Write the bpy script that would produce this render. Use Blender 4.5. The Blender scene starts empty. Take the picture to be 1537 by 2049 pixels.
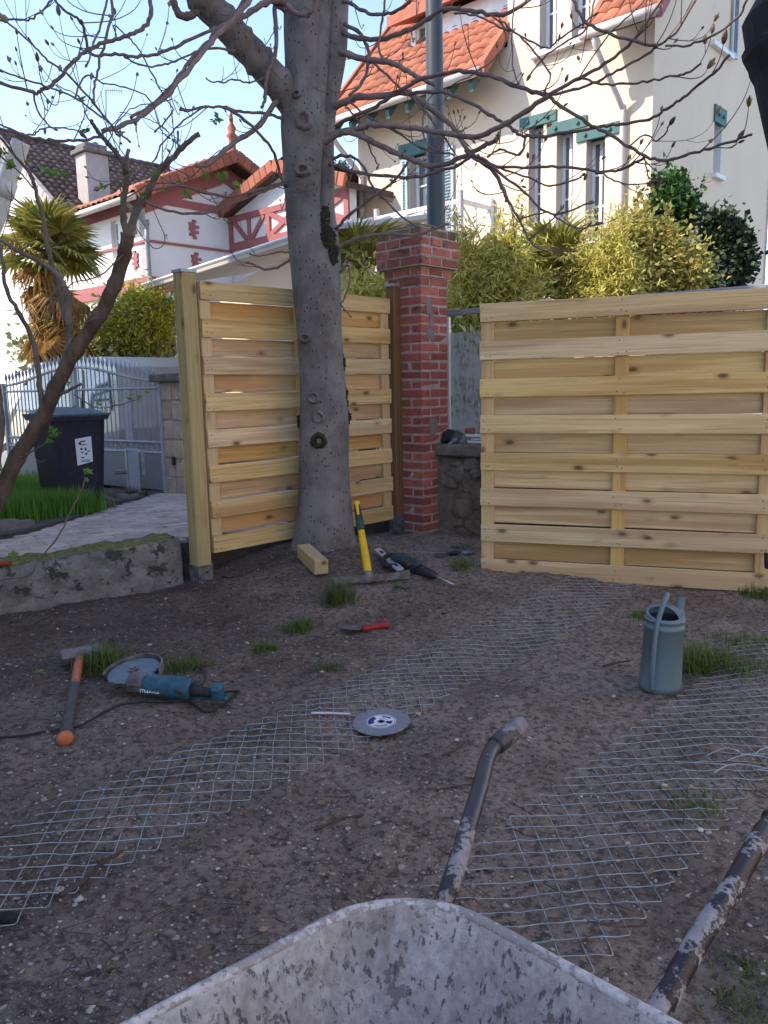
import bpy, math, random
import numpy as np
from mathutils import Vector, Matrix
R = math.radians
scene = bpy.context.scene
col = scene.collection
rng = random.Random(7)
NP = np.random.default_rng(11)

# ------------------------------------------------------------------ camera
F, CX, CY = 1600.0, 768.5, 1024.5
CAMZ = 1.32
RC = (Matrix.Rotation(R(90 - 8.9), 3, 'X') @ Matrix.Rotation(R(-1.2), 3, 'Z'))
cam = bpy.data.cameras.new('camera')
co = bpy.data.objects.new('camera', cam)
col.objects.link(co)
co.matrix_world = Matrix.Translation((0, 0, CAMZ)) @ RC.to_4x4()
cam.sensor_fit = 'VERTICAL'
cam.sensor_height = 36.0
cam.lens = F / 2049 * 36
cam.clip_start = 0.05
cam.clip_end = 2000
scene.camera = co

# ------------------------------------------------------------------ sky, sun, exposure
SUN_EL = 41.0
to_sun = Vector((-0.965 * math.cos(R(SUN_EL)), -0.262 * math.cos(R(SUN_EL)), math.sin(R(SUN_EL)))).normalized()
world = bpy.data.worlds.new('World')
scene.world = world
world.use_nodes = True
wn = world.node_tree
bg = wn.nodes['Background']
sky = wn.nodes.new('ShaderNodeTexSky')
sky.sky_type = 'NISHITA'
sky.sun_disc = False
sky.sun_elevation = R(SUN_EL)
sky.sun_rotation = math.atan2(to_sun.x, to_sun.y)
sky.altitude = 50
sky.air_density = .9
sky.dust_density = .25
sky.ozone_density = 3.2
wn.links.new(sky.outputs[0], bg.inputs[0])
bg.inputs[1].default_value = 0.15
sl = bpy.data.lights.new('sun', 'SUN')
sl.energy = 2.1
sl.angle = R(0.5)
sl.color = (1.0, 0.95, 0.87)
so = bpy.data.objects.new('sun', sl)
col.objects.link(so)
so.rotation_euler = to_sun.to_track_quat('Z', 'Y').to_euler()
so.location = (-20, -5, 20)
vs = scene.view_settings
vs.view_transform = 'Standard'
vs.look = 'None'
vs.gamma = 1
vs.use_curve_mapping = False
vs.exposure = 1.72
vs.use_white_balance = True
vs.white_balance_temperature = 7300
vs.white_balance_tint = 17

# ------------------------------------------------------------------ ray helpers: real distances along a line of sight
def ray(px, py):
    return RC @ Vector(((px - CX) / F, -(py - CY) / F, -1.0))
def at(px, py, Y):
    d = ray(px, py)
    return Vector((0, 0, CAMZ)) + d * (Y / d.y)
def on(px, py, z=0.0):
    d = ray(px, py)
    return Vector((0, 0, CAMZ)) + d * ((z - CAMZ) / d.z)
def onplane(px, py, P, n):
    d = ray(px, py)
    o = Vector((0, 0, CAMZ))
    return o + d * ((P - o).dot(n) / d.dot(n))

# ------------------------------------------------------------------ mesh helpers
class MB:
    def __init__(s):
        s.v = []; s.f = []; s.m = []
    def add(s, vs, fs, mi=0):
        b = len(s.v)
        s.v += [Vector(x) for x in vs]
        for f in fs:
            s.f.append([b + i for i in f]); s.m.append(mi)
        return s
    def box(s, c, size, rot=None, mi=0, jit=0.0, taper=1.0):
        hx, hy, hz = size[0] / 2, size[1] / 2, size[2] / 2
        vs = []
        for z in (-1, 1):
            k = taper if z > 0 else 1.0
            for x, y in ((-1, -1), (1, -1), (1, 1), (-1, 1)):
                p = Vector((x * hx * k, y * hy * k, z * hz))
                if jit: p += Vector((rng.uniform(-jit, jit), rng.uniform(-jit, jit), rng.uniform(-jit, jit)))
                if rot is not None: p = rot @ p
                vs.append(p + Vector(c))
        return s.add(vs, [(3, 2, 1, 0), (4, 5, 6, 7), (0, 1, 5, 4), (1, 2, 6, 5), (2, 3, 7, 6), (3, 0, 4, 7)], mi)
    def bbox(s, c, size, rot=None, bev=0.004, mi=0):
        # box with chamfered edges
        hx, hy, hz = [q / 2 for q in size]
        b = min(bev, hx * .9, hy * .9, hz * .9)
        vs = []; idx = {}
        for sx in (-1, 1):
            for sy in (-1, 1):
                for sz in (-1, 1):
                    for ax in range(3):
                        p = [sx * hx, sy * hy, sz * hz]
                        for k, sg in enumerate((sx, sy, sz)):
                            if k != ax: p[k] -= sg * b
                        # vertex lying on face whose normal is ax
                        q = Vector(p)
                        if rot is not None: q = rot @ q
                        idx[(sx, sy, sz, ax)] = len(vs)
                        vs.append(q + Vector(c))
        fs = []
        I = idx
        def q4(*k): fs.append(k)
        for sg in (-1, 1):
            a = [I[(sg, -1, -1, 0)], I[(sg, 1, -1, 0)], I[(sg, 1, 1, 0)], I[(sg, -1, 1, 0)]]
            fs.append(a if sg > 0 else a[::-1])
            a = [I[(-1, sg, -1, 1)], I[(1, sg, -1, 1)], I[(1, sg, 1, 1)], I[(-1, sg, 1, 1)]]
            fs.append(a[::-1] if sg > 0 else a)
            a = [I[(-1, -1, sg, 2)], I[(1, -1, sg, 2)], I[(1, 1, sg, 2)], I[(-1, 1, sg, 2)]]
            fs.append(a if sg > 0 else a[::-1])
        for s1 in (-1, 1):
            for s2 in (-1, 1):
                fs.append([I[(s1, s2, -1, 0)], I[(s1, s2, 1, 0)], I[(s1, s2, 1, 1)], I[(s1, s2, -1, 1)]])
                fs.append([I[(s1, -1, s2, 0)], I[(s1, 1, s2, 0)], I[(s1, 1, s2, 2)], I[(s1, -1, s2, 2)]])
                fs.append([I[(-1, s1, s2, 1)], I[(1, s1, s2, 1)], I[(1, s1, s2, 2)], I[(-1, s1, s2, 2)]])
                for s3 in (-1, 1):
                    fs.append([I[(s1, s2, s3, 0)], I[(s1, s2, s3, 1)], I[(s1, s2, s3, 2)]])
        return s.add(vs, fs, mi)
    def tube(s, pts, rad, seg=8, caps=True, mi=0, noise=0.0, sq=1.0):
        pts = [Vector(p) for p in pts]
        n = len(pts)
        if not isinstance(rad, (list, tuple)): rad = [rad] * n
        t0 = (pts[1] - pts[0]).normalized()
        up = Vector((0, 0, 1)) if abs(t0.z) < .9 else Vector((1, 0, 0))
        x = t0.cross(up).normalized()
        vs = []; fs = []
        for i, p in enumerate(pts):
            t = (pts[min(i + 1, n - 1)] - pts[max(i - 1, 0)])
            if t.length < 1e-9: t = t0
            t.normalize()
            x = x - t * x.dot(t)
            if x.length < 1e-6: x = t.orthogonal()
            x.normalize()
            y = t.cross(x)
            for k in range(seg):
                a = 2 * math.pi * k / seg
                r = rad[i] * (1 + (rng.uniform(-noise, noise) if noise else 0))
                vs.append(p + x * (math.cos(a) * r) + y * (math.sin(a) * r * sq))
        for i in range(n - 1):
            for k in range(seg):
                k2 = (k + 1) % seg
                fs.append((i * seg + k, i * seg + k2, (i + 1) * seg + k2, (i + 1) * seg + k))
        if caps:
            fs.append(tuple(range(seg))[::-1])
            fs.append(tuple((n - 1) * seg + k for k in range(seg)))
        return s.add(vs, fs, mi)
    def lathe(s, prof, M, seg=24, mi=0, close=False):
        # prof: (r, z) pairs about local z
        vs = []; fs = []
        n = len(prof)
        for r, z in prof:
            for k in range(seg):
                a = 2 * math.pi * k / seg
                vs.append(M @ Vector((r * math.cos(a), r * math.sin(a), z)))
        for i in range(n - 1):
            for k in range(seg):
                k2 = (k + 1) % seg
                fs.append((i * seg + k, i * seg + k2, (i + 1) * seg + k2, (i + 1) * seg + k))
        if close:
            fs.append(tuple(range(seg))[::-1]); fs.append(tuple((n - 1) * seg + k for k in range(seg)))
        return s.add(vs, fs, mi)
    def prism(s, poly, d, mi=0):
        n = len(poly)
        poly = [Vector(p) for p in poly]; d = Vector(d)
        vs = poly + [p + d for p in poly]
        fs = [tuple(range(n))[::-1], tuple(range(n, 2 * n))]
        for i in range(n):
            j = (i + 1) % n
            fs.append((i, j, n + j, n + i))
        return s.add(vs, fs, mi)
    def blob(s, c, size, sub=2, amp=.15, rot=None, mi=0, seed=0):
        V, FC = ICO[sub]
        r = random.Random(seed)
        ks = [(Vector((r.uniform(-3, 3), r.uniform(-3, 3), r.uniform(-3, 3))), r.uniform(0, 6)) for _ in range(5)]
        vs = []
        for p in V:
            k = 1 + amp * sum(math.sin(q.dot(p) + ph) for q, ph in ks) / 2.5
            q = Vector((p.x * size[0], p.y * size[1], p.z * size[2])) * k
            if rot is not None: q = rot @ q
            vs.append(q + Vector(c))
        return s.add(vs, FC, mi)

def ico(sub):
    t = (1 + 5 ** .5) / 2
    V = [Vector(p).normalized() for p in ((-1, t, 0), (1, t, 0), (-1, -t, 0), (1, -t, 0), (0, -1, t), (0, 1, t), (0, -1, -t), (0, 1, -t), (t, 0, -1), (t, 0, 1), (-t, 0, -1), (-t, 0, 1))]
    FC = [(0, 11, 5), (0, 5, 1), (0, 1, 7), (0, 7, 10), (0, 10, 11), (1, 5, 9), (5, 11, 4), (11, 10, 2), (10, 7, 6), (7, 1, 8), (3, 9, 4), (3, 4, 2), (3, 2, 6), (3, 6, 8), (3, 8, 9), (4, 9, 5), (2, 4, 11), (6, 2, 10), (8, 6, 7), (9, 8, 1)]
    for _ in range(sub):
        mid = {}; nf = []
        def m(a, b):
            k = (min(a, b), max(a, b))
            if k not in mid:
                mid[k] = len(V); V.append(((V[a] + V[b]) / 2).normalized())
            return mid[k]
        for a, b, c in FC:
            ab, bc, ca = m(a, b), m(b, c), m(c, a)
            nf += [(a, ab, ca), (b, bc, ab), (c, ca, bc), (ab, bc, ca)]
        FC = nf
    return V, FC
ICO = {i: ico(i) for i in range(4)}

def mesh_from(name, mb, mats, off=Vector((0, 0, 0)), smooth=False):
    me = bpy.data.meshes.new(name)
    me.from_pydata([tuple(p - off) for p in mb.v], [], mb.f)
    if not isinstance(mats, (list, tuple)): mats = [mats]
    for m in mats: me.materials.append(m)
    if len(mats) > 1: me.polygons.foreach_set('material_index', mb.m)
    if smooth: me.polygons.foreach_set('use_smooth', [True] * len(me.polygons))
    me.update()
    return me
WL = {}
def tag(o, label=None, cat=None, group=None, kind=None):
    if label: o['label'] = label
    if cat: o['category'] = cat
    if group: o['group'] = group
    if kind: o['kind'] = kind
    return o
def ob(name, mb, mats, parent=None, loc=None, label=None, cat=None, group=None, kind=None, smooth=False, local=False):
    if local: off = Vector((0, 0, 0))
    elif parent is not None: off = WL[parent.name]
    elif loc is not None: off = Vector(loc)
    else:
        xs = [p.x for p in mb.v]; ys = [p.y for p in mb.v]; zs = [p.z for p in mb.v]
        off = Vector(((min(xs) + max(xs)) / 2, (min(ys) + max(ys)) / 2, min(zs)))
    me = mesh_from(name, mb, mats, off, smooth)
    o = bpy.data.objects.new(name, me)
    col.objects.link(o)
    if parent is not None: o.parent = parent
    elif not local: o.location = off
    WL[o.name] = off.copy()
    return tag(o, label, cat, group, kind)
def inst(name, me, parent, loc, rz=0.0, rot=None, scale=None):
    o = bpy.data.objects.new(name, me)
    col.objects.link(o)
    o.parent = parent
    o.location = loc
    if rot is not None: o.rotation_euler = rot
    else: o.rotation_euler = (0, 0, rz)
    if scale is not None: o.scale = scale
    return o
def empty(name, loc, label=None, cat=None, group=None, rz=0.0, kind=None):
    o = bpy.data.objects.new(name, None)
    col.objects.link(o)
    o.location = loc
    o.rotation_euler = (0, 0, rz)
    o.empty_display_size = .1
    WL[o.name] = Vector(loc)
    return tag(o, label, cat, group, kind)
def np_mesh(name, V, Fc, mats, smooth=False):
    me = bpy.data.meshes.new(name)
    V = np.asarray(V, dtype=np.float32); Fc = np.asarray(Fc, dtype=np.int32)
    me.vertices.add(len(V)); me.vertices.foreach_set('co', V.ravel())
    k = Fc.shape[1]
    me.loops.add(Fc.size); me.loops.foreach_set('vertex_index', Fc.ravel())
    me.polygons.add(len(Fc))
    me.polygons.foreach_set('loop_start', np.arange(0, Fc.size, k, dtype=np.int32))
    me.polygons.foreach_set('loop_total', np.full(len(Fc), k, dtype=np.int32))
    if smooth: me.polygons.foreach_set('use_smooth', np.ones(len(Fc), dtype=bool))
    for m in (mats if isinstance(mats, (list, tuple)) else [mats]): me.materials.append(m)
    me.update(calc_edges=True); me.validate()
    return me
def link_mesh(name, me, parent=None, loc=(0, 0, 0)):
    o = bpy.data.objects.new(name, me); col.objects.link(o)
    o.location = loc
    if parent is not None: o.parent = parent
    return o
def spline(pts, n=6):
    # Catmull-Rom through points (Vectors) or tuples
    P = [Vector(p) for p in pts]
    if len(P) < 3: return [P[0].lerp(P[1], i / n) for i in range(n + 1)]
    out = []
    for i in range(len(P) - 1):
        p0 = P[max(i - 1, 0)]; p1 = P[i]; p2 = P[i + 1]; p3 = P[min(i + 2, len(P) - 1)]
        for k in range(n):
            t = k / n
            out.append(.5 * ((2 * p1) + (p2 - p0) * t + (2 * p0 - 5 * p1 + 4 * p2 - p3) * t * t + (3 * p1 - p0 - 3 * p2 + p3) * t ** 3))
    out.append(P[-1])
    return out
def frame(x, z):
    x = Vector(x).normalized(); z = Vector(z)
    y = z.cross(x).normalized(); z = x.cross(y)
    return Matrix((x, y, z)).transposed()
def M4(rot, loc): return Matrix.Translation(Vector(loc)) @ rot.to_4x4()

# ------------------------------------------------------------------ materials
def newmat(name):
    m = bpy.data.materials.new(name); m.use_nodes = True
    nt = m.node_tree
    return m, nt, nt.nodes['Principled BSDF']
def nd(nt, t, **kw):
    n = nt.nodes.new(t)
    for k, v in kw.items():
        if k.startswith('_'): setattr(n, k[1:], v)
        else:
            key = int(k[1:]) if k[0] == 'i' and k[1:].isdigit() else k.replace('_', ' ')
            s = n.inputs[key]
            if hasattr(v, 'is_linked'): nt.links.new(v, s)
            else: s.default_value = v
    return n
def c4(c): return (c[0], c[1], c[2], 1)
def ramp(nt, fac, stops):
    n = nt.nodes.new('ShaderNodeValToRGB')
    nt.links.new(fac, n.inputs[0])
    el = n.color_ramp.elements
    while len(el) < len(stops): el.new(.5)
    for e, (p, c) in zip(el, stops):
        e.position = p; e.color = c4(c) if len(c) == 3 else c
    return n.outputs[0]
def mix(nt, fac, a, b, mode='MIX'):
    n = nt.nodes.new('ShaderNodeMix'); n.data_type = 'RGBA'; n.blend_type = mode
    for s, v in ((n.inputs[0], fac), (n.inputs[6], a), (n.inputs[7], b)):
        if hasattr(v, 'is_linked'): nt.links.new(v, s)
        else: s.default_value = c4(v) if isinstance(v, tuple) and len(v) == 3 else v
    return n.outputs[2]
def math_(nt, op, a, b=0.0, clamp=False):
    n = nt.nodes.new('ShaderNodeMath'); n.operation = op; n.use_clamp = clamp
    for s, v in ((n.inputs[0], a), (n.inputs[1], b)):
        if hasattr(v, 'is_linked'): nt.links.new(v, s)
        else: s.default_value = v
    return n.outputs[0]
def coords(nt, scale=(1, 1, 1), world=False, randoff=0.0):
    if world: o = nd(nt, 'ShaderNodeNewGeometry').outputs['Position']
    else: o = nd(nt, 'ShaderNodeTexCoord').outputs['Object']
    mp = nt.nodes.new('ShaderNodeMapping'); mp.inputs['Scale'].default_value = scale
    nt.links.new(o, mp.inputs[0])
    if randoff:
        oi = nd(nt, 'ShaderNodeObjectInfo').outputs['Random']
        cb = nd(nt, 'ShaderNodeCombineXYZ', X=math_(nt, 'MULTIPLY', oi, randoff), Y=math_(nt, 'MULTIPLY', oi, randoff * .37), Z=math_(nt, 'MULTIPLY', oi, randoff * .71))
        nt.links.new(cb.outputs[0], mp.inputs['Location'])
    return mp.outputs[0]
def noise(nt, vec, scale, detail=5, rough=.6, dist=0.0):
    n = nd(nt, 'ShaderNodeTexNoise', Vector=vec, Scale=scale, Detail=detail, Roughness=rough, Distortion=dist)
    return n.outputs['Fac']
def bump(nt, h, strength=.3, dist=.01, prev=None):
    n = nd(nt, 'ShaderNodeBump', Strength=strength, Distance=dist, Height=h)
    if prev is not None: nt.links.new(prev, n.inputs['Normal'])
    return n.outputs[0]
def setb(nt, b, color=None, rough=None, normal=None, metal=None, spec=None):
    for k, v in (('Base Color', color), ('Roughness', rough), ('Normal', normal), ('Metallic', metal), ('Specular IOR Level', spec)):
        if v is None: continue
        if hasattr(v, 'is_linked'): nt.links.new(v, b.inputs[k])
        else: b.inputs[k].default_value = c4(v) if isinstance(v, tuple) and len(v) == 3 else v
def mk(name, c1, c2=None, scale=6, rough=.8, bmp=.25, bscale=60, bdist=.004, metal=0.0, rnd=0.0, stretch=(1, 1, 1), spots=None, world=False, island=0.0, spec=.35, lo=.35, hi=.65):
    m, nt, b = newmat(name)
    v = coords(nt, stretch, world, 9.0 if rnd else 0.0)
    c2 = c2 or tuple(x * .8 for x in c1)
    c = ramp(nt, noise(nt, v, scale, 6), [(lo, c1), (hi, c2)])
    if spots:
        sc, scale2, th = spots
        k = ramp(nt, noise(nt, v, scale2, 4, .65), [(th, (0, 0, 0)), (min(th + .06, 1), (1, 1, 1))])
        c = mix(nt, k, c, sc)
    if rnd or island:
        src = nd(nt, 'ShaderNodeObjectInfo').outputs['Random'] if rnd else nd(nt, 'ShaderNodeNewGeometry').outputs['Random Per Island']
        a = rnd or island
        hs = nd(nt, 'ShaderNodeHueSaturation', Color=c, Value=nd(nt, 'ShaderNodeMapRange', Value=src, To_Min=1 - a, To_Max=1 + a).outputs[0])
        c = hs.outputs[0]
    setb(nt, b, c, rough, None, metal, spec)
    if bmp:
        setb(nt, b, normal=bump(nt, noise(nt, v, bscale, 6, .65), bmp, bdist))
    return m

def wood(name, light, dark, heart, knot=(.12, .065, .03), axis=0):
    m, nt, b = newmat(name)
    ks = [7.0, 7.0, 7.0]; ks[axis] = 1.6
    v = coords(nt, (1, 1, 1), False, 40.0)
    mp = nd(nt, 'ShaderNodeMapping', Vector=v, Scale=tuple(9.0 if i != axis else .5 for i in range(3)))
    warp = noise(nt, mp.outputs[0], 1.0, 3, .5)
    mg = nd(nt, 'ShaderNodeMapping', Vector=v, Scale=tuple(26.0 if i != axis else .7 for i in range(3)))
    grain = noise(nt, mg.outputs[0], 2.2, 5, .62, 1.2)
    c = ramp(nt, grain, [(.3, dark), (.62, light)])
    hf = ramp(nt, warp, [(.5, (0, 0, 0)), (.6, (1, 1, 1))])
    c = mix(nt, math_(nt, 'MULTIPLY', hf, .75), c, heart)
    ml = nd(nt, 'ShaderNodeMapping', Vector=v, Scale=tuple(75.0 if i != axis else 1.1 for i in range(3)))
    ln = ramp(nt, noise(nt, ml.outputs[0], 1.0, 3, .5, .4), [(.60, (0, 0, 0)), (.70, (.55, .55, .55))])
    c = mix(nt, ln, c, tuple(x * .5 for x in dark))
    mv = nd(nt, 'ShaderNodeMapping', Vector=v, Scale=tuple(13.0 if i != axis else 6.5 for i in range(3)))
    vo = nd(nt, 'ShaderNodeTexVoronoi', Vector=mv.outputs[0], Scale=1.0, Randomness=1.0)
    sep = nd(nt, 'ShaderNodeSeparateColor', Color=vo.outputs['Color'])
    pick = math_(nt, 'GREATER_THAN', sep.outputs[0], .80)
    kd = ramp(nt, vo.outputs['Distance'], [(.05, (1, 1, 1)), (.17, (.75, .75, .75)), (.23, (.30, .30, .30)), (.42, (0, 0, 0))])
    kf = math_(nt, 'MULTIPLY', kd, pick)
    c = mix(nt, math_(nt, 'MULTIPLY', kf, .95), c, knot)
    oi = nd(nt, 'ShaderNodeObjectInfo').outputs['Random']
    hs = nd(nt, 'ShaderNodeHueSaturation', Color=c, Value=nd(nt, 'ShaderNodeMapRange', Value=oi, To_Min=.82, To_Max=1.13).outputs[0], Saturation=nd(nt, 'ShaderNodeMapRange', Value=math_(nt, 'FRACT', math_(nt, 'MULTIPLY', oi, 7.3)), To_Min=.86, To_Max=1.12).outputs[0], Hue=nd(nt, 'ShaderNodeMapRange', Value=math_(nt, 'FRACT', math_(nt, 'MULTIPLY', oi, 3.7)), To_Min=.495, To_Max=.504).outputs[0])
    setb(nt, b, hs.outputs[0], .72, bump(nt, grain, .25, .003), 0, .25)
    return m

def leafmat(name, c1, c2, trans=.35):
    m, nt, b = newmat(name)
    isl = nd(nt, 'ShaderNodeNewGeometry').outputs['Random Per Island']
    c = ramp(nt, isl, [(0.0, c1), (1.0, c2)])
    setb(nt, b, c, .55, None, 0, .3)
    tr = nd(nt, 'ShaderNodeBsdfTranslucent', Color=c)
    mx = nd(nt, 'ShaderNodeMixShader', Fac=trans)
    nt.links.new(b.outputs[0], mx.inputs[1]); nt.links.new(tr.outputs[0], mx.inputs[2])
    nt.links.new(mx.outputs[0], nt.nodes['Material Output'].inputs[0])
    return m

MAT = {}
MAT['board'] = wood('pine_board', (.74, .535, .275), (.52, .36, .165), (.48, .285, .13))
MAT['backboard'] = wood('pine_board_bounce_tint', (.68, .445, .215), (.50, .30, .13), (.50, .265, .115))  # left panel's back boards: warm bounce light put into the wood colour
MAT['batten'] = wood('pine_batten', (.66, .46, .21), (.52, .345, .15), (.52, .31, .14), axis=2)
MAT['post'] = wood('post_wood', (.40, .325, .17), (.28, .22, .11), (.31, .215, .10), axis=2)
MAT['postdark'] = wood('post_wood_brown', (.22, .125, .062), (.15, .085, .045), (.20, .10, .05), axis=2)
MAT['offcut'] = wood('offcut_wood', (.52, .40, .21), (.42, .31, .15), (.46, .32, .17))
MAT['nail'] = mk('nail', (.06, .045, .035), bmp=0)
MAT['zinc'] = mk('zinc', (.34, .42, .50), (.26, .33, .41), scale=14, rough=.45, bmp=.08, metal=.35)
MAT['anchor'] = mk('galvanised_steel', (.20, .22, .24), (.08, .075, .075), scale=22, rough=.55, metal=.4, bmp=.2)
MAT['brick'] = mk('red_brick', (.39, .105, .08), (.28, .08, .064), scale=22, rough=.9, bmp=.7, bscale=90, rnd=.28, spots=((.18, .065, .055), 16, .62))
MAT['brickcap'] = mk('weathered_brick', (.42, .125, .09), (.25, .10, .075), scale=14, rough=.95, bmp=.8, bscale=80, rnd=.3, spots=((.085, .06, .048), 10, .57))
MAT['brickmoss'] = mk('mossy_brick', (.22, .12, .08), (.13, .09, .06), scale=12, rough=.95, bmp=.8, bscale=80, rnd=.3, spots=((.10, .11, .03), 9, .55))
MAT['mortar'] = mk('mortar', (.44, .34, .30), (.30, .23, .20), scale=18, rough=.95, bmp=.6, bscale=90)
MAT['cement'] = mk('cement_patch', (.20, .18, .165), (.15, .135, .125), scale=18, bmp=.4, rough=.9)
MAT['moss'] = mk('moss', (.19, .195, .05), (.085, .085, .03), scale=26, rough=1, bmp=1, bscale=120, bdist=.01, spots=((.13, .12, .10), 9, .54))
MAT['concrete'] = mk('old_concrete', (.29, .27, .255), (.13, .12, .112), scale=7, rough=.95, bmp=1.0, bscale=30, bdist=.035, spots=((.06, .053, .05), 9, .53))
MAT['coping'] = mk('coping_stone', (.21, .185, .155), (.11, .095, .08), scale=9, rough=.95, bmp=.8, bscale=50, bdist=.008)
MAT['rubble'] = mk('rubble_render', (.24, .18, .135), (.11, .08, .062), scale=5, rough=.95, bmp=1, bscale=22, bdist=.02, spots=((.24, .11, .05), 4.2, .66))
MAT['paver'] = mk('grey_paver', (.50, .425, .365), (.37, .315, .27), scale=7, rough=.9, bmp=.5, bscale=70, rnd=.16, spots=((.17, .155, .14), 9, .62))
MAT['joint'] = mk('paver_joint', (.085, .08, .065), (.055, .05, .045), scale=30, bmp=.5)
MAT['stone'] = mk('pale_stone', (.56, .43, .33), (.42, .32, .245), scale=8, rough=.95, bmp=1, bscale=26, bdist=.012, rnd=.14, spots=((.17, .13, .10), 6, .62))
MAT['stonedark'] = mk('weathered_stone', (.20, .18, .165), (.11, .10, .095), scale=8, rough=.95, bmp=.8, bscale=40, bdist=.008)
MAT['gate'] = mk('gate_grey_paint', (.33, .36, .41), (.25, .28, .33), scale=9, rough=.5, bmp=.05, spec=.5)
MAT['gatedark'] = mk('gate_sheet', (.18, .195, .22), (.15, .165, .19), scale=5, rough=.55, bmp=.05)
MAT['binbody'] = mk('bin_plastic', (.016, .016, .028), (.026, .026, .042), scale=20, rough=.5, bmp=.1, bscale=200)
MAT['binlid'] = mk('bin_lid', (.10, .125, .14), (.06, .075, .085), scale=7, rough=.45, bmp=.1)
MAT['paper'] = mk('paper', (.75, .75, .76), (.68, .68, .7), scale=12, rough=.8, bmp=0)
MAT['ink'] = mk('ink', (.05, .05, .06), bmp=0)
MAT['yellow'] = mk('yellow_fibreglass', (.72, .44, .012), (.62, .36, .01), scale=20, rough=.4, bmp=.05, spots=((.30, .20, .06), 22, .66))
MAT['greenrub'] = mk('green_rubber', (.012, .075, .055), (.02, .05, .04), scale=20, rough=.6, bmp=.1)
MAT['steel'] = mk('worn_steel', (.20, .195, .20), (.085, .072, .066), scale=16, rough=.45, metal=.3, bmp=.3, bscale=80)
MAT['alu'] = mk('aluminium', (.55, .56, .58), (.42, .43, .45), scale=14, rough=.35, metal=.5, bmp=.05)
MAT['lime'] = mk('vial', (.45, .9, .08), bmp=0, rough=.2)
MAT['teal'] = mk('tool_teal', (.012, .05, .06), (.02, .035, .042), scale=22, rough=.5, bmp=.1)
MAT['black'] = mk('black_rubber', (.016, .016, .019), (.028, .027, .028), scale=24, rough=.6, bmp=.15)
MAT['blackcloth'] = mk('black_fabric', (.011, .017, .019), (.018, .025, .028), scale=40, rough=.85, bmp=.3, bscale=200)
MAT['redplastic'] = mk('red_plastic', (.42, .02, .018), (.22, .015, .015), scale=26, rough=.45, bmp=.1)
MAT['blue'] = mk('tool_blue', (.022, .115, .175), (.012, .06, .095), scale=24, rough=.5, bmp=.15, spots=((.11, .10, .095), 18, .62))
MAT['disc'] = mk('disc_blue', (.07, .135, .18), (.14, .18, .215), scale=16, rough=.5, bmp=.1, spots=((.24, .245, .25), 14, .6))
MAT['whitepaint'] = mk('white_print', (.75, .75, .77), bmp=0)
MAT['darkblue'] = mk('blue_print', (.02, .035, .22), bmp=0)
MAT['orange'] = mk('orange_shaft', (.58, .15, .055), (.42, .12, .055), scale=24, rough=.5, bmp=.1, spots=((.18, .11, .08), 16, .6))
MAT['greyrub'] = mk('grey_rubber', (.05, .055, .06), (.085, .085, .085), scale=22, rough=.7, bmp=.2)
MAT['can'] = mk('can_plastic', (.14, .195, .215), (.11, .16, .18), scale=5, rough=.5, bmp=.12, bscale=150, spots=((.16, .20, .21), 14, .66))
MAT['caninside'] = mk('can_inside', (.03, .045, .05), bmp=0)
MAT['lamp'] = mk('lamp_paint', (.055, .072, .085), (.042, .056, .068), scale=5, rough=.45, bmp=.05, stretch=(1, 1, .2))
MAT['wire'] = mk('galvanised_wire', (.40, .46, .48), (.24, .27, .28), scale=20, rough=.45, metal=.45, bmp=0, spots=((.10, .38, .38), 6, .63))
MAT['stick'] = mk('dead_stick', (.085, .06, .045), (.05, .036, .03), scale=30, rough=.9, bmp=.6, bscale=100)
MAT['tyre'] = mk('tyre', (.02, .02, .021), bmp=.2)
MAT['rail'] = mk('grey_rail', (.30, .32, .34), (.22, .23, .24), scale=8, rough=.5, bmp=.1, metal=.2)
# wheelbarrow: painted steel, caked with cement
def caked(name, base, cake, base2, scale, th, fade=0.0):
    m, nt, b = newmat(name)
    v = coords(nt)
    n1 = noise(nt, v, scale, 9, .68)
    n2 = noise(nt, v, scale * 6, 6, .7)
    f = math_(nt, 'ADD', math_(nt, 'MULTIPLY', n1, .75), math_(nt, 'MULTIPLY', n2, .25))
    if fade:
        sy = nd(nt, 'ShaderNodeSeparateXYZ', Vector=v).outputs[1]
        f = math_(nt, 'ADD', f, math_(nt, 'MULTIPLY', math_(nt, 'SUBTRACT', .62, sy), fade))
    k = ramp(nt, f, [(th - .012, (0, 0, 0)), (th + .012, (1, 1, 1))])
    bc = mix(nt, noise(nt, v, scale * 2.2, 6), base, base2)
    cc = ramp(nt, noise(nt, v, scale * 2.8, 8, .7), [(.35, tuple(x * .6 for x in cake)), (.62, cake)])
    c = mix(nt, k, bc, cc)
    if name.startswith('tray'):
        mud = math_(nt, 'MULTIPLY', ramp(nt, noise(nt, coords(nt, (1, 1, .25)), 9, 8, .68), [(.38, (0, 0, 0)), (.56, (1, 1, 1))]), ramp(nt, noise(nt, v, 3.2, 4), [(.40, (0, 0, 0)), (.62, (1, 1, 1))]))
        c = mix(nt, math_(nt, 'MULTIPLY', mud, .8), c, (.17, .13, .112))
        sc_ = ramp(nt, noise(nt, coords(nt, (1, 1, .25)), 95, 5, .6), [(.585, (0, 0, 0)), (.63, (1, 1, 1))])
        c = mix(nt, math_(nt, 'MULTIPLY', sc_, .8), c, (.06, .055, .065))
    setb(nt, b, c, nd(nt, 'ShaderNodeMapRange', Value=k, To_Min=.35, To_Max=.92).outputs[0], bump(nt, math_(nt, 'ADD', k, math_(nt, 'MULTIPLY', n2, .7)), .5, .003), 0, .4)
    return m
MAT['handle'] = caked('painted_tube_with_cement', (.011, .0105, .017), (.36, .34, .345), (.024, .02, .024), 15, .535, .22)
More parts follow.
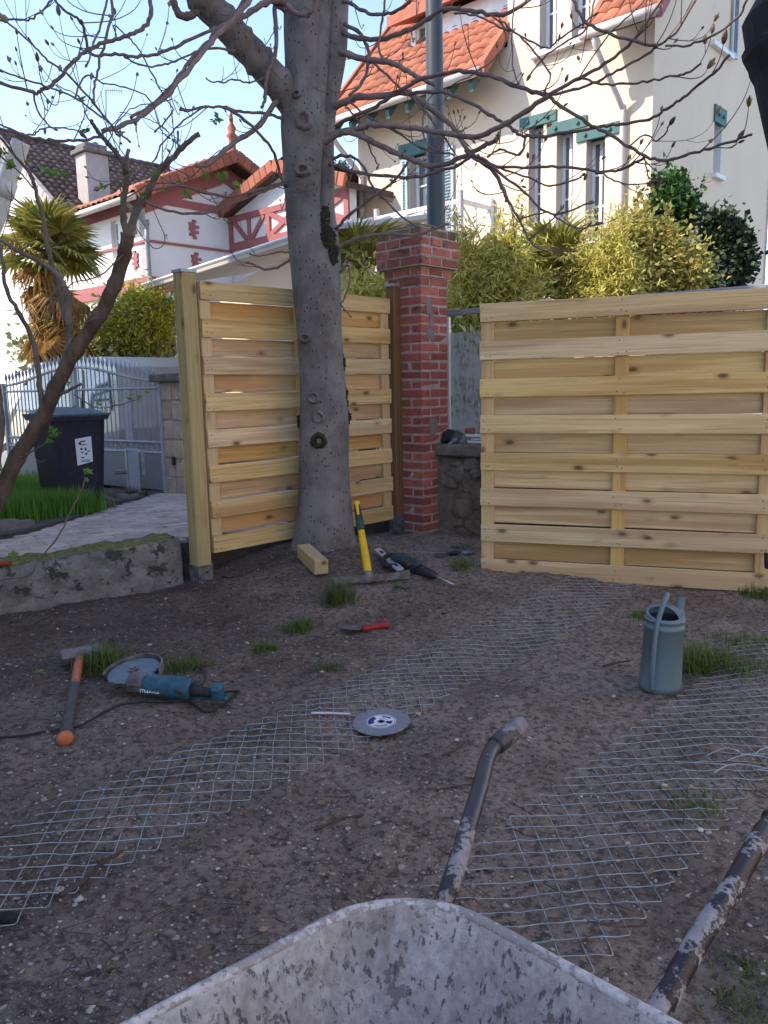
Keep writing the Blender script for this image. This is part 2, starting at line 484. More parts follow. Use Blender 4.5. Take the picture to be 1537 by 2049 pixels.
MAT['handle2'] = caked('painted_tube_with_more_cement', (.011, .0105, .017), (.34, .32, .325), (.07, .055, .055), 12, .50, .30)
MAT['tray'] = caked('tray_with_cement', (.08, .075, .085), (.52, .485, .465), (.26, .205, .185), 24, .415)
MAT['rim'] = caked('rim_with_cement', (.22, .20, .20), (.60, .57, .56), (.36, .32, .30), 22, .49)
MAT['grip'] = caked('grip_rubber', (.03, .032, .036), (.26, .25, .255), (.06, .06, .062), 12, .50)
# plaster and house colours
MAT['cream'] = mk('cream_render', (.75, .605, .455), (.71, .57, .425), scale=.9, rough=.92, bmp=.3, bscale=24, bdist=.01, spots=((.60, .50, .41), 1.4, .66))
MAT['creamin'] = mk('reveal', (.74, .71, .67), (.70, .67, .63), scale=2, rough=.9, bmp=.1)
MAT['white'] = mk('white_paint', (.78, .78, .77), (.70, .70, .69), scale=4, rough=.6, bmp=.05)
MAT['whitewall'] = mk('white_render', (.76, .755, .74), (.70, .695, .68), scale=1.2, rough=.9, bmp=.2, bscale=20, spots=((.6, .59, .57), 2, .66))
MAT['pink'] = mk('pink_paint', (.38, .135, .13), (.33, .115, .115), scale=4, rough=.8, bmp=.1)
MAT['tile'] = mk('orange_tile', (.40, .14, .078), (.29, .10, .058), scale=3, rough=.85, bmp=.3, bscale=40, island=.22, spots=((.25, .10, .07), 5, .64))
MAT['tiledark'] = mk('brown_tile', (.115, .075, .062), (.075, .052, .046), scale=3, rough=.85, bmp=.3, bscale=40, island=.28, spots=((.20, .17, .13), 6, .64))
MAT['tilepink'] = mk('old_orange_tile', (.42, .16, .095), (.30, .11, .075), scale=3, rough=.85, bmp=.3, bscale=40, island=.25, spots=((.30, .25, .18), 5, .6))
MAT['rimtile'] = mk('verge_tile', (.40, .145, .085), (.32, .11, .07), scale=5, rough=.85, bmp=.3, island=.15)
MAT['green'] = mk('green_paint', (.045, .15, .14), (.04, .125, .118), scale=6, rough=.6, bmp=.1)
MAT['shutter'] = mk('shutter_paint', (.42, .55, .60), (.36, .48, .53), scale=6, rough=.6, bmp=.05)
MAT['gutter'] = mk('gutter_cream', (.62, .56, .50), (.52, .47, .42), scale=4, rough=.55, bmp=.05)
MAT['glass'] = mk('window_glass', (.10, .12, .145), (.14, .165, .19), scale=1, rough=.06, bmp=0, spec=.8)
MAT['soffit'] = mk('dark_soffit', (.09, .06, .045), bmp=.2)
MAT['grey_sheet'] = mk('roof_sheet', (.50, .47, .43), (.40, .375, .345), scale=4, rough=.7, bmp=.1)
MAT['chimney'] = mk('chimney_render', (.46, .40, .37), (.36, .31, .285), scale=4, rough=.9, bmp=.3)
MAT['redfence'] = mk('red_fence', (.40, .055, .045), (.33, .045, .04), scale=4, rough=.6, bmp=.1)
MAT['asphalt'] = mk('asphalt', (.055, .055, .057), (.045, .045, .047), scale=3, bscale=120, bmp=.5)
MAT['footway'] = mk('footway', (.22, .21, .20), (.18, .175, .165), scale=2, bscale=90, bmp=.3)
MAT['carpaint'] = mk('car_paint', (.36, .35, .31), (.34, .33, .295), scale=1, rough=.22, bmp=0, spec=.6)
MAT['shadehouse'] = mk('house_render', (.62, .58, .52), (.56, .52, .46), scale=1, rough=.9, bmp=.2)
# foliage
MAT['lf_bamboo'] = leafmat('bamboo_leaf', (.48, .46, .10), (.84, .76, .24), .55)
MAT['lf_yel'] = leafmat('yellow_shrub_leaf', (.26, .25, .06), (.64, .55, .17), .4)
MAT['lf_ivy'] = leafmat('ivy_leaf', (.03, .08, .02), (.09, .18, .04), .25)
MAT['lf_ivydark'] = leafmat('dark_ivy_leaf', (.018, .04, .02), (.045, .085, .035), .15)
MAT['lf_hedge'] = leafmat('hedge_leaf', (.32, .35, .045), (.72, .66, .10), .5)
MAT['lf_var'] = leafmat('pale_hedge_leaf', (.14, .17, .05), (.50, .50, .26), .35)
MAT['lf_palm'] = leafmat('palm_leaf', (.16, .17, .03), (.44, .38, .10), .35)
MAT['lf_palmdead'] = leafmat('dead_palm_leaf', (.20, .105, .035), (.46, .26, .06), .3)
MAT['lf_cedar'] = leafmat('cedar_needles', (.035, .06, .03), (.12, .15, .055), .15)
MAT['lf_spring'] = leafmat('spring_leaf', (.07, .19, .02), (.17, .36, .05), .4)
MAT['lf_grass'] = leafmat('grass_blade', (.05, .10, .018), (.17, .24, .06), .35)
MAT['lf_grassdry'] = leafmat('grass_tuft_blade', (.05, .085, .022), (.17, .20, .06), .3)
MAT['lf_dead'] = leafmat('dead_leaf', (.13, .075, .04), (.30, .22, .15), .1)
MAT['palmtrunk'] = mk('palm_fibre', (.22, .15, .08), (.11, .075, .045), scale=12, bmp=1, bscale=50, bdist=.03, stretch=(1, 1, 3))

# bark
def bark(name, c1, c2, lent, groove=.5, vs=(1, 1, .3)):
    m, nt, b = newmat(name)
    v = coords(nt)
    n1 = noise(nt, coords(nt, vs), 7, 7, .65)
    n0 = noise(nt, v, 3.2, 6, .65)
    c = ramp(nt, n1, [(.3, c1), (.7, c2)])
    c = mix(nt, ramp(nt, n0, [(.42, (0, 0, 0)), (.62, (.75, .75, .75))]), c, tuple(x * .6 for x in c1))
    vo = nd(nt, 'ShaderNodeTexVoronoi', Vector=coords(nt, (44, 44, 24)), Scale=1.0)
    sp = nd(nt, 'ShaderNodeSeparateColor', Color=vo.outputs['Color'])
    lf = math_(nt, 'MULTIPLY', ramp(nt, vo.outputs['Distance'], [(.14, (1, 1, 1)), (.25, (0, 0, 0))]), math_(nt, 'GREATER_THAN', sp.outputs[0], .5))
    c = mix(nt, lf, c, lent)
    lw = math_(nt, 'MULTIPLY', ramp(nt, nd(nt, 'ShaderNodeTexVoronoi', Vector=coords(nt, (30, 30, 22)), Scale=1.0).outputs['Distance'], [(.09, (1, 1, 1)), (.15, (0, 0, 0))]), ramp(nt, noise(nt, v, 3.0, 2), [(.58, (0, 0, 0)), (.62, (1, 1, 1))]))
    c = mix(nt, math_(nt, 'MULTIPLY', lw, .8), c, (.38, .37, .34))
    n2 = noise(nt, coords(nt, (1, 1, .12)), 22, 7, .6, .5)
    fine = noise(nt, v, 110, 4, .7)
    h = math_(nt, 'SUBTRACT', math_(nt, 'ADD', math_(nt, 'MULTIPLY', n2, groove), math_(nt, 'MULTIPLY', fine, .35)), math_(nt, 'MULTIPLY', lf, .4))
    setb(nt, b, c, .9, bump(nt, h, .8, .018), 0, .25)
    return m
MAT['bark'] = bark('chestnut_bark', (.16, .142, .134), (.25, .225, .213), (.04, .034, .03))
MAT['barklight'] = mk('branch_bark', (.24, .18, .155), (.16, .12, .105), scale=16, rough=.85, bmp=.4, bscale=90)
MAT['barkdark'] = mk('twig_bark', (.19, .135, .12), (.12, .085, .078), scale=20, rough=.85, bmp=.3, bscale=90)
MAT['barkmossy'] = mk('mossy_bark', (.05, .048, .02), (.028, .022, .016), scale=22, rough=1, bmp=1, bscale=80, bdist=.015)
MAT['lilac'] = mk('lilac_bark', (.22, .19, .165), (.11, .088, .074), scale=9, rough=.9, bmp=.9, bscale=34, bdist=.012, stretch=(1, 1, .4))
MAT['lilacrough'] = mk('rough_bark', (.17, .12, .09), (.075, .052, .04), scale=12, rough=.95, bmp=1, bscale=30, bdist=.02, stretch=(1, 1, .35), spots=((.07, .07, .02), 7, .62))
MAT['bud'] = mk('bud_scale', (.13, .085, .06), (.085, .055, .04), scale=30, rough=.6, bmp=.2)
MAT['budopen'] = mk('opening_bud', (.25, .20, .11), (.16, .11, .065), scale=30, rough=.6, bmp=.2)
MAT['cutwood'] = mk('cut_wood', (.26, .24, .22), (.14, .125, .11), scale=24, rough=.9, bmp=.6, bscale=60)

# soil
def soil():
    m, nt, b = newmat('bare_soil')
    v = coords(nt, world=True)
    big = noise(nt, v, .8, 4, .55)
    med = noise(nt, v, 5, 7, .65)
    fine = noise(nt, v, 34, 8, .74)
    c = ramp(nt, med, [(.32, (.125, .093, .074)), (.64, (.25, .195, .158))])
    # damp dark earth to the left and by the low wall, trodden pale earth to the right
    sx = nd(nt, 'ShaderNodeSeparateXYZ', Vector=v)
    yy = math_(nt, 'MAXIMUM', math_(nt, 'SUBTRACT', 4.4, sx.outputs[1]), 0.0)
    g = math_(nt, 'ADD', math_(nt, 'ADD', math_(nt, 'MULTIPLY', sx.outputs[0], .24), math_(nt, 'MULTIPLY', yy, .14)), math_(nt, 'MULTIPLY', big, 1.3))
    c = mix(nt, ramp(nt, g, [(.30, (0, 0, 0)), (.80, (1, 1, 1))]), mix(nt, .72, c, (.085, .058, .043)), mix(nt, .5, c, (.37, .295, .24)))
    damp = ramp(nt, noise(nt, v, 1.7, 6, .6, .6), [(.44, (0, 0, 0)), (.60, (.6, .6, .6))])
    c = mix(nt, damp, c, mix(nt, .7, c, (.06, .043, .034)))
    vo = nd(nt, 'ShaderNodeTexVoronoi', Vector=v, Scale=85.0)
    sp = nd(nt, 'ShaderNodeSeparateColor', Color=vo.outputs['Color'])
    pk = math_(nt, 'MULTIPLY', ramp(nt, vo.outputs['Distance'], [(.2, (1, 1, 1)), (.34, (0, 0, 0))]), math_(nt, 'GREATER_THAN', sp.outputs[0], .80))
    c = mix(nt, math_(nt, 'MULTIPLY', pk, .75), c, mix(nt, sp.outputs[1], (.20, .175, .16), (.42, .38, .355)))
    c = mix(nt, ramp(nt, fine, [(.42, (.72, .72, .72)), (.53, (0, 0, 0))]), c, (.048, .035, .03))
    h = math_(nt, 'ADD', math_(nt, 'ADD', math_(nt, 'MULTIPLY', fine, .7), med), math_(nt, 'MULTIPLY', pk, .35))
    setb(nt, b, c, .95, bump(nt, h, 1.0, .02), 0, .2)
    return m
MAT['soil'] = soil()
def frosted():
    m, nt, b = newmat('frosted_sheet')
    v = coords(nt)
    c = ramp(nt, noise(nt, v, 5, 5), [(.35, (.50, .53, .53)), (.65, (.62, .65, .65))])
    al = math_(nt, 'MULTIPLY', ramp(nt, noise(nt, coords(nt, (1, 1, .35)), 38, 6, .7), [(.45, (0, 0, 0)), (.58, (1, 1, 1))]), ramp(nt, noise(nt, v, 2.6, 3), [(.44, (0, 0, 0)), (.56, (1, 1, 1))]))
    c = mix(nt, math_(nt, 'MULTIPLY', al, .85), c, (.15, .20, .06))
    setb(nt, b, c, .36, bump(nt, noise(nt, v, 60, 3), .1, .002), 0, .4)
    b.inputs['Transmission Weight'].default_value = .35
    b.inputs['IOR'].default_value = 1.15
    return m
MAT['frosted'] = frosted()
def pebmat():
    m, nt, b = newmat('pebble')
    isl = nd(nt, 'ShaderNodeNewGeometry').outputs['Random Per Island']
    c = ramp(nt, isl, [(0, (.13, .11, .10)), (.5, (.27, .235, .21)), (.82, (.42, .38, .345)), (1, (.62, .57, .53))])
    c = mix(nt, noise(nt, coords(nt), 60, 4), mix(nt, .5, c, (.1, .085, .075)), c)
    setb(nt, b, c, .9, None, 0, .25)
    return m
MAT['pebble'] = pebmat()

# ================================================================== GROUND
PX, PY = -0.40, 5.80           # chestnut
def gz_np(x, y):
    x = np.asarray(x, float); y = np.asarray(y, float)
    z = .17 * np.exp(-(((x - PX) / .62) ** 2 + ((y - PY) / .55) ** 2) / 2)
    z += .05 * np.exp(-(((x - .5) / .8) ** 2 + ((y - 6.5) / .5) ** 2) / 2)
    z += .045 * np.exp(-(((x - 1.6) / 1.2) ** 2 + ((y - 5.3) / .5) ** 2) / 2)
    z += .012 * np.sin(1.7 * x + .6) * np.sin(1.3 * y + .4) + .007 * np.sin(4.1 * x + 1.9 * y) + .005 * np.sin(7.3 * x - 5.2 * y + 1)
    return z
def gz(x, y): return float(gz_np(x, y))
def G(px, py, dz=0.0):
    z = 0.0
    for _ in range(6):
        p = on(px, py, z + dz); z = gz(p.x, p.y)
    return Vector((p.x, p.y, z + dz))

def vnoise(x, y, seed=0, n=256):
    r = np.random.default_rng(seed).random((n, n))
    xi = np.floor(x).astype(int); yi = np.floor(y).astype(int)
    fx = x - xi; fy = y - yi
    fx = fx * fx * (3 - 2 * fx); fy = fy * fy * (3 - 2 * fy)
    a = r[xi % n, yi % n]; b = r[(xi + 1) % n, yi % n]; c = r[xi % n, (yi + 1) % n]; d = r[(xi + 1) % n, (yi + 1) % n]
    return (a * (1 - fx) + b * fx) * (1 - fy) + (c * (1 - fx) + d * fx) * fy

def fine_relief(x, y):
    return .020 * (vnoise(x * 3.3 + 4, y * 3.3, 7) - .5) + .018 * (vnoise(x * 6, y * 6, 1) - .5) + .013 * (vnoise(x * 15, y * 15, 2) - .5) + .010 * (vnoise(x * 38, y * 38, 3) - .5) * (0.4 + vnoise(x * 2, y * 2, 9)) + .006 * (vnoise(x * 80, y * 80, 4) - .5)
# yard: fine sheet in front, one sheet out to the horizon below it
xs = np.concatenate([np.linspace(-4.6, -2.4, 60, endpoint=False), np.linspace(-2.4, 2.6, 330), np.linspace(2.62, 4.6, 60)])
ys = np.concatenate([np.linspace(-2.0, .5, 30, endpoint=False), np.linspace(.5, 4.2, 270, endpoint=False), np.linspace(4.2, 7.6, 170)])
gx, gy = np.meshgrid(xs, ys)
gzv = gz_np(gx, gy) + fine_relief(gx, gy)
nx, ny = len(xs), len(ys)
ii = np.arange(nx * ny).reshape(ny, nx)
quads = np.stack([ii[:-1, :-1], ii[:-1, 1:], ii[1:, 1:], ii[1:, :-1]], -1).reshape(-1, 4)
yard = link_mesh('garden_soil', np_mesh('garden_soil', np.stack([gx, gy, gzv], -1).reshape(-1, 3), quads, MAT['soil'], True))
tag(yard, kind='structure')
b = MB(); S = 600
b.add([(-S, -S, -.12), (S, -S, -.12), (S, S, -.12), (-S, S, -.12)], [(0, 1, 2, 3)])
tag(ob('ground', b, MAT['footway'], loc=(0, 0, -.12)), kind='structure')
U = Vector((.68, .733, 0)).normalized(); V_ = Vector((-U.y, U.x, 0))   # street grid
b = MB()
c0 = Vector((0.5, 10.6, -.05))
b.add([c0 + V_ * -60 + U * -2.0, c0 + V_ * 60 + U * -2.0, c0 + V_ * 60 + U * 2.6, c0 + V_ * -60 + U * 2.6], [(3, 2, 1, 0)])
tag(ob('road', b, MAT['asphalt'], loc=c0), kind='structure')

# pebbles, chips, litter
def pebble_field(n, seed, smin, smax, reg):
    r = np.random.default_rng(seed)
    Vb, Fb = ICO[0]; Vb = np.array([tuple(p) for p in Vb]); Fb = np.array(Fb)
    x0, x1, y0, y1 = reg
    d = y0 * (y1 / y0) ** r.random(n)         # denser towards the viewer
    x = (r.random(n) * (x1 - x0) + x0) * np.clip(d / 4.0, .35, 1.2)
    cl = vnoise(x * 2.4 + 7, d * 2.4, seed) * .7 + vnoise(x * 7, d * 7, seed + 1) * .5
    keep = cl > r.random(n) * .95
    x = x[keep]; d = d[keep]; n = len(x)
    s = smin * (smax / smin) ** (r.random(n) ** 2.4)
    z = gz_np(x, d) + fine_relief(x, d) + s * .12
    A = r.normal(size=(n, 12, 3)) * .16
    P = Vb[None] + A
    P *= (s[:, None, None] * np.stack([np.ones(n), .55 + .4 * r.random(n), .32 + .3 * r.random(n)], -1)[:, None, :])
    a = r.random(n) * 6.283; ca, sa = np.cos(a)[:, None], np.sin(a)[:, None]
    X = P[..., 0] * ca - P[..., 1] * sa; Y = P[..., 0] * sa + P[..., 1] * ca
    P = np.stack([X + x[:, None], Y + d[:, None], P[..., 2] + z[:, None]], -1)
    Fq = (Fb[None] + 12 * np.arange(n)[:, None, None]).reshape(-1, 3)
    return P.reshape(-1, 3), Fq
Vs = []; Fs = []; off = 0
for a in ((9000, 29, .0028, .0075, (-2.6, 2.6, .9, 6.4)), (22000, 21, .0016, .0075, (-2.6, 2.6, .9, 6.8)), (2200, 22, .005, .016, (-2.6, 2.6, .9, 6.6)), (5000, 23, .003, .010, (-2.6, .3, 1.2, 5.6))):
    v, f = pebble_field(*a); Vs.append(v); Fs.append(f + off); off += len(v)
peb = link_mesh('pebbles', np_mesh('pebbles', np.concatenate(Vs), np.concatenate(Fs), MAT['pebble']))
tag(peb, kind='stuff')
v1, f1 = pebble_field(6000, 31, .004, .013, (-2.7, .6, 1.0, 6.2)); v2, f2 = pebble_field(3500, 32, .004, .016, (-1.2, 1.0, 4.2, 6.6))
tag(link_mesh('soil_clods', np_mesh('soil_clods', np.concatenate([v1, v2]), np.concatenate([f1, f2 + len(v1)]), MAT['soil'])), kind='stuff')
b = MB()
for i in range(620):
    y = 1.0 * 6.4 ** rng.random(); x = rng.uniform(-2.5, 2.5) * min(1, y / 4)
    L = rng.uniform(.02, .10); a = rng.uniform(0, 6.28); r0 = rng.uniform(.0009, .0022)
    pts = []
    for k in range(4):
        t = k / 3 - .5
        xx = x + math.cos(a + t * rng.uniform(-.8, .8)) * L * t; yy = y + math.sin(a) * L * t
        pts.append((xx, yy, gz(xx, yy) + .009))
    b.tube(pts, [r0, r0, r0 * .8, r0 * .5], 4)
tag(ob('twig_litter', b, MAT['stick'], loc=(0, 0, 0)), kind='stuff')
b = MB()
for i in range(420):
    y = 1.4 * 4.3 ** rng.random(); x = rng.uniform(-2.5, 2.4) * min(1, y / 4)
    if rng.random() < .5: x = -abs(x) * rng.random(); y = rng.uniform(3.2, 5.8)
    s = rng.uniform(.006, .020); a = rng.uniform(0, 6.28)
    z = gz(x, y) + .010
    rot = Matrix.Rotation(a, 3, 'Z') @ Matrix.Rotation(rng.uniform(-.6, .6), 3, 'X')
    b.add([Vector((x, y, z)) + rot @ Vector(p) for p in ((-s, 0, 0), (0, -s * .45, .003), (s, 0, .004), (0, s * .45, .002))], [(0, 1, 2), (0, 2, 3)])
tag(ob('leaf_litter', b, MAT['lf_dead'], loc=(0, 0, 0)), kind='stuff')

# single sticks and stones that can be picked out
def stick(pts, r, label, name='stick'):
    P = [G(x, y, r * .8 + .006) for x, y in pts]
    b = MB(); S_ = spline(P, 4)
    b.tube(S_, [r * (1 - .5 * i / len(S_)) for i in range(len(S_))], 6, noise=.12)
    return ob(name, b, MAT['stick'], label=label, cat='stick', group='sticks on the bare soil')
stick([(120, 1792), (165, 1765), (200, 1730), (245, 1703)], .0085, 'long bent stick touching the lower edge of the wire mesh beside a white stone')
stick([(885, 1512), (915, 1498), (938, 1480)], .005, 'thin dark stick between the cutting blade and the wheelbarrow grip')
stick([(870, 1582), (905, 1575), (945, 1568)], .004, 'thin twig left of the nearer wheelbarrow handle')
stick([(1207, 1333), (1235, 1326), (1262, 1322)], .006, 'short dark stick left of the watering can')
stick([(1400, 1240), (1440, 1238), (1475, 1230)], .006, 'dark stick on the soil behind the watering can')
stick([(50, 1258), (85, 1240), (112, 1228)], .005, 'pale straight twig on dark soil under the low concrete wall')
stick([(630, 1660), (680, 1640), (728, 1630)], .005, 'thin twig on open soil between the mesh and the wheelbarrow')
stick([(440, 1262), (450, 1240), (478, 1232)], .007, 'forked pale root fragment on soil near the grass clump', 'root_fragment')
def stone(px, py, s, label, mat='pebble', seed=0):
    s *= .62; p = G(px, py, s * .3)
    b = MB(); b.blob(p, (s, s * .75, s * .55), 1, .28, seed=seed)
    return ob('stone', b, MAT[mat], label=label, cat='stone', group='loose stones on the soil')
stone(118, 1780, .021, 'whitish stone at the lower end of the long bent stick', 'stone', 3)
stone(340, 1868, .026, 'brownish rounded stone alone on the soil left of the wheelbarrow', 'coping', 4)
stone(436, 1740, .014, 'small white angular stone above the brownish stone', 'stone', 5)
stone(18, 1836, .05, 'black clod of earth at the left edge below the mesh', 'blackcloth', 6)
stone(838, 1428, .016, 'pale stone just right of the cutting blade', 'stone', 7)
stone(1330, 1572, .018, 'white stone on the right mesh left of the tangled wires', 'stone', 8)
stone(1228, 1393, .018, 'pale stone left of the watering can foot', 'stone', 9)
stone(16, 1330, .03, 'grey stone at the left edge left of the sledgehammer', 'stonedark', 10)
stone(300, 1640 - 350, .018, 'pale stone above the angle grinder', 'stone', 12)
stone(430, 1862, .019, 'grey stone right of the brownish stone', 'stonedark', 13)

# ================================================================== LOW CONCRETE WALL AND DRIVE
wr = on(374, 1172, 0); wl = on(0, 1232, 0)
wd = (wr - wl).normalized(); wn_ = Vector((-wd.y, wd.x, 0))
wl0 = wl - wd * 2.2
zr = at(356, 1078, wr.y).z; zl = at(0, 1152, wl.y).z
wr = wr - wd * .02
def wall_strip(P0, P1, n_, prof, nseg, amp, seed, mi=0, b=None, ztop=None):
    # prof: (offset along n_, z 0..1)
    b = b or MB(); r = random.Random(seed)
    L = (P1 - P0).length; vs = []; fs = []
    m = len(prof)
    for i in range(nseg + 1):
        t = i / nseg
        p = P0.lerp(P1, t); zt = ztop(t)
        for k, (o, z) in enumerate(prof):
            a = amp * (vnoise(np.array([t * L * 9.0 + 3]), np.array([k * .9 + seed]), 5)[0] - .5) * 2 + amp * .7 * (vnoise(np.array([t * L * 26.0]), np.array([k * 1.7 + seed]), 6)[0] - .5)
            q = p + n_ * (o + a)
            q.z = -.15 + (zt + .15) * z + a * (.8 if z > .9 else 0)
            vs.append(q)
    for i in range(nseg):
        for k in range(m - 1):
            fs.append((i * m + k, (i + 1) * m + k, (i + 1) * m + k + 1, i * m + k + 1))
    fs.append(tuple(range(m))); fs.append(tuple(nseg * m + k for k in range(m))[::-1])
    b.add(vs, fs, mi)
    return b
def zt(t): return zl - .06 + (zr - zl + .06) * t
lw = empty('low_wall', wr.lerp(wl0, .5), 'low weathered concrete retaining wall topped with moss beside the paved drive', 'wall')
prof = [(0, 0), (0, .35), (.005, .5), (.0, .65), (.006, .8), (.012, .92), (.03, 1.0), (.10, 1.01), (.17, 1.01), (.20, .9), (.2, 0)]
ob('concrete_face', wall_strip(wl0, wr, wn_, prof, 220, .014, 3, ztop=zt), MAT['concrete'], lw, smooth=True)
prof = [(.03, .96), (.045, 1.015), (.09, 1.045), (.14, 1.055), (.21, 1.04), (.27, 1.0), (.33, .90)]
mo = wall_strip(wl0, wr - wd * .03, wn_, prof, 320, .030, 8, ztop=zt)
tag(ob('moss', mo, MAT['moss'], lw, smooth=True), kind='stuff')

def zD(y): return .285 - .033 * (y - 5.3)
PA = Vector((-1.245, 5.36, 0)); PB = Vector((.02, 6.66, 0)); pd = (PB - PA).normalized(); pn = Vector((-pd.y, pd.x, 0))
gp = Vector((-2.47, 9.15, 0)); gd = Vector((-.8, .6, 0))
poly = [wl0 + wn_ * .19, wr + wn_ * .19 + wd * .05, PA + pn * .22, PB + pn * .2 + pd * .3, Vector((.1, 7.4, 0)), gp + Vector((.9, -.3, 0)), gp + gd * 4.4, Vector((-7, 9, 0))]
b = MB()
top = [Vector((p.x, p.y, zD(p.y) - .012)) for p in poly]; bot = [Vector((p.x, p.y, -.2)) for p in poly]
n = len(poly)
b.add(top + bot, [tuple(range(n))] + [(i, i + n, (i + 1) % n + n, (i + 1) % n) for i in range(n)])
drive = ob('driveway', b, MAT['joint'], loc=(0, 0, 0)); tag(drive, kind='structure')
bed_edge = [on(-90, 1100, .27), on(0, 1078, .27), on(60, 1066, .26), on(150, 1038, .24), on(215, 1012, .20), on(285, 1000, .17)]
def left_of_bed(p):
    for a, c in zip(bed_edge[:-1], bed_edge[1:]):
        if min(a.x, c.x) - .001 <= p.x <= max(a.x, c.x):
            t = (p.x - a.x) / (c.x - a.x + 1e-9)
            return p.y > a.y + (c.y - a.y) * t
    return p.x < bed_edge[0].x
pm = []
for s in range(4):
    b = MB(); b.bbox((0, 0, 0), (.236, .154, .05), bev=.006)
    for i, p in enumerate(b.v): b.v[i] = p + Vector((rng.uniform(-.002, .002), rng.uniform(-.002, .002), rng.uniform(-.002, .002)))
    pm.append(mesh_from('paver', b, MAT['paver'], smooth=False))
o0 = wr + wn_ * .28; cnt = 0
az = math.atan2(wd.y, wd.x)
for j in range(0, 28):
    for i in range(-14, 16):
        p = o0 + wd * ((i + (.5 if j % 2 else 0)) * .242) + wn_ * (j * .160)
        if p.y > 9.3 or p.x < -3.4: continue
        if (p - PA).dot(pn) < .33 : continue
        if left_of_bed(p): continue
        if p.x > -.9 and cnt > 0 and p.x / p.y > -.13: continue
        if p.x < -.49 * p.y - .3: continue
        cnt += 1
        inst('paver', rng.choice(pm), drive, (p.x, p.y, zD(p.y) - .022 + rng.uniform(-.003, .003)), rot=(-.033 * wn_.y + rng.uniform(-.012, .012), rng.uniform(-.012, .012), az + rng.uniform(-.01, .01)))
print('pavers', cnt)

# planting bed with rubble edge and long grass
b = MB()
pb = [Vector(p) for p in bed_edge] + [gp + gd * .35 + Vector((0, -.12, 0)), gp + gd * 4.3 + Vector((0, -.2, 0)), Vector((-6, 7, 0))]
top = [Vector((p.x, p.y, zD(p.y) + .03)) for p in pb]; bot = [Vector((p.x, p.y, -.1)) for p in pb]; n = len(pb)
b.add(top + bot, [tuple(range(n))] + [(i, i + n, (i + 1) % n + n, (i + 1) % n) for i in range(n)])
tag(ob('planting_bed', b, MAT['joint'], loc=(0, 0, 0)), kind='structure')
bk = empty('rubble_kerb', (bed_edge[3].x, bed_edge[3].y, zD(bed_edge[3].y)), 'rough grey rubble kerb edging the grassy bed in front of the wheelie bin', 'kerb')
seq = [(12, 1068, .16), (42, 1060, .13), (160, 1018, .10), (185, 1010, .10), (212, 1004, .11), (240, 998, .11), (262, 996, .09)]
for k, (x, y, s) in enumerate(seq):
    p = on(x, y, .25 if x < 100 else .2)
    b = MB(); b.blob((p.x, p.y, zD(p.y) + .02), (s, s * .55, s * .5), 2, .22, seed=k, rot=Matrix.Rotation(.5, 3, 'Z'))
    ob('kerb_stone', b, MAT['stonedark'], bk, smooth=True)

def grass(name, pts, n, L, spread, mat, seed, lean=.5, wid=.0035, zf=None):
    # blades: 5-vertex strips rooted round the given points
    r = np.random.default_rng(seed)
    C = np.array([(p[0], p[1]) for p in pts]); W = np.array([p[2] if len(p) > 2 else 1 for p in pts])
    k = r.choice(len(C), n, p=W / W.sum())
    base = C[k] + r.normal(size=(n, 2)) * spread
    a = r.random(n) * 6.283
    l = L * (.45 + .75 * r.random(n)); le = lean * r.random(n) * 1.4
    dx, dy = np.cos(a), np.sin(a)
    z0 = zf(base[:, 0], base[:, 1])
    outp = []
    for t, w in ((0, 1), (.5, .8), (1, 0)):
        cx = base[:, 0] + dx * l * le * t * t; cy = base[:, 1] + dy * l * le * t * t; cz = z0 + l * (t - .35 * le * t * t)
        if w > 0:
            outp.append(np.stack([cx - dy * wid * w, cy + dx * wid * w, cz], -1)); outp.append(np.stack([cx + dy * wid * w, cy - dx * wid * w, cz], -1))
        else: outp.append(np.stack([cx, cy, cz], -1))
    Vv = np.stack(outp, 1).reshape(-1, 3)
    o = 5 * np.arange(n)[:, None]
    T = np.concatenate([o + np.array([[0, 1, 3]]), o + np.array([[0, 3, 2]]), o + np.array([[2, 3, 4]])], 0)
    return np_mesh(name, Vv, T, mat)
gpnt = []
for i in range(60):
    t = rng.random()
    a = on(-20 + 170 * t, 1055 - 30 * t, .25); q = on(rng.uniform(-30, 105), rng.uniform(955, 1040), .22)
    gpnt.append((q.x, q.y, 1)); gpnt.append((a.x, a.y + .15, 1.2))
me = grass('bed_grass', gpnt, 9000, .24, .11, MAT['lf_spring'], 5, .5, .004, lambda x, y: zD(y) + .02)
tag(link_mesh('bed_grass', me), kind='stuff')
gpnt = [(on(x, y, .2).x, on(x, y, .2).y) for x, y in ((200, 1000), (230, 994), (255, 990), (268, 988), (180, 1012), (150, 1030))]
me = grass('dry_grass', gpnt, 500, .13, .05, MAT['lf_dead'], 6, .9, .003, lambda x, y: zD(y) + .02)
tag(link_mesh('dry_grass', me), kind='stuff')

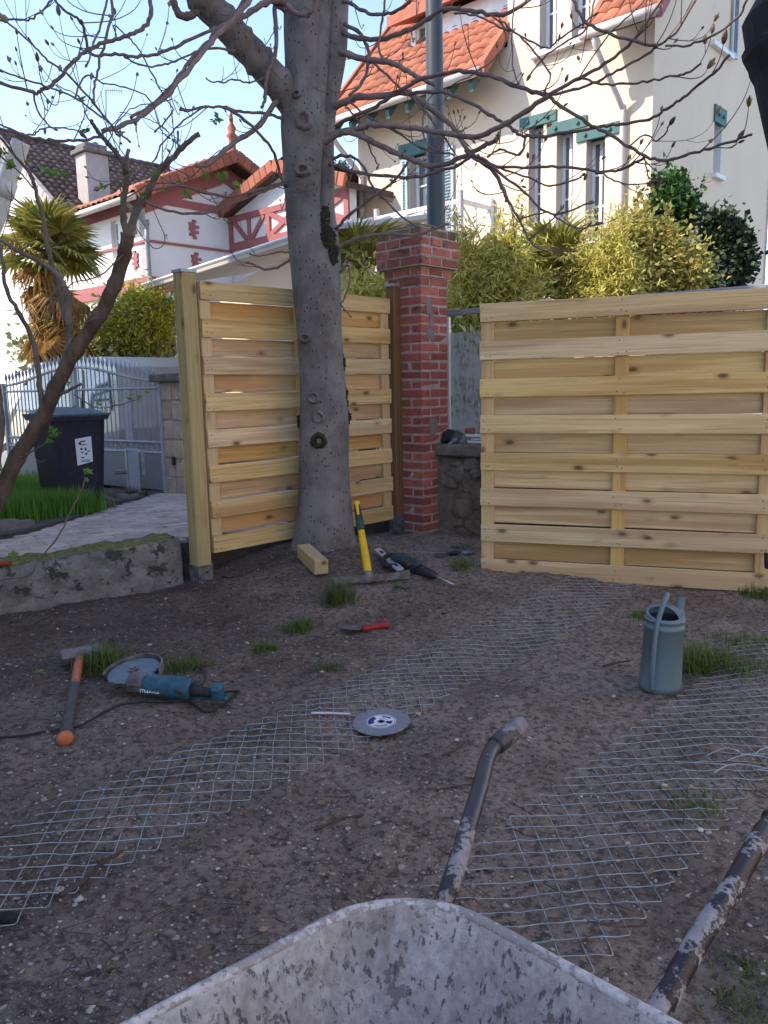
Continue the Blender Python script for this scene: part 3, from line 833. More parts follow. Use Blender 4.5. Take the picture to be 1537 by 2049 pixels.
# grass tufts on the soil, one thing each
def tuft(px, py, n, L, sp, label, mat='lf_grass', seed=0, lean=.9):
    p = G(px, py)
    me = grass('grass_tuft', [(0, 0)], n, L, sp, MAT[mat], seed, lean, .0022, lambda x, y: gz_np(x + p.x, y + p.y) - p.z)
    o = link_mesh('grass_tuft', me, None, p)
    WL[o.name] = p
    tag(o, label, 'grass', 'grass tufts on the bare soil')
tuft(678, 1205, 420, .15, .045, 'tall yellowish grass clump in front of the mattock head', 'lf_grassdry', 1)
tuft(600, 1258, 420, .055, .045, 'low round green tuft left of the red trowel', 'lf_grass', 2)
tuft(530, 1302, 160, .05, .03, 'small tuft between the round tuft and the angle grinder', 'lf_grass', 3)
tuft(205, 1338, 520, .13, .05, 'lush tuft between the sledgehammer head and the grinder disc', 'lf_grass', 4)
tuft(372, 1338, 260, .075, .055, 'spreading tuft just behind the grinder body', 'lf_grass', 5, 1.3)
tuft(926, 1134, 200, .06, .05, 'small tuft at the foot of the gap left of the leaning panel', 'lf_grass', 6)
tuft(1402, 1335, 520, .12, .065, 'bright tuft touching the right side of the watering can', 'lf_grass', 7, 1.1)
tuft(1287, 1238, 200, .06, .04, 'small tuft just left of the top of the watering can', 'lf_grass', 8)
tuft(1478, 1335, 320, .07, .09, 'spread out tuft at the edge of the mesh right of the watering can', 'lf_grass', 9, 1.1)
tuft(1505, 1292, 320, .07, .09, 'tuft at the right edge above the mesh', 'lf_grass', 10, 1.1)
tuft(1522, 1190, 300, .10, .06, 'dark tuft under the right end of the leaning panel', 'lf_grass', 11)
tuft(1490, 1188, 140, .05, .05, 'thin tuft under the leaning panel left of the dark tuft', 'lf_grass', 16)
tuft(1500, 1955, 110, .032, .03, 'small tuft beside the right handle at the lower right', 'lf_grassdry', 12, 1.3)
tuft(1480, 2025, 90, .032, .035, 'small tuft in the lower right corner', 'lf_grassdry', 13, 1.3)
tuft(1385, 1610, 130, .03, .06, 'sparse green blades growing through the right mesh', 'lf_grass', 14, 1.2)
tuft(655, 1340, 120, .04, .03, 'sparse tuft at the edge of the left mesh', 'lf_grass', 15, 1.2)
def weed(px, py, label, seed):
    p = G(px, py, .004); b = MB(); r = random.Random(seed)
    for i in range(9):
        a = r.uniform(0, 6.28); L = r.uniform(.025, .045)
        d = Vector((math.cos(a), math.sin(a), .35)).normalized(); s = Vector((-d.y, d.x, 0)) * L * .35
        b.add([p, p + d * L * .5 + s, p + d * L, p + d * L * .5 - s], [(0, 1, 2, 3)])
    ob('weed', b, MAT['lf_spring'], loc=p, label=label, cat='weed', group='broad leaved weeds')
weed(795, 1174, 'pale flat weed in front of the mattock blade', 1)
weed(812, 1176, 'green leafy weed in front of the drill', 2)
weed(78, 1347, 'pale green leaf rosette left of the sledgehammer shaft', 3)

# ================================================================== FENCE PANELS
def slat_mesh(L, T, H, nails, name, mat):
    b = MB(); b.bbox((0, 0, 0), (L, T, H), bev=.003)
    for x, z in nails:
        vs = [(x + .0042 * math.cos(k * math.pi / 3), -T / 2 - .0008, z + .0042 * math.sin(k * math.pi / 3)) for k in range(6)]
        b.add(vs, [(0, 1, 2, 3, 4, 5)], 1)
    return mesh_from(name, b, [mat, MAT['nail']])
def vary(me, a):
    m2 = me.copy()
    for v in m2.vertices:
        v.co.z += a * math.sin(v.co.x * 2.1 + a * 900)
    return m2
def fence_panel(loc, rz, label, backmat, gap, seed):
    r = random.Random(seed)
    root = empty('slatted_fence', loc, label, 'fence panel', 'slatted timber fence panels', rz)
    Wd, Hb, pitch = 1.80, .119, .2425
    xs_ = (.045, .90 if gap < .01 else .86, 1.755)
    nails = [(x - .9 + dx, z) for x in xs_ for dx, z in ((-.018, .03), (.02, -.034), (-.012, -.03))]
    for k in range(8):
        nl = [(x + r.uniform(-.012, .012), z + r.uniform(-.01, .01)) for x, z in nails]
        me = slat_mesh(Wd - r.uniform(0, .006), .018, Hb, nl, 'front_board', MAT['board'])
        inst('front_board', me, root, (.90 + r.uniform(-.003, .003), -.0255, .06 + pitch * k + r.uniform(-.002, .002)), rot=(r.uniform(-.01, .01), r.uniform(-.0025, .0025), 0))
    me = slat_mesh(Wd, .018, .2425 - .119 - gap + .006, [], 'back_board', MAT[backmat])
    for k in range(7):
        inst('back_board', me, root, (.90, .0255, .06 + pitch * (k + .5) + r.uniform(-.003, .003)), rot=(r.uniform(-.01, .01), r.uniform(-.004, .004), 0))
    for x in xs_:
        b = MB(); b.bbox((0, 0, 0), (.085, .032, 1.81), bev=.004)
        inst('batten', mesh_from('batten', b, MAT['batten']), root, (x, 0, .905))
    return root
ang = math.atan2(pd.y, pd.x)
fence_panel((PA.x + pd.x * .07, PA.y + pd.y * .07, .212), ang, 'slatted timber panel fixed between two posts behind the chestnut trunk', 'backboard', .012, 4)
QA = Vector((.665, 5.40, 0)); QB = Vector((2.33, 4.78, 0)); qd = (QB - QA).normalized()
fence_panel((QA.x, QA.y, .025), math.atan2(qd.y, qd.x), 'loose slatted timber panel standing on the soil at the right', 'board', .004, 9)

def fence_post(c, z0, z1, rz, s, label, mat, zb):
    root = empty('fence_post', (c[0], c[1], 0), label, 'fence post', 'timber fence posts with zinc caps')
    rot = Matrix.Rotation(rz, 3, 'Z')
    b = MB(); b.bbox((c[0], c[1], (z0 + z1) / 2), (s, s, z1 - z0), rot, .005); ob('shaft', b, MAT[mat], root)
    b = MB(); b.bbox((c[0], c[1], z1 + .006), (s + .012, s + .012, .022), rot, .003); ob('cap', b, MAT['zinc'], root)
    b = MB(); t = .004
    for sx, sy, w, d in ((1, 0, t, s + .008), (-1, 0, t, s + .008), (0, 1, s, t), (0, -1, s, t)):
        b.box(Vector((c[0], c[1], zb + .05)) + rot @ Vector((sx * (s / 2 + t / 2), sy * (s / 2 + t / 2), 0)), (w, d, .16), rot)
    b.box((c[0], c[1], zb - .12), (.03, .03, .25), rot)
    an = ob('ground_anchor', b, MAT['anchor'], root)
    b = MB()
    for zz in (.02, .08):
        b.tube([Vector((c[0], c[1], zb + zz)) + rot @ Vector((0.01, -s / 2 - .004, 0)), Vector((c[0], c[1], zb + zz)) + rot @ Vector((.01, -s / 2 - .011, 0))], .007, 6)
    ob('screw', b, MAT['nail'], an)
    return root
pc = PA + pd * .0 + Vector((-.0, .0, 0))
fence_post((PA.x - .012, PA.y - .02), .07, 2.075, ang, .106, 'pale new fence post at the left end of the fixed panel above the low wall', 'post', .02)
pq = PA + pd * 1.945
fence_post((pq.x, pq.y), .16, 2.13, ang, .088, 'brown stained fence post against the brick pillar', 'postdark', .11)

# ================================================================== BRICK PILLAR
HK = Vector((.33, 6.60, 0)); hs = .345
pcn = HK + (U + V_) * (hs / 2)
pil = empty('brick_pillar', (pcn.x, pcn.y, .03), 'old red brick gate pillar with a corbelled mossy top', 'pillar')
pang = math.atan2(U.y, U.x)
def brick_mesh(l, d, h, mat, seed):
    r = random.Random(seed); b = MB(); b.bbox((0, 0, 0), (l, d, h), bev=.006)
    for i, p in enumerate(b.v): b.v[i] = p + Vector((r.uniform(-.0025, .0025), r.uniform(-.0025, .0025), r.uniform(-.003, .003)))
    return mesh_from('brick', b, MAT[mat])
BM = {m: [brick_mesh(.222, .108, .0625, m, s) for s in range(5)] for m in ('brick', 'brickcap', 'brickmoss')}
nb = 0
core = MB()
rp = Matrix.Rotation(pang, 3, 'Z')
zc = .035
courses = [(.345, 'brick')] * 28 + [(.352, 'brick'), (.395, 'brickcap'), (.485, 'brickcap'), (.495, 'brickcap'), (.488, 'brickcap'), (.455, 'brickmoss')]
for k, (w, mt) in enumerate(courses):
    chir = 1 if k % 2 else -1
    H = w / 2
    Ltot = w - .108 - .012
    parts_ = [(Ltot, 0)] if Ltot < .27 else [((Ltot - .012) * f, 0) for f in ((.36, .64) if k % 2 else (.62, .38))]
    for q in range(4):
        x = -H
        for (L, _) in parts_:
            cx = (x + L / 2) * chir; x += L + .012
            p = Matrix.Rotation(q * math.pi / 2, 3, 'Z') @ Vector((cx, -H + .054, 0))
            p = rp @ p
            mtt = mt
            if mt == 'brick' and k > 22 and rng.random() < .25: mtt = 'brickcap'
            inst('brick', rng.choice(BM[mtt]), pil, (p.x + rng.uniform(-.002, .002), p.y + rng.uniform(-.002, .002), zc - .03 + .031), rot=(rng.uniform(-.012, .012), rng.uniform(-.012, .012), pang + q * math.pi / 2 + rng.uniform(-.012, .012)), scale=(L / .222, 1, 1))
            nb += 1
    core.box((pcn.x, pcn.y, zc + .031), (w - .006, w - .006, .0755), rp)
    zc += .0745
print('bricks', nb, zc)
core.box((pcn.x, pcn.y, .0), (.36, .36, .10), rp)
ob('mortar', core, MAT['mortar'], pil)
b = MB(); n = 9
vs = []; fs = []
for j in range(n):
    for i in range(n):
        u_, v2 = (i / (n - 1) - .5) * 2, (j / (n - 1) - .5) * 2
        h = (1 - max(abs(u_), abs(v2)) ** 1.3) * .085 + rng.uniform(-.01, .01)
        p = rp @ Vector((u_ * .215, v2 * .215, 0)); vs.append((pcn.x + p.x, pcn.y + p.y, zc + h - .006))
for j in range(n - 1):
    for i in range(n - 1): fs.append((j * n + i, j * n + i + 1, (j + 1) * n + i + 1, (j + 1) * n + i))
b.add(vs, fs); ob('mossy_mortar_top', b, MAT['moss'], pil, smooth=True)
# grey cement patches on the right face
b = MB()
for s, z, w, h in ((.10, 1.96, .07, .14), (.13, 1.85, .05, .10), (.115, 1.74, .10, .10), (.14, .99, .10, .16)):
    m = 14; c = HK + U * s - V_ * .0035; vs = []
    for k in range(m):
        a = 2 * math.pi * k / m; rr = rng.uniform(.40, .56) / max(abs(math.cos(a)), abs(math.sin(a))) ** .8
        vs.append(c + U * (math.cos(a) * w * rr) + Vector((0, 0, z + math.sin(a) * h * rr)))
    b.prism(vs, V_ * .01)
ob('cement_patch', b, MAT['cement'], pil)

# ================================================================== BOUNDARY WALL, FROSTED SHEET, RAIL (along the street, right of the pillar)
W0 = HK + U * .10 ; wdv = Vector((.82, -.572, 0)).normalized(); wnv = Vector((-wdv.y, wdv.x, 0))
bw = empty('boundary_wall', (W0.x, W0.y, 0), 'low rubble wall with a dark stone coping between the brick pillar and the loose panel', 'wall')
P0 = Vector((.66, 6.78, 0)) - wdv * .22
P1 = P0 + wdv * 3.6
prof = [(-.13, 0), (-.13, .2), (-.125, .4), (-.13, .6), (-.12, .8), (-.125, 1.0), (.13, 1.0), (.13, 0)]
ob('rubble_face', wall_strip(P0 + wnv * .0, P1, wnv, prof, 110, .03, 17, ztop=lambda t: .735), MAT['rubble'], bw, smooth=True)
rs_ = random.Random(77)
for k in range(60):
    q = rs_.uniform(.14, 1.2); z = .03 + .68 * rs_.random(); s = rs_.uniform(.035, .085)
    p = P0 + wdv * q - wnv * .125; b = MB(); b.blob((p.x, p.y, z), (s * 1.4, .03, s * rs_.uniform(.7, 1.1)), 2, .3, seed=k, rot=Matrix.Rotation(math.atan2(wdv.y, wdv.x), 3, 'Z') @ Matrix.Rotation(rs_.uniform(-.3, .3), 3, 'Y')); ob('rubble_stone', b, MAT['rubble'] if k % 3 else MAT['coping'], bw, smooth=True)
k = 0; x = 0
while x < 3.5:
    L = 1.17; c = P0 + wdv * (x + L / 2 - .10); b = MB()
    b.bbox((c.x, c.y, .785), (L - .012, .36, .10), Matrix.Rotation(math.atan2(wdv.y, wdv.x), 3, 'Z'), .014); x += L
    for i, p in enumerate(b.v): b.v[i] = p + Vector((0, 0, rng.uniform(-.005, .005)))
    ob('coping_stone', b, MAT['coping'], bw)
wrot = Matrix.Rotation(math.atan2(wdv.y, wdv.x), 3, 'Z')
sc = empty('frosted_screen', (P0.x, P0.y, .835), 'frosted grey plastic sheet in a white angle frame beside the brick pillar', 'screen')
s0 = P0 + wnv * .10
ps = at(893, 760, 0.1); 
sx0 = .075
b = MB(); c = s0 + wdv * (sx0 + .55); b.box((c.x, c.y, 1.30), (1.10, .006, .92), wrot); ob('sheet', b, MAT['frosted'], sc)
b = MB(); c = s0 + wdv * (sx0 - .012) - wnv * .012; b.box((c.x, c.y, 1.36), (.022, .03, 1.06), wrot); ob('angle_frame', b, MAT['white'], sc)
rl = empty('metal_rail', (P0.x, P0.y, 1.9), 'grey metal rail running behind the top of the loose panel', 'rail')
b = MB(); c = s0 + wdv * 1.75; b.bbox((c.x, c.y, 1.925), (3.45, .04, .045), wrot, .004); ob('bar', b, MAT['rail'], rl)
for q in (.95, 2.75):
    c = s0 + wdv * q; b = MB(); b.bbox((c.x, c.y, 1.39), (.08, .06, 1.12), wrot, .005); o = ob('upright', b, MAT['rail'], rl)
    b = MB(); b.bbox((c.x, c.y, 1.958), (.105, .085, .02), wrot, .004); ob('cap', b, MAT['white'], o)

# things left on the coping
zcop = .837
def onc(q, o=0.0, z=zcop): p = P0 + wdv * q + wnv * o; return Vector((p.x, p.y, z))
b = MB(); b.blob(onc(.10, -.03, zcop + .045), (.10, .075, .062), 3, .35, seed=5); b.blob(onc(.02, -.04, zcop + .03), (.06, .05, .045), 2, .3, seed=8)
ob('black_bag', b, MAT['blackcloth'], label='crumpled black plastic bag on the stone coping against the pillar', cat='bag', smooth=True)
b = MB(); p = onc(.24, -.10, zcop + .05)
b.bbox(p, (.07, .018, .13), Matrix.Rotation(.5, 3, 'Y') @ Matrix.Rotation(.35, 3, 'X'), .004); b.bbox(p + Vector((-.035, -.01, -.03)), (.03, .02, .09), Matrix.Rotation(.9, 3, 'Y'), .004)
ob('plastic_bracket', b, MAT['anchor'], label='folded grey plastic bracket lying against the black bag', cat='bracket')
b = MB(); b.bbox(onc(.30, .02, zcop + .105), (.075, .05, .04), wrot, .004); ob('brick_fragment', b, MAT['brick'], label='small red brick fragment on the white boards on the coping', cat='brick')
for i, (q, o, z, L, lab) in enumerate(((.60, .02, .012, .60, 'lowest white board stacked on the coping'), (.62, .035, .037, .58, 'middle white board stacked on the coping'), (.59, .025, .064, .62, 'topmost white board stacked on the coping under the brick fragment'))):
    b = MB(); b.bbox(onc(q, o, zcop + z), (L, .10, .02), Matrix.Rotation(math.atan2(wdv.y, wdv.x) + rng.uniform(-.05, .05), 3, 'Z'), .002)
    ob('white_board', b, MAT['white'], label=lab, cat='board', group='white boards on the coping')
b = MB(); p = onc(.50, -.09, zcop + .10)
M_ = Matrix.Rotation(-.5, 3, 'Z') @ Matrix.Rotation(.5, 3, 'X')
b.add([p + M_ @ Vector(q) for q in ((-.05, 0, -.06), (.03, 0, -.04), (.035, .02, .03), (-.005, .015, .05), (.05, -.02, .07), (-.05, .01, .02))], [(0, 1, 2, 5), (5, 2, 3), (3, 2, 4)])
ob('paper_label', b, MAT['paper'], label='torn white paper label standing on the boards beside the loose panel', cat='paper')

# ================================================================== LAMP POST
lp = at(873, 455, 8.3); b = MB()
M_ = Matrix.Translation((lp.x, lp.y, 0))
lpo = empty('lamp_post', (lp.x, lp.y, -.1), 'tall tapered blue grey steel lamp post rising behind the brick pillar', 'lamp post')
prof = [(.108, -.1), (.105, 1.2), (.098, 2.2), (.084, 4.2), (.066, 7.0), (.06, 7.05)]
b.lathe(prof, M_, 28, close=True); ob('pole', b, MAT['lamp'], lpo, smooth=True)
b = MB(); b.lathe([(.115, 1.2), (.115, 1.32), (.1, 1.34)], M_, 28); ob('collar', b, MAT['lamp'], lpo, smooth=True)

# ================================================================== STREET GATE, STONE PIER, MOTOR, BIN
zg = zD(9.15) - .02
sp = empty('stone_pier', (gp.x + .19, gp.y, zg), 'pale stone block gate pier with a dark flat cap beside the wheelie bin', 'pier')
grot = math.atan2(gd.y, gd.x) + math.pi
c = gp + Vector((.20, .05, 0)); z = zg
for k in range(6):
    h = .215 + rng.uniform(-.01, .01)
    for s in ((-1, 1) if k % 2 else (-.6, .6) if k == 2 else (-1, 1)):
        f = rng.uniform(.44, .56)
        w = .345 * (f if s < 0 else 1 - f) - .006
        b = MB(); b.bbox((0, 0, 0), (w, .335, h - .012), bev=.012)
        for i, p in enumerate(b.v): b.v[i] = p + Vector((rng.uniform(-.004, .004), rng.uniform(-.008, .008), rng.uniform(-.004, .004)))
        cx = (-.1725 + w / 2) if s < 0 else (.1725 - w / 2)
        q = Matrix.Rotation(grot, 3, 'Z') @ Vector((cx, 0, 0))
        inst('stone_block', mesh_from('stone_block', b, MAT['stone']), sp, (c.x + q.x - sp.location.x, c.y + q.y - sp.location.y, z + h / 2 - zg), grot)
    z += h
b = MB(); b.box((c.x, c.y, (z + zg) / 2), (.325, .315, z - zg), Matrix.Rotation(grot, 3, 'Z')); ob('mortar', b, MAT['mortar'], sp)
b = MB(); b.bbox((c.x - .02, c.y - .02, z + .045), (.50, .46, .09), Matrix.Rotation(grot, 3, 'Z'), .012); ob('cap', b, MAT['stonedark'], sp)
b = MB(); q = c + Matrix.Rotation(grot, 3, 'Z') @ Vector((.0, -.176, 0)); b.bbox((q.x, q.y, zg + .40), (.04, .03, .095), Matrix.Rotation(grot, 3, 'Z'), .004); ob('sensor', b, MAT['black'], sp)

ga = empty('street_gate', (gp.x, gp.y, zg), 'grey metal double gate with spear topped pickets and a curved top rail', 'gate')
GL = 3.5
def gpt(s, z, o=0.0):
    q = gp + gd * s + Vector((gd.y, -gd.x, 0)) * (-o) ; return Vector((q.x, q.y, z))
def toprail(s):
    t = s / GL; return 1.44 + .20 * (.5 - .5 * math.cos(2 * math.pi * t)) ** 1.0
for a, e in ((.05, 1.72), (1.78, 3.45)):
    lf = ob('gate_leaf', MB().tube([gpt(a + (e - a) * i / 14, toprail(a + (e - a) * i / 14)) for i in range(15)], .018, 6), MAT['gate'], ga)
    b = MB()
    for z_ in (.62, .74, 1.36): b.tube([gpt(a, z_), gpt(e, z_)], .018, 6)
    ob('rail', b, MAT['gate'], lf)
    b = MB(); c = gpt((a + e) / 2, (zg + .05 + .60) / 2); b.box(c, (e - a, .02, .60 - zg - .05), Matrix.Rotation(math.atan2(gd.y, gd.x), 3, 'Z')); ob('kick_plate', b, MAT['gatedark'], lf)
    for q, ht in ((a, toprail(a) + .10), (e, toprail(e) + .03)):
        b = MB(); c = gpt(q, (zg + .03 + ht) / 2); b.bbox(c, (.05, .05, ht - zg - .03), Matrix.Rotation(math.atan2(gd.y, gd.x), 3, 'Z'), .004); ob('stile', b, MAT['gate'], lf)
    b = MB(); c = gpt(a + .62, 1.05); b.box(c, (.13, .012, .66), Matrix.Rotation(math.atan2(gd.y, gd.x), 3, 'Z')); ob('lock_plate', b, MAT['gate'], lf)
    n = 19
    for k in range(1, n):
        s = a + (e - a) * k / n; b = MB(); t = toprail(s) + .09
        b.tube([gpt(s, .74), gpt(s, t)], .0085, 5, caps=False)
        b.lathe([(.009, t - .03), (.017, t - .012), (.021, t + .02), (.012, t + .05), (.002, t + .085)], Matrix.Translation(gpt(s, 0)), 6)
        ob('picket', b, MAT['gate'], lf)
    for k in range(17):
        s = a + .06 + (e - a - .12) * k / 16
        M_ = M4(frame(gd, (gd.y, -gd.x, 0)), gpt(s, .68))
        pts = [M_ @ Vector((.040 * math.cos(q * math.pi / 6), .048 * math.sin(q * math.pi / 6), 0)) for q in range(13)]
        b = MB(); b.tube(pts, .009, 5, caps=False); ob('scroll_ring', b, MAT['gate'], lf)
b = MB(); c = at(266, 950, 8.95); mt = empty('gate_motor', (c.x, c.y, zD(8.95)), 'light grey gate motor housing standing in front of the stone pier', 'gate motor')
b.bbox((c.x, c.y, zD(8.95) + .265), (.13, .12, .53), Matrix.Rotation(.5, 3, 'Z'), .012); ob('housing', b, MAT['gate'], mt)
b = MB(); b.bbox((c.x + .1, c.y + .05, zD(8.95) + .36), (.05, .06, .27), Matrix.Rotation(.5, 3, 'Z'), .006); b.bbox((c.x - .13, c.y + .03, zD(8.95) + .27), (.16, .05, .05), Matrix.Rotation(.2, 3, 'Z'), .01); ob('arm', b, MAT['rail'], mt)

bx = Vector((.74, .67, 0)).normalized(); by = Vector((-bx.y, bx.x, 0))
bc = at(141, 940, 8.0); zb = zD(8.42) + .0
bn = empty('wheelie_bin', (bc.x, bc.y, zb), 'dark wheelie bin with a grey lid and a white notice stuck on its front', 'bin')
brot = Matrix((bx, by, Vector((0, 0, 1)))).transposed()
def bl(x, y, z): return Vector((bc.x, bc.y, zb)) + brot @ Vector((x, y, z))
def frustum(b, z0, w0, d0, z1, w1, d1, yo=0.0, mi=0):
    vs = [bl(sx * w / 2, sy * d / 2 + o, z) for (z, w, d, o) in ((z0, w0, d0, 0), (z1, w1, d1, yo)) for sx, sy in ((-1, -1), (1, -1), (1, 1), (-1, 1))]
    b.add(vs, [(3, 2, 1, 0), (4, 5, 6, 7), (0, 1, 5, 4), (1, 2, 6, 5), (2, 3, 7, 6), (3, 0, 4, 7)], mi)
b = MB(); frustum(b, .05, .42, .46, .90, .52, .62); frustum(b, .0, .40, .40, .05, .42, .46)
for x in (-.22, .22): frustum_b = b.prism([bl(x * .93 - .012, -.238, .07), bl(x * .93 + .012, -.238, .07), bl(x * 1.1 + .012, -.316, .88), bl(x * 1.1 - .012, -.316, .88)], brot @ Vector((0, .02, 0)))
ob('body', b, MAT['binbody'], bn)
b = MB(); frustum(b, .88, .56, .68, .925, .585, .72); ob('rim', b, MAT['binlid'], bn)
b = MB()
for k in range(22): b.box(bl(-.26 + k * .025, -.363, .90), (.010, .012, .030), brot)
ob('rim_rib', b, MAT['binbody'], bn)
b = MB(); n = 8; vs = []; fs = []
for j in range(n + 1):
    for i in range(n + 1):
        u_, w_ = i / n * 2 - 1, j / n * 2 - 1
        vs.append(bl(u_ * .30, w_ * .37, .935 + .05 * (1 - u_ ** 4) * (1 - w_ ** 4) + .03 * (w_ + 1) / 2))
for j in range(n):
    for i in range(n): fs.append((j * (n + 1) + i, j * (n + 1) + i + 1, (j + 1) * (n + 1) + i + 1, (j + 1) * (n + 1) + i))
b.add(vs, fs); frustum(b, .925, .60, .74, .942, .60, .74); ob('lid', b, MAT['binlid'], bn, smooth=False)
b = MB(); b.tube([bl(-.26, .40, .93), bl(.26, .40, .93)], .016, 8); ob('hinge_bar', b, MAT['binbody'], bn)
for s in (-1, 1):
    b = MB(); M_ = M4(brot @ Matrix.Rotation(math.pi / 2, 3, 'Y'), bl(s * .24, .24, .10)); b.lathe([(.02, -.025), (.1, -.025), (.1, .025), (.02, .025)], M_, 18); ob('wheel', b, MAT['tyre'], bn)
# notice: white sheet with small dark symbols
def front(x, z, o=.004): 
    t = (z - .05) / .85; return bl(x, -(.23 + .08 * t) - o, z)
b = MB(); b.add([front(-.03, .44), front(.125, .47), front(.115, .72), front(-.045, .70)], [(0, 1, 2, 3)], 0)
for (x, z, w, h) in ((.03, .675, .05, .012), (.0, .655, .025, .025), (.035, .64, .06, .008), (.015, .60, .022, .02), (.055, .595, .018, .025), (.085, .575, .03, .012), (.02, .565, .02, .014), (.06, .55, .022, .02), (.025, .515, .03, .012), (.05, .49, .09, .006), (.05, .475, .10, .006)):
    b.add([front(x - w / 2, z - h / 2, .006), front(x + w / 2, z - h / 2, .006), front(x + w / 2, z + h / 2, .006), front(x - w / 2, z + h / 2, .006)], [(0, 1, 2, 3)], 1)
ob('notice', b, [MAT['paper'], MAT['ink']], bn)

# ================================================================== HOUSES ACROSS THE STREET
class Wall:
    # local frame on a vertical wall: s along ax, w outward, z up
    def __init__(s, O, ax, out): s.O = Vector((O.x, O.y, 0)); s.ax = ax; s.out = out
    def p(s, a, w, z): q = s.O + s.ax * a + s.out * w; return Vector((q.x, q.y, z))
    def px(s, x, y, w=0.0):
        q = onplane(x, y, s.O + s.out * w, s.out); return ((q - s.O).dot(s.ax), q.z)
    def rect(s, b, a0, a1, z0, z1, w0, w1, mi=0):
        # solid slab on the wall between outward offsets w0 < w1
        P = [s.p(a, w, z) for w in (w0, w1) for a, z in ((a0, z0), (a1, z0), (a1, z1), (a0, z1))]
        b.add(P, [(0, 1, 2, 3), (7, 6, 5, 4), (0, 4, 5, 1), (1, 5, 6, 2), (2, 6, 7, 3), (3, 7, 4, 0)], mi)
    def polyslab(s, b, pts, w0, w1, mi=0):
        b.prism([s.p(a, w0, z) for a, z in pts], s.out * (w1 - w0), mi)
    def bar(s, b, A, B, wd, w0, w1, mi=0):
        A = Vector((A[0], A[1])); B = Vector((B[0], B[1])); d = (B - A).normalized(); n = Vector((-d.y, d.x)) * wd / 2
        s.polyslab(b, [tuple(A - n), tuple(B - n), tuple(B + n), tuple(A + n)], w0, w1, mi)
    def grid(s, b, a0, a1, z0, z1, holes, depth=.22, mi=0, mr=0):
        A = sorted({a0, a1, *[h[0] for h in holes], *[h[1] for h in holes]}); Z = sorted({z0, z1, *[h[2] for h in holes], *[h[3] for h in holes]})
        A = [a for a in A if a0 <= a <= a1]; Z = [z for z in Z if z0 <= z <= z1]
        for i in range(len(A) - 1):
            for j in range(len(Z) - 1):
                ca, cz = (A[i] + A[i + 1]) / 2, (Z[j] + Z[j + 1]) / 2
                if any(h[0] < ca < h[1] and h[2] < cz < h[3] for h in holes): continue
                b.add([s.p(A[i], 0, Z[j]), s.p(A[i + 1], 0, Z[j]), s.p(A[i + 1], 0, Z[j + 1]), s.p(A[i], 0, Z[j + 1])], [(0, 1, 2, 3)], mi)
        for h in holes:
            q = [(h[0], h[2]), (h[1], h[2]), (h[1], h[3]), (h[0], h[3])]
            for i in range(4):
                a, c = q[i], q[(i + 1) % 4]
                b.add([s.p(a[0], 0, a[1]), s.p(c[0], 0, c[1]), s.p(c[0], -depth, c[1]), s.p(a[0], -depth, a[1])], [(3, 2, 1, 0)], mr)
def window(W, h, parent, depth=.17, fw=.055, cols=2, rows=1, frame_mat='white', sill=None, lintel=None):
    a0, a1, z0, z1 = h
    b = MB()
    for (x0, x1, y0, y1) in ((a0, a0 + fw, z0, z1), (a1 - fw, a1, z0, z1), (a0 + fw, a1 - fw, z0, z0 + fw), (a0 + fw, a1 - fw, z1 - fw, z1)):
        W.rect(b, x0, x1, y0, y1, -depth - .05, -depth)
    iw = (a1 - a0 - 2 * fw) / cols; ih = (z1 - z0 - 2 * fw) / rows
    for i in range(1, cols): W.rect(b, a0 + fw + iw * i - .025, a0 + fw + iw * i + .025, z0 + fw, z1 - fw, -depth - .045, -depth + .006)
    for j in range(1, rows): W.rect(b, a0 + fw, a1 - fw, z0 + fw + ih * j - .014, z0 + fw + ih * j + .014, -depth - .04, -depth + .003)
    w = ob('window', b, MAT[frame_mat], parent)
    for i in range(cols):
        for j in range(rows):
            b = MB(); x = a0 + fw + iw * i; y = z0 + fw + ih * j
            W.rect(b, x, x + iw, y, y + ih, -depth - .034, -depth - .026); ob('pane', b, MAT['glass'], w)
    b = MB(); W.rect(b, a0, a1, z0, z1, -depth - .30, -depth - .28); ob('curtain', b, MAT['creamin'], w)
    if sill:
        b = MB(); W.rect(b, a0 - sill, a1 + sill, z0 - .07, z0 + .003, -depth, .09); ob('sill', b, MAT['white'], w)
    if lintel:
        l0, l1, lh, m = lintel
        b = MB(); W.rect(b, a0 - l0, a1 + l1, z1 - .02, z1 + lh, -.05, .035)
        for q in (a0 - l0 + .16, a1 + l1 - .16): b.tube([W.p(q, .03, z1 + lh * .45), W.p(q, .07, z1 + lh * .45)], .03, 8)
        ob('lintel', b, MAT[m], w)
    return w
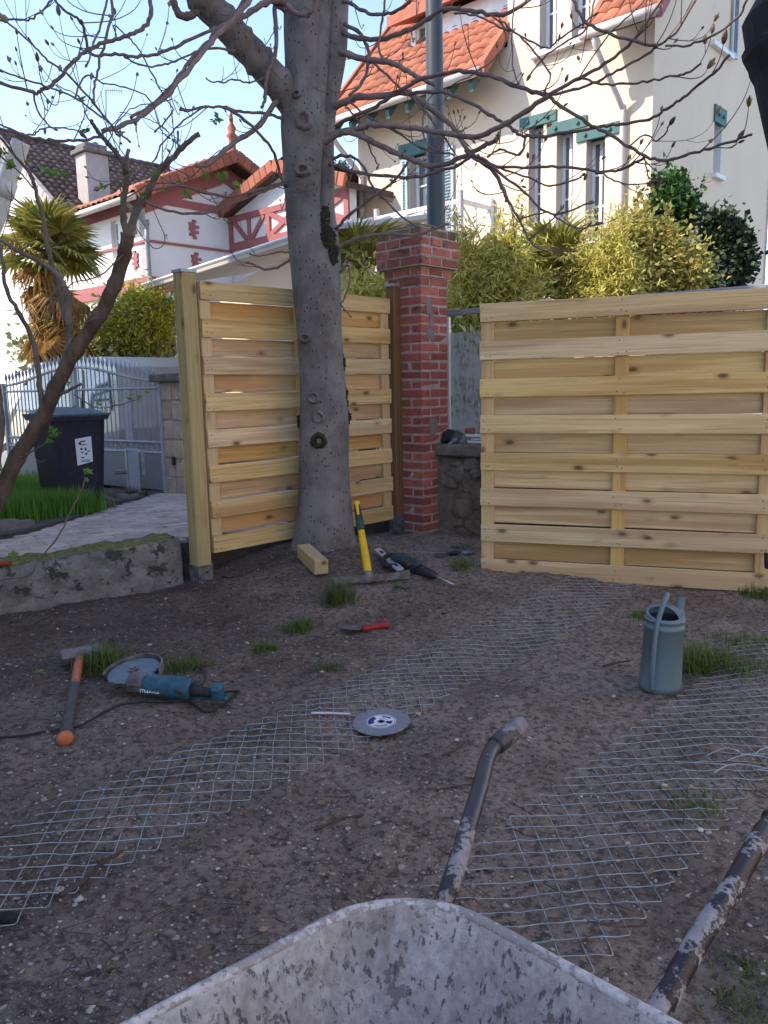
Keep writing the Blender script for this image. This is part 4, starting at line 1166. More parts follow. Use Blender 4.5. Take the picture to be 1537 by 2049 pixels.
def tiles(name, O, ax, up, n_ax, n_up, tw, tl, mat, parent, arch=.04, keep=None):
    # overlapping curved tiles: O lower corner, ax along the eave, up along the slope
    ax = ax.normalized(); up = up.normalized(); nn = ax.cross(up)
    if nn.z < 0: nn = -nn
    V = []; Fq = []
    prof = [(0, 0), (.22, .75), (.5, 1), (.78, .75), (1.0, 0)]
    for j in range(n_up):
        for i in range(n_ax):
            if keep and not keep((i + .5) * tw, (j + .5) * tl): continue
            k = len(V); dz = NP.normal() * .004; da = NP.normal() * .004
            for (v, lift) in ((0, .034), (1.12, .006)):
                for (u, h) in prof:
                    V.append(O + ax * (i * tw + u * tw * 1.0 + da) + up * ((j + v) * tl) + nn * (h * arch + lift + dz))
            for q in range(4): Fq.append((k + q, k + q + 1, k + 6 + q, k + 5 + q))
            b2 = len(V)
            for (u, h) in prof: V.append(O + ax * (i * tw + u * tw + da) + up * (j * tl) + nn * (h * arch + .034 - .024 + dz))
            for q in range(4): Fq.append((b2 + q, b2 + q + 1, k + q + 1, k + q))
    off = WL[parent.name]
    me = np_mesh(name, [tuple(p - off) for p in V], Fq, MAT[mat])
    o = link_mesh(name, me, parent); tag(o, kind='stuff'); return o

# ------------------------------------------------------------------ cream house (right)
C = at(1296, 560, 13.0); C.z = 0
FW = Wall(C, V_, -U); RW = Wall(C, U, -V_)
ch = empty('cream_house', (C.x, C.y, -.1), 'cream rendered house with orange tiled roofs, green lintels and a white balcony', 'house')
def R_(x0, y0, x1, y1, W=FW, w=0.0):
    xm, ym = (x0 + x1) / 2, (y0 + y1) / 2
    a0 = W.px(x0, ym, w)[0]; a1 = W.px(x1, ym, w)[0]; z1 = W.px(xm, y0, w)[1]; z0 = W.px(xm, y1, w)[1]
    return (min(a0, a1), max(a0, a1), min(z0, z1), max(z0, z1))
w1, w2, w3 = R_(1058, 250, 1087, 452), R_(1113, 262, 1146, 462), R_(1172, 275, 1209, 478)
u1, u2 = R_(1080, -60, 1115, 94), R_(1145, -75, 1182, 79)
du = R_(820, 303, 878, 480)
Lf = FW.px(719, 400)[0]
OVH = .70; TAN = 1.12
ZE = FW.px(690, 230, OVH)[1]
g0, g1 = FW.px(1216, 60)[0], FW.px(1016, 60)[0]
D2 = 2.75; LR = 5.5
holes = [w1, w2, w3, u1, u2, du]
b = MB()
FW.grid(b, 0, Lf, -.1, ZE + .5, holes, .26, 0, 1)
FW.grid(b, g0, g1, ZE + .5, 9.3, holes, .26, 0, 1)
ob('front_wall', b, [MAT['cream'], MAT['creamin']], ch)
r1 = R_(1425, -60, 1462, 100, RW); r2 = R_(1428, 245, 1443, 352, RW)
b = MB(); RW.grid(b, 0, LR, -.1, ZE + .55, [r2], .2, 0, 1)
zr0 = ZE + .55; rz = lambda t: ZE + (OVH + (t if t < D2 else 2 * D2 - t)) * TAN
RW.grid(b, 0, LR, zr0, zr0 + 1e-4, [], 0)
# gable above, with the tall window left open
A = sorted({0, D2, LR, r1[0], r1[1]})
for i in range(len(A) - 1):
    a, c = A[i], A[i + 1]
    hole = abs((a + c) / 2 - (r1[0] + r1[1]) / 2) < 1e-6
    if not hole: b.add([RW.p(a, 0, zr0), RW.p(c, 0, zr0), RW.p(c, 0, max(rz(c), zr0)), RW.p(a, 0, max(rz(a), zr0))], [(0, 1, 2, 3)])
    else:
        b.add([RW.p(a, 0, zr0), RW.p(c, 0, zr0), RW.p(c, 0, r1[2]), RW.p(a, 0, r1[2])], [(0, 1, 2, 3)])
        b.add([RW.p(a, 0, r1[3]), RW.p(c, 0, r1[3]), RW.p(c, 0, max(rz(c), r1[3])), RW.p(a, 0, max(rz(a), r1[3]))], [(0, 1, 2, 3)])
        q = [(r1[0], r1[2]), (r1[1], r1[2]), (r1[1], r1[3]), (r1[0], r1[3])]
        for k in range(4):
            m_, n_ = q[k], q[(k + 1) % 4]
            b.add([RW.p(m_[0], 0, m_[1]), RW.p(n_[0], 0, n_[1]), RW.p(n_[0], -.2, n_[1]), RW.p(m_[0], -.2, m_[1])], [(3, 2, 1, 0)], 1)
ob('side_wall', b, [MAT['cream'], MAT['creamin']], ch)
b = MB(); LW = Wall(FW.p(Lf, 0, 0), U, V_)
LW.polyslab(b, [(0.01, -.1), (LR, -.1), (LR, rz(LR)), (D2, rz(D2)), (.01, rz(.01))], -.12, 0)
BW = Wall(RW.p(LR, 0, 0), V_, U); BW.rect(b, 0, Lf, -.1, rz(LR), -.15, 0)
ob('rear_walls', b, MAT['cream'], ch)
for h in (w1, w2, w3): window(FW, h, ch, .2, .05, 2, 3, sill=.1, lintel=(.25, .17, .155, 'green'))
for h in (u1, u2): window(FW, h, ch, .2, .06, 2, 2)
b = MB(); FW.rect(b, u2[0] - .12, u1[1] + .12, min(u1[2], u2[2]) - .08, min(u1[2], u2[2]), 0.002, .12); ob('long_sill', b, MAT['white'], ch)
window(FW, du, ch, .2, .06, 2, 3, lintel=(.12, .25, .22, 'green'))
window(RW, r2, ch, .15, .04, 1, 1, sill=.05, lintel=(.06, .12, .26, 'green'))
window(RW, r1, ch, .15, .06, 2, 2, sill=.06)
# louvred shutters
def shutter(W, a0, a1, z0, z1, w):
    b = MB()
    for (x0, x1, y0, y1) in ((a0, a0 + .05, z0, z1), (a1 - .05, a1, z0, z1), (a0 + .05, a1 - .05, z0, z0 + .08), (a0 + .05, a1 - .05, z1 - .08, z1)): W.rect(b, x0, x1, y0, y1, w, w + .035)
    s = ob('shutter', b, MAT['shutter'], ch)
    n = int((z1 - z0 - .16) / .055); b = MB()
    for k in range(n):
        z = z0 + .09 + k * .055
        b.add([W.p(a0 + .05, w + .004, z + .05), W.p(a1 - .05, w + .004, z + .05), W.p(a1 - .05, w + .034, z), W.p(a0 + .05, w + .034, z)], [(0, 1, 2, 3), (3, 2, 1, 0)])
    tag(ob('louvres', b, MAT['shutter'], s), kind='stuff')
wdu = (du[1] - du[0]) / 2
shutter(FW, du[0] - wdu - .02, du[0] - .02, du[2], du[3] - .02, .02)
shutter(FW, du[1] + .02, du[1] + wdu * .5, du[2], du[3] - .02, .02)
wr1 = (r1[1] - r1[0])
shutter(RW, r1[1] + .02, r1[1] + .3, r1[2], r1[3], .02)
# roof
zt_ = ZE + (OVH + D2) * TAN
def roof_slab(s0, s1, name):
    b = MB()
    prof = [(OVH, ZE - .02), (-D2, zt_), (-2 * D2 - OVH, ZE - .02), (-2 * D2 - OVH, ZE - .16), (-D2, zt_ - .16), (OVH, ZE - .14)]
    b.prism([FW.p(s0, w, z) for w, z in prof], V_ * (s1 - s0))
    return ob(name, b, MAT['soffit'], ch)
rs1 = roof_slab(g1 + .01, Lf + .3, 'roof')
rs2 = roof_slab(-.38, g0 - .01, 'roof')
upv = (-FW.out * 1 + Vector((0, 0, TAN)))
sl_len = (OVH + D2) * math.sqrt(1 + TAN * TAN)
tiles('roof_tiles', FW.p(g1 + .02, OVH, ZE), V_, upv, int((Lf + .3 - g1) / .225), int(sl_len / .30), .225, .30, 'tile', rs1)
tiles('roof_tiles', FW.p(-.36, OVH, ZE), V_, upv, int((g0 + .36) / .225), int(sl_len / .30), .225, .30, 'tile', rs2)
upn = upv.normalized()
for (s0, s1_, lab) in ((-.44, -.36, 0), (g1 - .03, g1 + .09, 1), (Lf + .27, Lf + .36, 2), (g0 - .10, g0 - .0, 3)):
    b = MB(); b.prism([FW.p(s0, OVH + .03, ZE - .17), FW.p(s0, -D2, zt_ - .17), FW.p(s0, -D2, zt_ + .10), FW.p(s0, OVH + .03, ZE + .08)], V_ * (s1_ - s0)); ob('verge', b, MAT['rimtile'] if lab != 0 else MAT['pink'], ch)
# gutters and downpipes
def gutter(s0, s1):
    b = MB(); b.tube([FW.p(s0, OVH + .05, ZE - .06), FW.p(s1, OVH + .05, ZE - .06)], .075, 10); ob('gutter', b, MAT['gutter'], ch, smooth=True)
gutter(g1 + .05, Lf + .30); gutter(-.40, g0 + .05)
b = MB(); b.tube(spline([FW.p(.62, OVH, ZE - .1), FW.p(.60, OVH - .05, ZE - .3), FW.p(.46, .1, ZE - 1.0), FW.p(.45, .07, ZE - 1.2), FW.p(.45, .07, 3.0), FW.p(.45, .07, 0)], 5), .045, 8); ob('downpipe', b, MAT['gutter'], ch, smooth=True)
b = MB(); b.tube(spline([FW.p(Lf + .1, OVH, ZE - .1), FW.p(Lf + .08, OVH - .1, ZE - .35), FW.p(Lf - .12, .1, ZE - .95), FW.p(Lf - .14, .07, ZE - 1.2), FW.p(Lf - .14, .07, 3.0), FW.p(Lf - .14, .07, 0)], 5), .05, 8); ob('downpipe', b, MAT['gutter'], ch, smooth=True)
# rafter tails in green
for k in range(9):
    s = g1 + .25 + k * .48; b = MB(); b.prism([FW.p(s, OVH - .02, ZE - .16), FW.p(s, .02, ZE + .62), FW.p(s, .02, ZE + .45), FW.p(s, OVH - .06, ZE - .30)], V_ * .09); ob('rafter_tail', b, MAT['green'], ch)
# small gable roof of the centre bay
gm = (g0 + g1) / 2; gh = (g1 - g0) / 2
b = MB()
for sg in (-1, 1):
    e = gm + sg * (gh + .55); b.prism([FW.p(gm, .55, 9.3 + gh * .9), FW.p(e, .55, 9.3 - .55 * .9), FW.p(e, .55, 9.3 - .55 * .9 + .14), FW.p(gm, .55, 9.3 + gh * .9 + .14)], -FW.out * 3.2)
FW.polyslab(b, [(g0, 9.29), (g1, 9.29), (gm, 9.3 + gh * .9)], -.2, 0)
ob('bay_roof', b, MAT['soffit'], ch)
b = MB()
for sg in (-1, 1):
    e = gm + sg * (gh + .58); b.prism([FW.p(gm, .55, 9.34 + gh * .9), FW.p(e, .55, 9.34 - .58 * .9), FW.p(e, .55, 9.34 - .58 * .9 + .22), FW.p(gm, .55, 9.34 + gh * .9 + .22)], FW.out * .08)
ob('bay_verge', b, MAT['rimtile'], ch)
# dormer on the left roof
DW = Wall(FW.p(0, -.45, 0), V_, -U)
d0, d1 = g1 + .06, DW.px(822, 100)[0]
zb0 = ZE + (OVH + .45) * TAN - .25; zt1 = DW.px(840, 48)[1]
dh = (d1 - .62, d1 - .12, zb0 + .30, zt1 - .05)
b = MB(); DW.grid(b, d0, d1, zb0, zt1, [dh], .12)
SW_ = Wall(DW.p(d1, 0, 0), U, V_); SW_.polyslab(b, [(0, zb0), (1.6, zt1), (0, zt1)], -.02, 0)
dm = ob('dormer', b, MAT['white'], ch)
b = MB(); DW.rect(b, dh[0], dh[1], dh[2], dh[3], -.12, -.10); ob('pane', b, MAT['glass'], dm)
b = MB()
for q in (dh[0], (dh[0] + dh[1]) / 2 - .02, dh[1] - .05): DW.rect(b, q, q + .05, dh[2], dh[3], -.1, -.04)
ob('frame', b, MAT['white'], dm)
b = MB(); b.prism([DW.p(d0, .38, zt1 - .02), DW.p(d0, -2.3, zt1 + 1.0), DW.p(d0, -2.3, zt1 + 1.2), DW.p(d0, .38, zt1 + .17)], V_ * (d1 - d0 + .28)); ob('dormer_roof', b, MAT['rimtile'], dm)
# balcony
BF = Wall(FW.p(0, .95, 0), V_, -U)
ba, zba = BF.px(754, 436); bb, zbb = BF.px(921, 398)
zr1 = BF.px(754, 434)[1]; zr2 = zr1 - .85
bal = ob('balcony', (lambda b: (FW.rect(b, bb - .05, ba + .05, zr2 - .30, zr2 - .14, .002, 1.0), b)[1])(MB()), MAT['white'], ch)
def rail_run(P, Q, nseg):
    b = MB()
    for z_, t in ((zr1, .07), (zr2 + .04, .06)):
        d = (Q - P); n_ = Vector((-d.y, d.x, 0)).normalized() * .03
        b.prism([P - n_ + Vector((0, 0, z_ - t)), Q - n_ + Vector((0, 0, z_ - t)), Q + n_ + Vector((0, 0, z_ - t)), P + n_ + Vector((0, 0, z_ - t))], (0, 0, t))
    ob('hand_rail', b, MAT['white'], bal)
    for k in range(nseg + 1):
        c = P.lerp(Q, k / nseg); b = MB(); hh = zr1 + (.14 if k in (0, nseg) else 0.0)
        b.box((c.x, c.y, (zr2 - .14 + hh) / 2), (.08, .08, hh - zr2 + .14), Matrix.Rotation(pang, 3, 'Z')); ob('baluster_post', b, MAT['white'], bal)
    for k in range(nseg):
        a = P.lerp(Q, (k + .05) / nseg); c = P.lerp(Q, (k + .95) / nseg); m_ = a.lerp(c, .5)
        b = MB()
        for s1_, s2_ in (((a, zr2), (c, zr1 - .08)), ((c, zr2), (a, zr1 - .08))):
            b.tube([Vector((s1_[0].x, s1_[0].y, s1_[1])), Vector((s2_[0].x, s2_[0].y, s2_[1]))], .024, 4)
        b.tube([Vector((m_.x, m_.y, zr2)), Vector((m_.x, m_.y, zr1 - .08))], .02, 4)
        ob('lattice', b, MAT['white'], bal)
z0v = lambda p: Vector((p.x, p.y, 0))
rail_run(z0v(FW.p(ba, .95, 0)), z0v(FW.p(bb, .95, 0)), 3)
rail_run(z0v(FW.p(bb, .95, 0)), z0v(FW.p(bb, .06, 0)), 1)
rail_run(z0v(FW.p(ba, .95, 0)), z0v(FW.p(ba, .06, 0)), 1)
# garden wall of the cream house
b = MB(); gwl = Wall(C + U * -2.0 + V_ * -3.0, V_, -U)
gwl.rect(b, 0, 9.0, -.1, .9, -.2, 0)
ob('garden_wall', b, MAT['whitewall'], label='low pale garden wall in front of the cream house behind the shrubs', cat='wall')

# ------------------------------------------------------------------ pink and white gabled house (left)
P0 = at(299, 560, 17.0); P0.z = 0
GW = Wall(P0, U, -V_); SWl = Wall(P0, V_, -U)
ph = empty('gabled_house', (P0.x, P0.y, -.1), 'white house with pink bands, stepped brick ornaments and an orange tiled gable roof', 'house')
ze = GW.px(302, 392)[1]
ta = GW.px(447, 330)[0]; za = GW.px(447, 330)[1]; WD = 2 * ta
b = MB()
GW.polyslab(b, [(0, -.1), (WD, -.1), (WD, ze), (ta, za), (0, ze)], -.25, 0)
ob('gable_wall', b, MAT['whitewall'], ph)
sh = None
lw_ = R_(223, 440, 238, 520, SWl)
b = MB(); SWl.grid(b, .0, 3.6, -.1, ze + .1, [lw_], .15); ob('side_wall', b, MAT['whitewall'], ph)
window(SWl, lw_, ph, .1, .05, 2, 2, sill=.05)
def zat(W, x, y): return W.px(x, y)[1]
b = MB()
za0, za1 = zat(GW, 312, 407), zat(GW, 312, 391); GW.rect(b, .02, WD, za0, za1, .0, .035)
zb_0, zb_1 = zat(GW, 300, 485), zat(GW, 300, 480); GW.rect(b, -.03, WD, zb_0, zb_1, 0, .04); SWl.rect(b, -.03, 3.6, zb_0, zb_1, 0, .04)
zc_0, zc_1 = zat(GW, 300, 582), zat(GW, 300, 553); GW.rect(b, -.035, WD, zc_0, zc_1, 0, .05); SWl.rect(b, -.03, 3.6, zc_0, zc_1, 0, .05)
SWl.rect(b, 0, 3.6, za0 - .12, za1, .0, .035)
ob('pink_band', b, MAT['pink'], ph)
def ornament(W, x, y):
    s, z = W.px(x, y); b = MB()
    for k, wd_ in zip(range(-3, 4), (.08, .14, .20, .14, .23, .15, .09)):
        W.rect(b, s - wd_ / 2 + (.03 if k % 2 else -.03), s + wd_ / 2 + (.03 if k % 2 else -.03), z + k * .056 - .0275, z + k * .056 + .0275, 0, .035)
    ob('brick_ornament', b, MAT['pink'], ph)
for x, y in ((386, 459), (391, 524)): ornament(GW, x, y)
for x, y in ((273, 521), (268, 455)): ornament(SWl, x, y)
sl_ = (za - ze) / ta
b = MB()
for sg in (-1, 1):
    e0, e1 = (0, ta) if sg < 0 else (WD, ta)
    GW.polyslab(b, [(e0, ze - .02), (e1, za - .02), (e1, za - .38), (e0, ze - .36)], 0.0, .05)
ob('barge_band', b, MAT['pink'], ph)
RO = .45; EO = .45
b = MB()
zr_ = za + .12
prof = [(-EO, ze - EO * sl_ + .12), (ta, zr_), (WD + EO, ze - EO * sl_ + .12), (WD + EO, ze - EO * sl_), (ta, zr_ - .14), (-EO, ze - EO * sl_)]
b.prism([GW.p(s, RO, z) for s, z in prof], -GW.out * (4.4 + RO))
pr = ob('roof', b, MAT['soffit'], ph)
ul = (U + Vector((0, 0, sl_))); ur = (-U + Vector((0, 0, sl_))); sll = (ta + EO) * math.sqrt(1 + sl_ ** 2)
tiles('roof_tiles', GW.p(-EO, RO, ze - EO * sl_ + .13), V_, ul, int((4.4 + RO) / .22), int(sll / .28), .22, .28, 'tilepink', pr)
tiles('roof_tiles', GW.p(WD + EO, RO, ze - EO * sl_ + .13), V_, ur, int((4.4 + RO) / .22), int(sll / .28), .22, .28, 'tilepink', pr)
b = MB()
for k in range(13):
    for sg in (-1, 1):
        a = (k + .5) / 13; s = ta + sg * (1 - a) * (ta + EO); z = zr_ - (1 - a) * (ta + EO) * sl_
        M_ = frame(U * (1 if sg < 0 else -1) + Vector((0, 0, sl_)), (0, 0, 1))
        c = GW.p(s, RO + .02, z - .02); b.bbox(c, (sll / 13 - .01, .10, .26), M_, .015)
ob('verge_tiles', b, MAT['rimtile'], pr)
b = MB()
for k in range(18): b.tube([GW.p(ta, RO - k * .27, zr_ + .04), GW.p(ta, RO - k * .27 - .25, zr_ + .02)], .10, 8)
ob('ridge_tiles', b, MAT['tilepink'], pr)
b = MB(); M_ = Matrix.Translation(GW.p(ta, RO - .1, zr_))
b.lathe([(.16, 0), (.17, .06), (.08, .12), (.075, .35), (.13, .40), (.07, .46), (.10, .56), (.04, .66), (.05, .74), (.004, .95)], M_, 12); ob('finial', b, MAT['rimtile'], ph, smooth=True)
b = MB(); b.tube([GW.p(-EO - .05, RO, ze - EO * sl_ + .03), GW.p(-EO - .05, -4.2, ze - EO * sl_ + .03)], .07, 8); ob('gutter', b, MAT['gutter'], ph, smooth=True)
b = MB(); b.tube(spline([GW.p(-EO, RO - .4, ze - EO * sl_), GW.p(-.06, .09, ze - .6), GW.p(-.05, .09, ze - .9), GW.p(-.05, .09, 0)], 4), .05, 8); ob('downpipe', b, MAT['rail'], ph, smooth=True)

# half timbered wing
q0 = GW.px(463, 505)[0]; Q = GW.p(q0, 0, 0)
TW = Wall(Q, -V_, -U)
wg = empty('half_timbered_wing', (Q.x, Q.y, -.1), 'half timbered bay with pink beams and a brown roof seen left of the trunk', 'house')
tz0, tz1 = TW.px(466, 503)[1], TW.px(466, 436)[1]
TL = TW.px(700, 450)[0]; ap = TL / 2; zap = tz1 + ap * .32
b = MB(); TW.polyslab(b, [(.02, -.1), (TL, -.1), (TL, tz1), (ap, zap), (.02, tz1)], -.2, 0); ob('wall', b, MAT['whitewall'], wg)
b = MB()
k0 = .09
TW.rect(b, .0, TL, tz0, tz0 + .16, 0, .05); TW.rect(b, .0, TL, tz1 - .10, tz1 + .02, 0, .05)
m1 = TL * .36; m2 = TL * .64
for s in (.05, m1, m2, TL - .05): TW.bar(b, (s, tz0 + .16), (s, tz1 - .10), .13, 0, .048)
sA, sB = .12, m1 - .07
zA, zB = tz0 + .17, tz1 - .11
mid = (sA + sB) / 2
TW.bar(b, (mid, zA), (mid, zB), .09, 0, .044); TW.bar(b, (mid - .08, zA), (sA + .06, zB), .09, 0, .046); TW.bar(b, (mid + .08, zA), (sB - .06, zB), .09, 0, .046)
for (s0_, s1_) in ((m1 + .07, m2 - .07), (m2 + .07, TL - .12)):
    TW.bar(b, (s0_, zA), (s1_, zB), .10, 0, .044); TW.bar(b, (s1_, zA), (s0_, zB), .10, 0, .046)
ob('timber_beam', b, MAT['pink'], wg)
b = MB()
prof = [(-.2, tz1 - .065), (ap, zap), (TL + .2, tz1 - .065), (TL + .2, tz1 + .055), (ap, zap + .14), (-.2, tz1 + .055)]
b.prism([TW.p(s, .25, z) for s, z in prof], -TW.out * 3.4); wro = ob('roof', b, MAT['soffit'], wg)
sl2 = .32
tiles('roof_tiles', TW.p(-.2, .25, tz1 + .06), U, -V_ + Vector((0, 0, sl2)), 15, int((ap + .45) * 1.18 / .26), .22, .26, 'tiledark', wro)
b = MB()
for k in range(11):
    for sg in (-1, 1):
        a = (k + .5) / 11; s = ap + sg * (1 - a) * (ap + .2); z = zap + .14 - (1 - a) * (ap + .2) * sl2
        M_ = frame(-V_ * (1 if sg < 0 else -1) + Vector((0, 0, sl2)), (0, 0, 1))
        b.bbox(TW.p(s, .27, z - .02), ((ap + .2) * 1.06 / 11 - .01, .10, .25), M_, .015)
ob('verge_tiles', b, MAT['rimtile'], wro)
b = MB(); b.tube([TW.p(-.24, .25, tz1 - .05), TW.p(-.24, -2.5, tz1 - .05)], .06, 8); b.tube([TW.p(-.1, .08, tz1 - .2), TW.p(-.1, .08, 0)], .045, 8); ob('downpipe', b, MAT['rail'], wg, smooth=True)

# mono pitch veranda in front of it
VO = at(330, 600, 13.6); VO.z = 0
VW = Wall(VO, -V_, -U)
ve = empty('veranda', (VO.x, VO.y, -.1), 'pale beige lean-to with a glazed grey roof rising behind the fixed fence panel', 'lean-to')
pts = [VW.px(x, y) for x, y in ((330, 575), (400, 548), (580, 498), (700, 466))]
b = MB(); poly = [(pts[1][0], -.1), (pts[3][0], -.1), (pts[3][0], pts[3][1] - .25), (pts[2][0], pts[2][1] - .0), (pts[1][0] + .3, pts[1][1] - .1)]
poly = [(VW.px(440, 600)[0], -.1), (pts[3][0], -.1), (pts[3][0], pts[3][1] - .3), VW.px(580, 512), VW.px(470, 566), (VW.px(440, 600)[0], VW.px(440, 575)[1])]
VW.polyslab(b, poly, -.1, 0); ob('wall', b, MAT['cream'], ve)
b = MB(); a_, c_ = VW.px(318, 583), pts[3]
rp_ = [(a_[0], a_[1]), (c_[0], c_[1])]
b.prism([VW.p(rp_[0][0], .3, rp_[0][1]), VW.p(rp_[1][0], .3, rp_[1][1]), VW.p(rp_[1][0], .3, rp_[1][1] + .06), VW.p(rp_[0][0], .3, rp_[0][1] + .06)], U * 2.2 + Vector((0, 0, .45))); ob('roof', b, MAT['grey_sheet'], ve)
for k in range(6):
    w_ = .3 - k * .36; b = MB()
    b.tube([VW.p(rp_[0][0], w_, rp_[0][1] + .08 + k * .0736), VW.p(rp_[1][0], w_, rp_[1][1] + .08 + k * .0736)], .025, 5); ob('glazing_bar', b, MAT['white'], ve)

# ------------------------------------------------------------------ neighbouring house with brown roof (far left)
N0 = at(12, 283, 24.0); zrg = N0.z; N0.z = 0
nh = empty('brown_roofed_house', (N0.x, N0.y, -.1), 'white house with a brown tiled roof and a tall chimney at the far left', 'house')
HWd = 3.6; sn = .75; NLn = 8.0
NG = Wall(N0, -V_, -U)
b = MB(); NG.polyslab(b, [(-HWd, -.1), (HWd, -.1), (HWd, zrg - HWd * sn), (0, zrg), (-HWd, zrg - HWd * sn)], -.2, -.001); ob('gable_wall', b, MAT['whitewall'], nh)
NS = Wall(NG.p(HWd, 0, 0), U, -V_)
b = MB(); NS.rect(b, 0.201, NLn, -.1, zrg - HWd * sn - .02, -.2, 0); ob('side_wall', b, MAT['whitewall'], nh)
b = MB(); ov = .35
prof = [(-HWd - ov, zrg - (HWd + ov) * sn), (0, zrg + .02), (HWd + ov, zrg - (HWd + ov) * sn), (HWd + ov, zrg - (HWd + ov) * sn + .12), (0, zrg + .14), (-HWd - ov, zrg - (HWd + ov) * sn + .12)]
b.prism([NG.p(s, .3, z) for s, z in prof], U * (NLn + .3)); nr = ob('roof', b, MAT['soffit'], nh)
tiles('roof_tiles', NG.p(HWd + ov, .3, zrg - (HWd + ov) * sn + .13), U, V_ + Vector((0, 0, sn)), int((NLn + .3) / .22), int((HWd + ov) * 1.25 / .27), .22, .27, 'tiledark', nr, arch=.06)
b = MB()
for k in range(14):
    a = (k + .5) / 14; M_ = frame(V_ + Vector((0, 0, sn)), (0, 0, 1)); b.bbox(NG.p((1 - a) * (HWd + ov), .32, zrg + .15 - (1 - a) * (HWd + ov) * sn), ((HWd + ov) * 1.25 / 14 - .012, .16, .18), M_, .015)
ob('verge_tiles', b, MAT['chimney'], nr)
b = MB()
for k in range(20): b.tube([NG.p(0, .3 - k * .28, zrg + .19), NG.p(0, .3 - k * .28 - .26, zrg + .17)], .10, 8)
ob('ridge_tiles', b, MAT['tiledark'], nr)
cc = at(186, 350, 22.6); z0_, z1_ = at(186, 400, 22.6).z - 1.2, at(186, 312, 22.6).z
b = MB(); rU = Matrix.Rotation(pang, 3, 'Z')
b.bbox((cc.x, cc.y, (z0_ + z1_) / 2), (.64, .56, z1_ - z0_), rU, .01); cm = ob('chimney', b, MAT['chimney'], nr)
# chimney is a sub-part of the roof; its cap pieces are joined to it
b = MB(); b.bbox((cc.x, cc.y, z1_ + .06), (.82, .74, .12), rU, .015); b.bbox((cc.x, cc.y, z1_ + .19), (.62, .54, .14), rU, .02)
for s in (-.13, .13): b.tube([Vector((cc.x + s * U.x, cc.y + s * U.y, z1_ + .2)), Vector((cc.x + s * U.x, cc.y + s * U.y, z1_ + .36))], .075, 8)
ob('chimney_cap', b, MAT['stonedark'], nr)
b = MB(); a0 = at(213, 330, 25.0); a1 = at(212, 180, 25.0)
b.tube([a0, a1], .016, 5)
for k in range(7):
    c = a1 + Vector((.06 + k * .065, 0, -.02 - .004 * k)); b.tube([c - Vector((0, .0, .09)), c + Vector((0, .0, .09))], .006, 4)
b.tube([a1 + Vector((-.05, 0, 0)), a1 + Vector((.5, 0, -.04))], .010, 4)
ob('aerial', b, MAT['stonedark'], label='thin rooftop television aerial standing against the sky above the brown roof', cat='aerial')
# pale downpipe close by at the left edge
dp = [at(42, 284, 9.8), at(30, 320, 9.8), at(10, 380, 9.8), at(-12, 450, 9.8), at(-60, 560, 9.8), at(-60, 760, 9.8)]
b = MB(); b.tube(spline(dp, 5), .10, 12); b.tube([dp[2] + (dp[1] - dp[2]) * .3, dp[2] + (dp[3] - dp[2]) * .2], .115, 12)
ob('rainwater_pipe', b, MAT['gutter'], label='thick pale rainwater pipe slanting down at the left edge of the picture', cat='pipe', smooth=True)

# ------------------------------------------------------------------ house to the left of the yard: it shades the yard (outside the photograph)
b = MB()
sh_ = empty('neighbour_house', (-8.6, 2.0, -.1), 'plain rendered house standing left of the yard and shading it', 'house')
x0, x1, y0, y1, H_ = -12.5, -4.95, -9.0, 9.6, 8.2
EW = Wall(Vector((x1, y0, 0)), Vector((0, 1, 0)), Vector((1, 0, 0)))
hw = [(3 + 3.4 * k, 4.1 + 3.4 * k, z, z + 1.35) for k in range(5) for z in (1.0, 4.0)]
EW.grid(b, 0, y1 - y0, -.1, H_, hw, .2)
b.add([(x1, y1, -.1), (x0, y1, -.1), (x0, y1, H_), (x1, y1, H_)], [(0, 1, 2, 3)])
b.add([(x1, y0, -.1), (x0, y0, -.1), (x0, y0, H_), (x1, y0, H_)], [(3, 2, 1, 0)])
b.add([(x0, y0, -.1), (x0, y1, -.1), (x0, y1, H_), (x0, y0, H_)], [(0, 1, 2, 3)])
ob('walls', b, MAT['shadehouse'], sh_)
for h in hw: window(EW, h, sh_, .14, .06, 2, 2, sill=.06)
b = MB(); xm = (x0 + x1) / 2
b.prism([Vector((x0 - .4, y0 - .3, H_ - .05)), Vector((x1 + .4, y0 - .3, H_ - .05)), Vector((x1 + .4, y0 - .3, H_ + .12)), Vector((xm, y0 - .3, H_ + 2.0)), Vector((x0 - .4, y0 - .3, H_ + .12))], (0, y1 - y0 + .6, 0)); ob('roof', b, MAT['tiledark'], sh_)

# unseen house added right of the yard to bounce warm sunlight into it
sh2 = empty('light_bounce_house', (9.0, -2.0, -.1), 'unseen pale house added right of the yard to bounce sunlight into it', 'house')
WW = Wall(Vector((5.6, 4.2, 0)), Vector((0, -1, 0)), Vector((-1, 0, 0)))
hw = [(1.2 + 2.6 * k, 2.2 + 2.6 * k, z, z + 1.4) for k in range(4) for z in (1.0, 4.0)]
b = MB(); WW.grid(b, 0, 12.0, -.1, 7.2, hw, .2)
b.add([(5.6, 4.2, -.1), (12, 4.2, -.1), (12, 4.2, 7.2), (5.6, 4.2, 7.2)], [(0, 1, 2, 3)]); b.add([(5.6, -7.8, -.1), (12, -7.8, -.1), (12, -7.8, 7.2), (5.6, -7.8, 7.2)], [(3, 2, 1, 0)]); b.add([(12, 4.2, -.1), (12, -7.8, -.1), (12, -7.8, 7.2), (12, 4.2, 7.2)], [(0, 1, 2, 3)])
ob('walls', b, MAT['cream'], sh2)
for h in hw: window(WW, h, sh2, .14, .06, 2, 2, sill=.06)
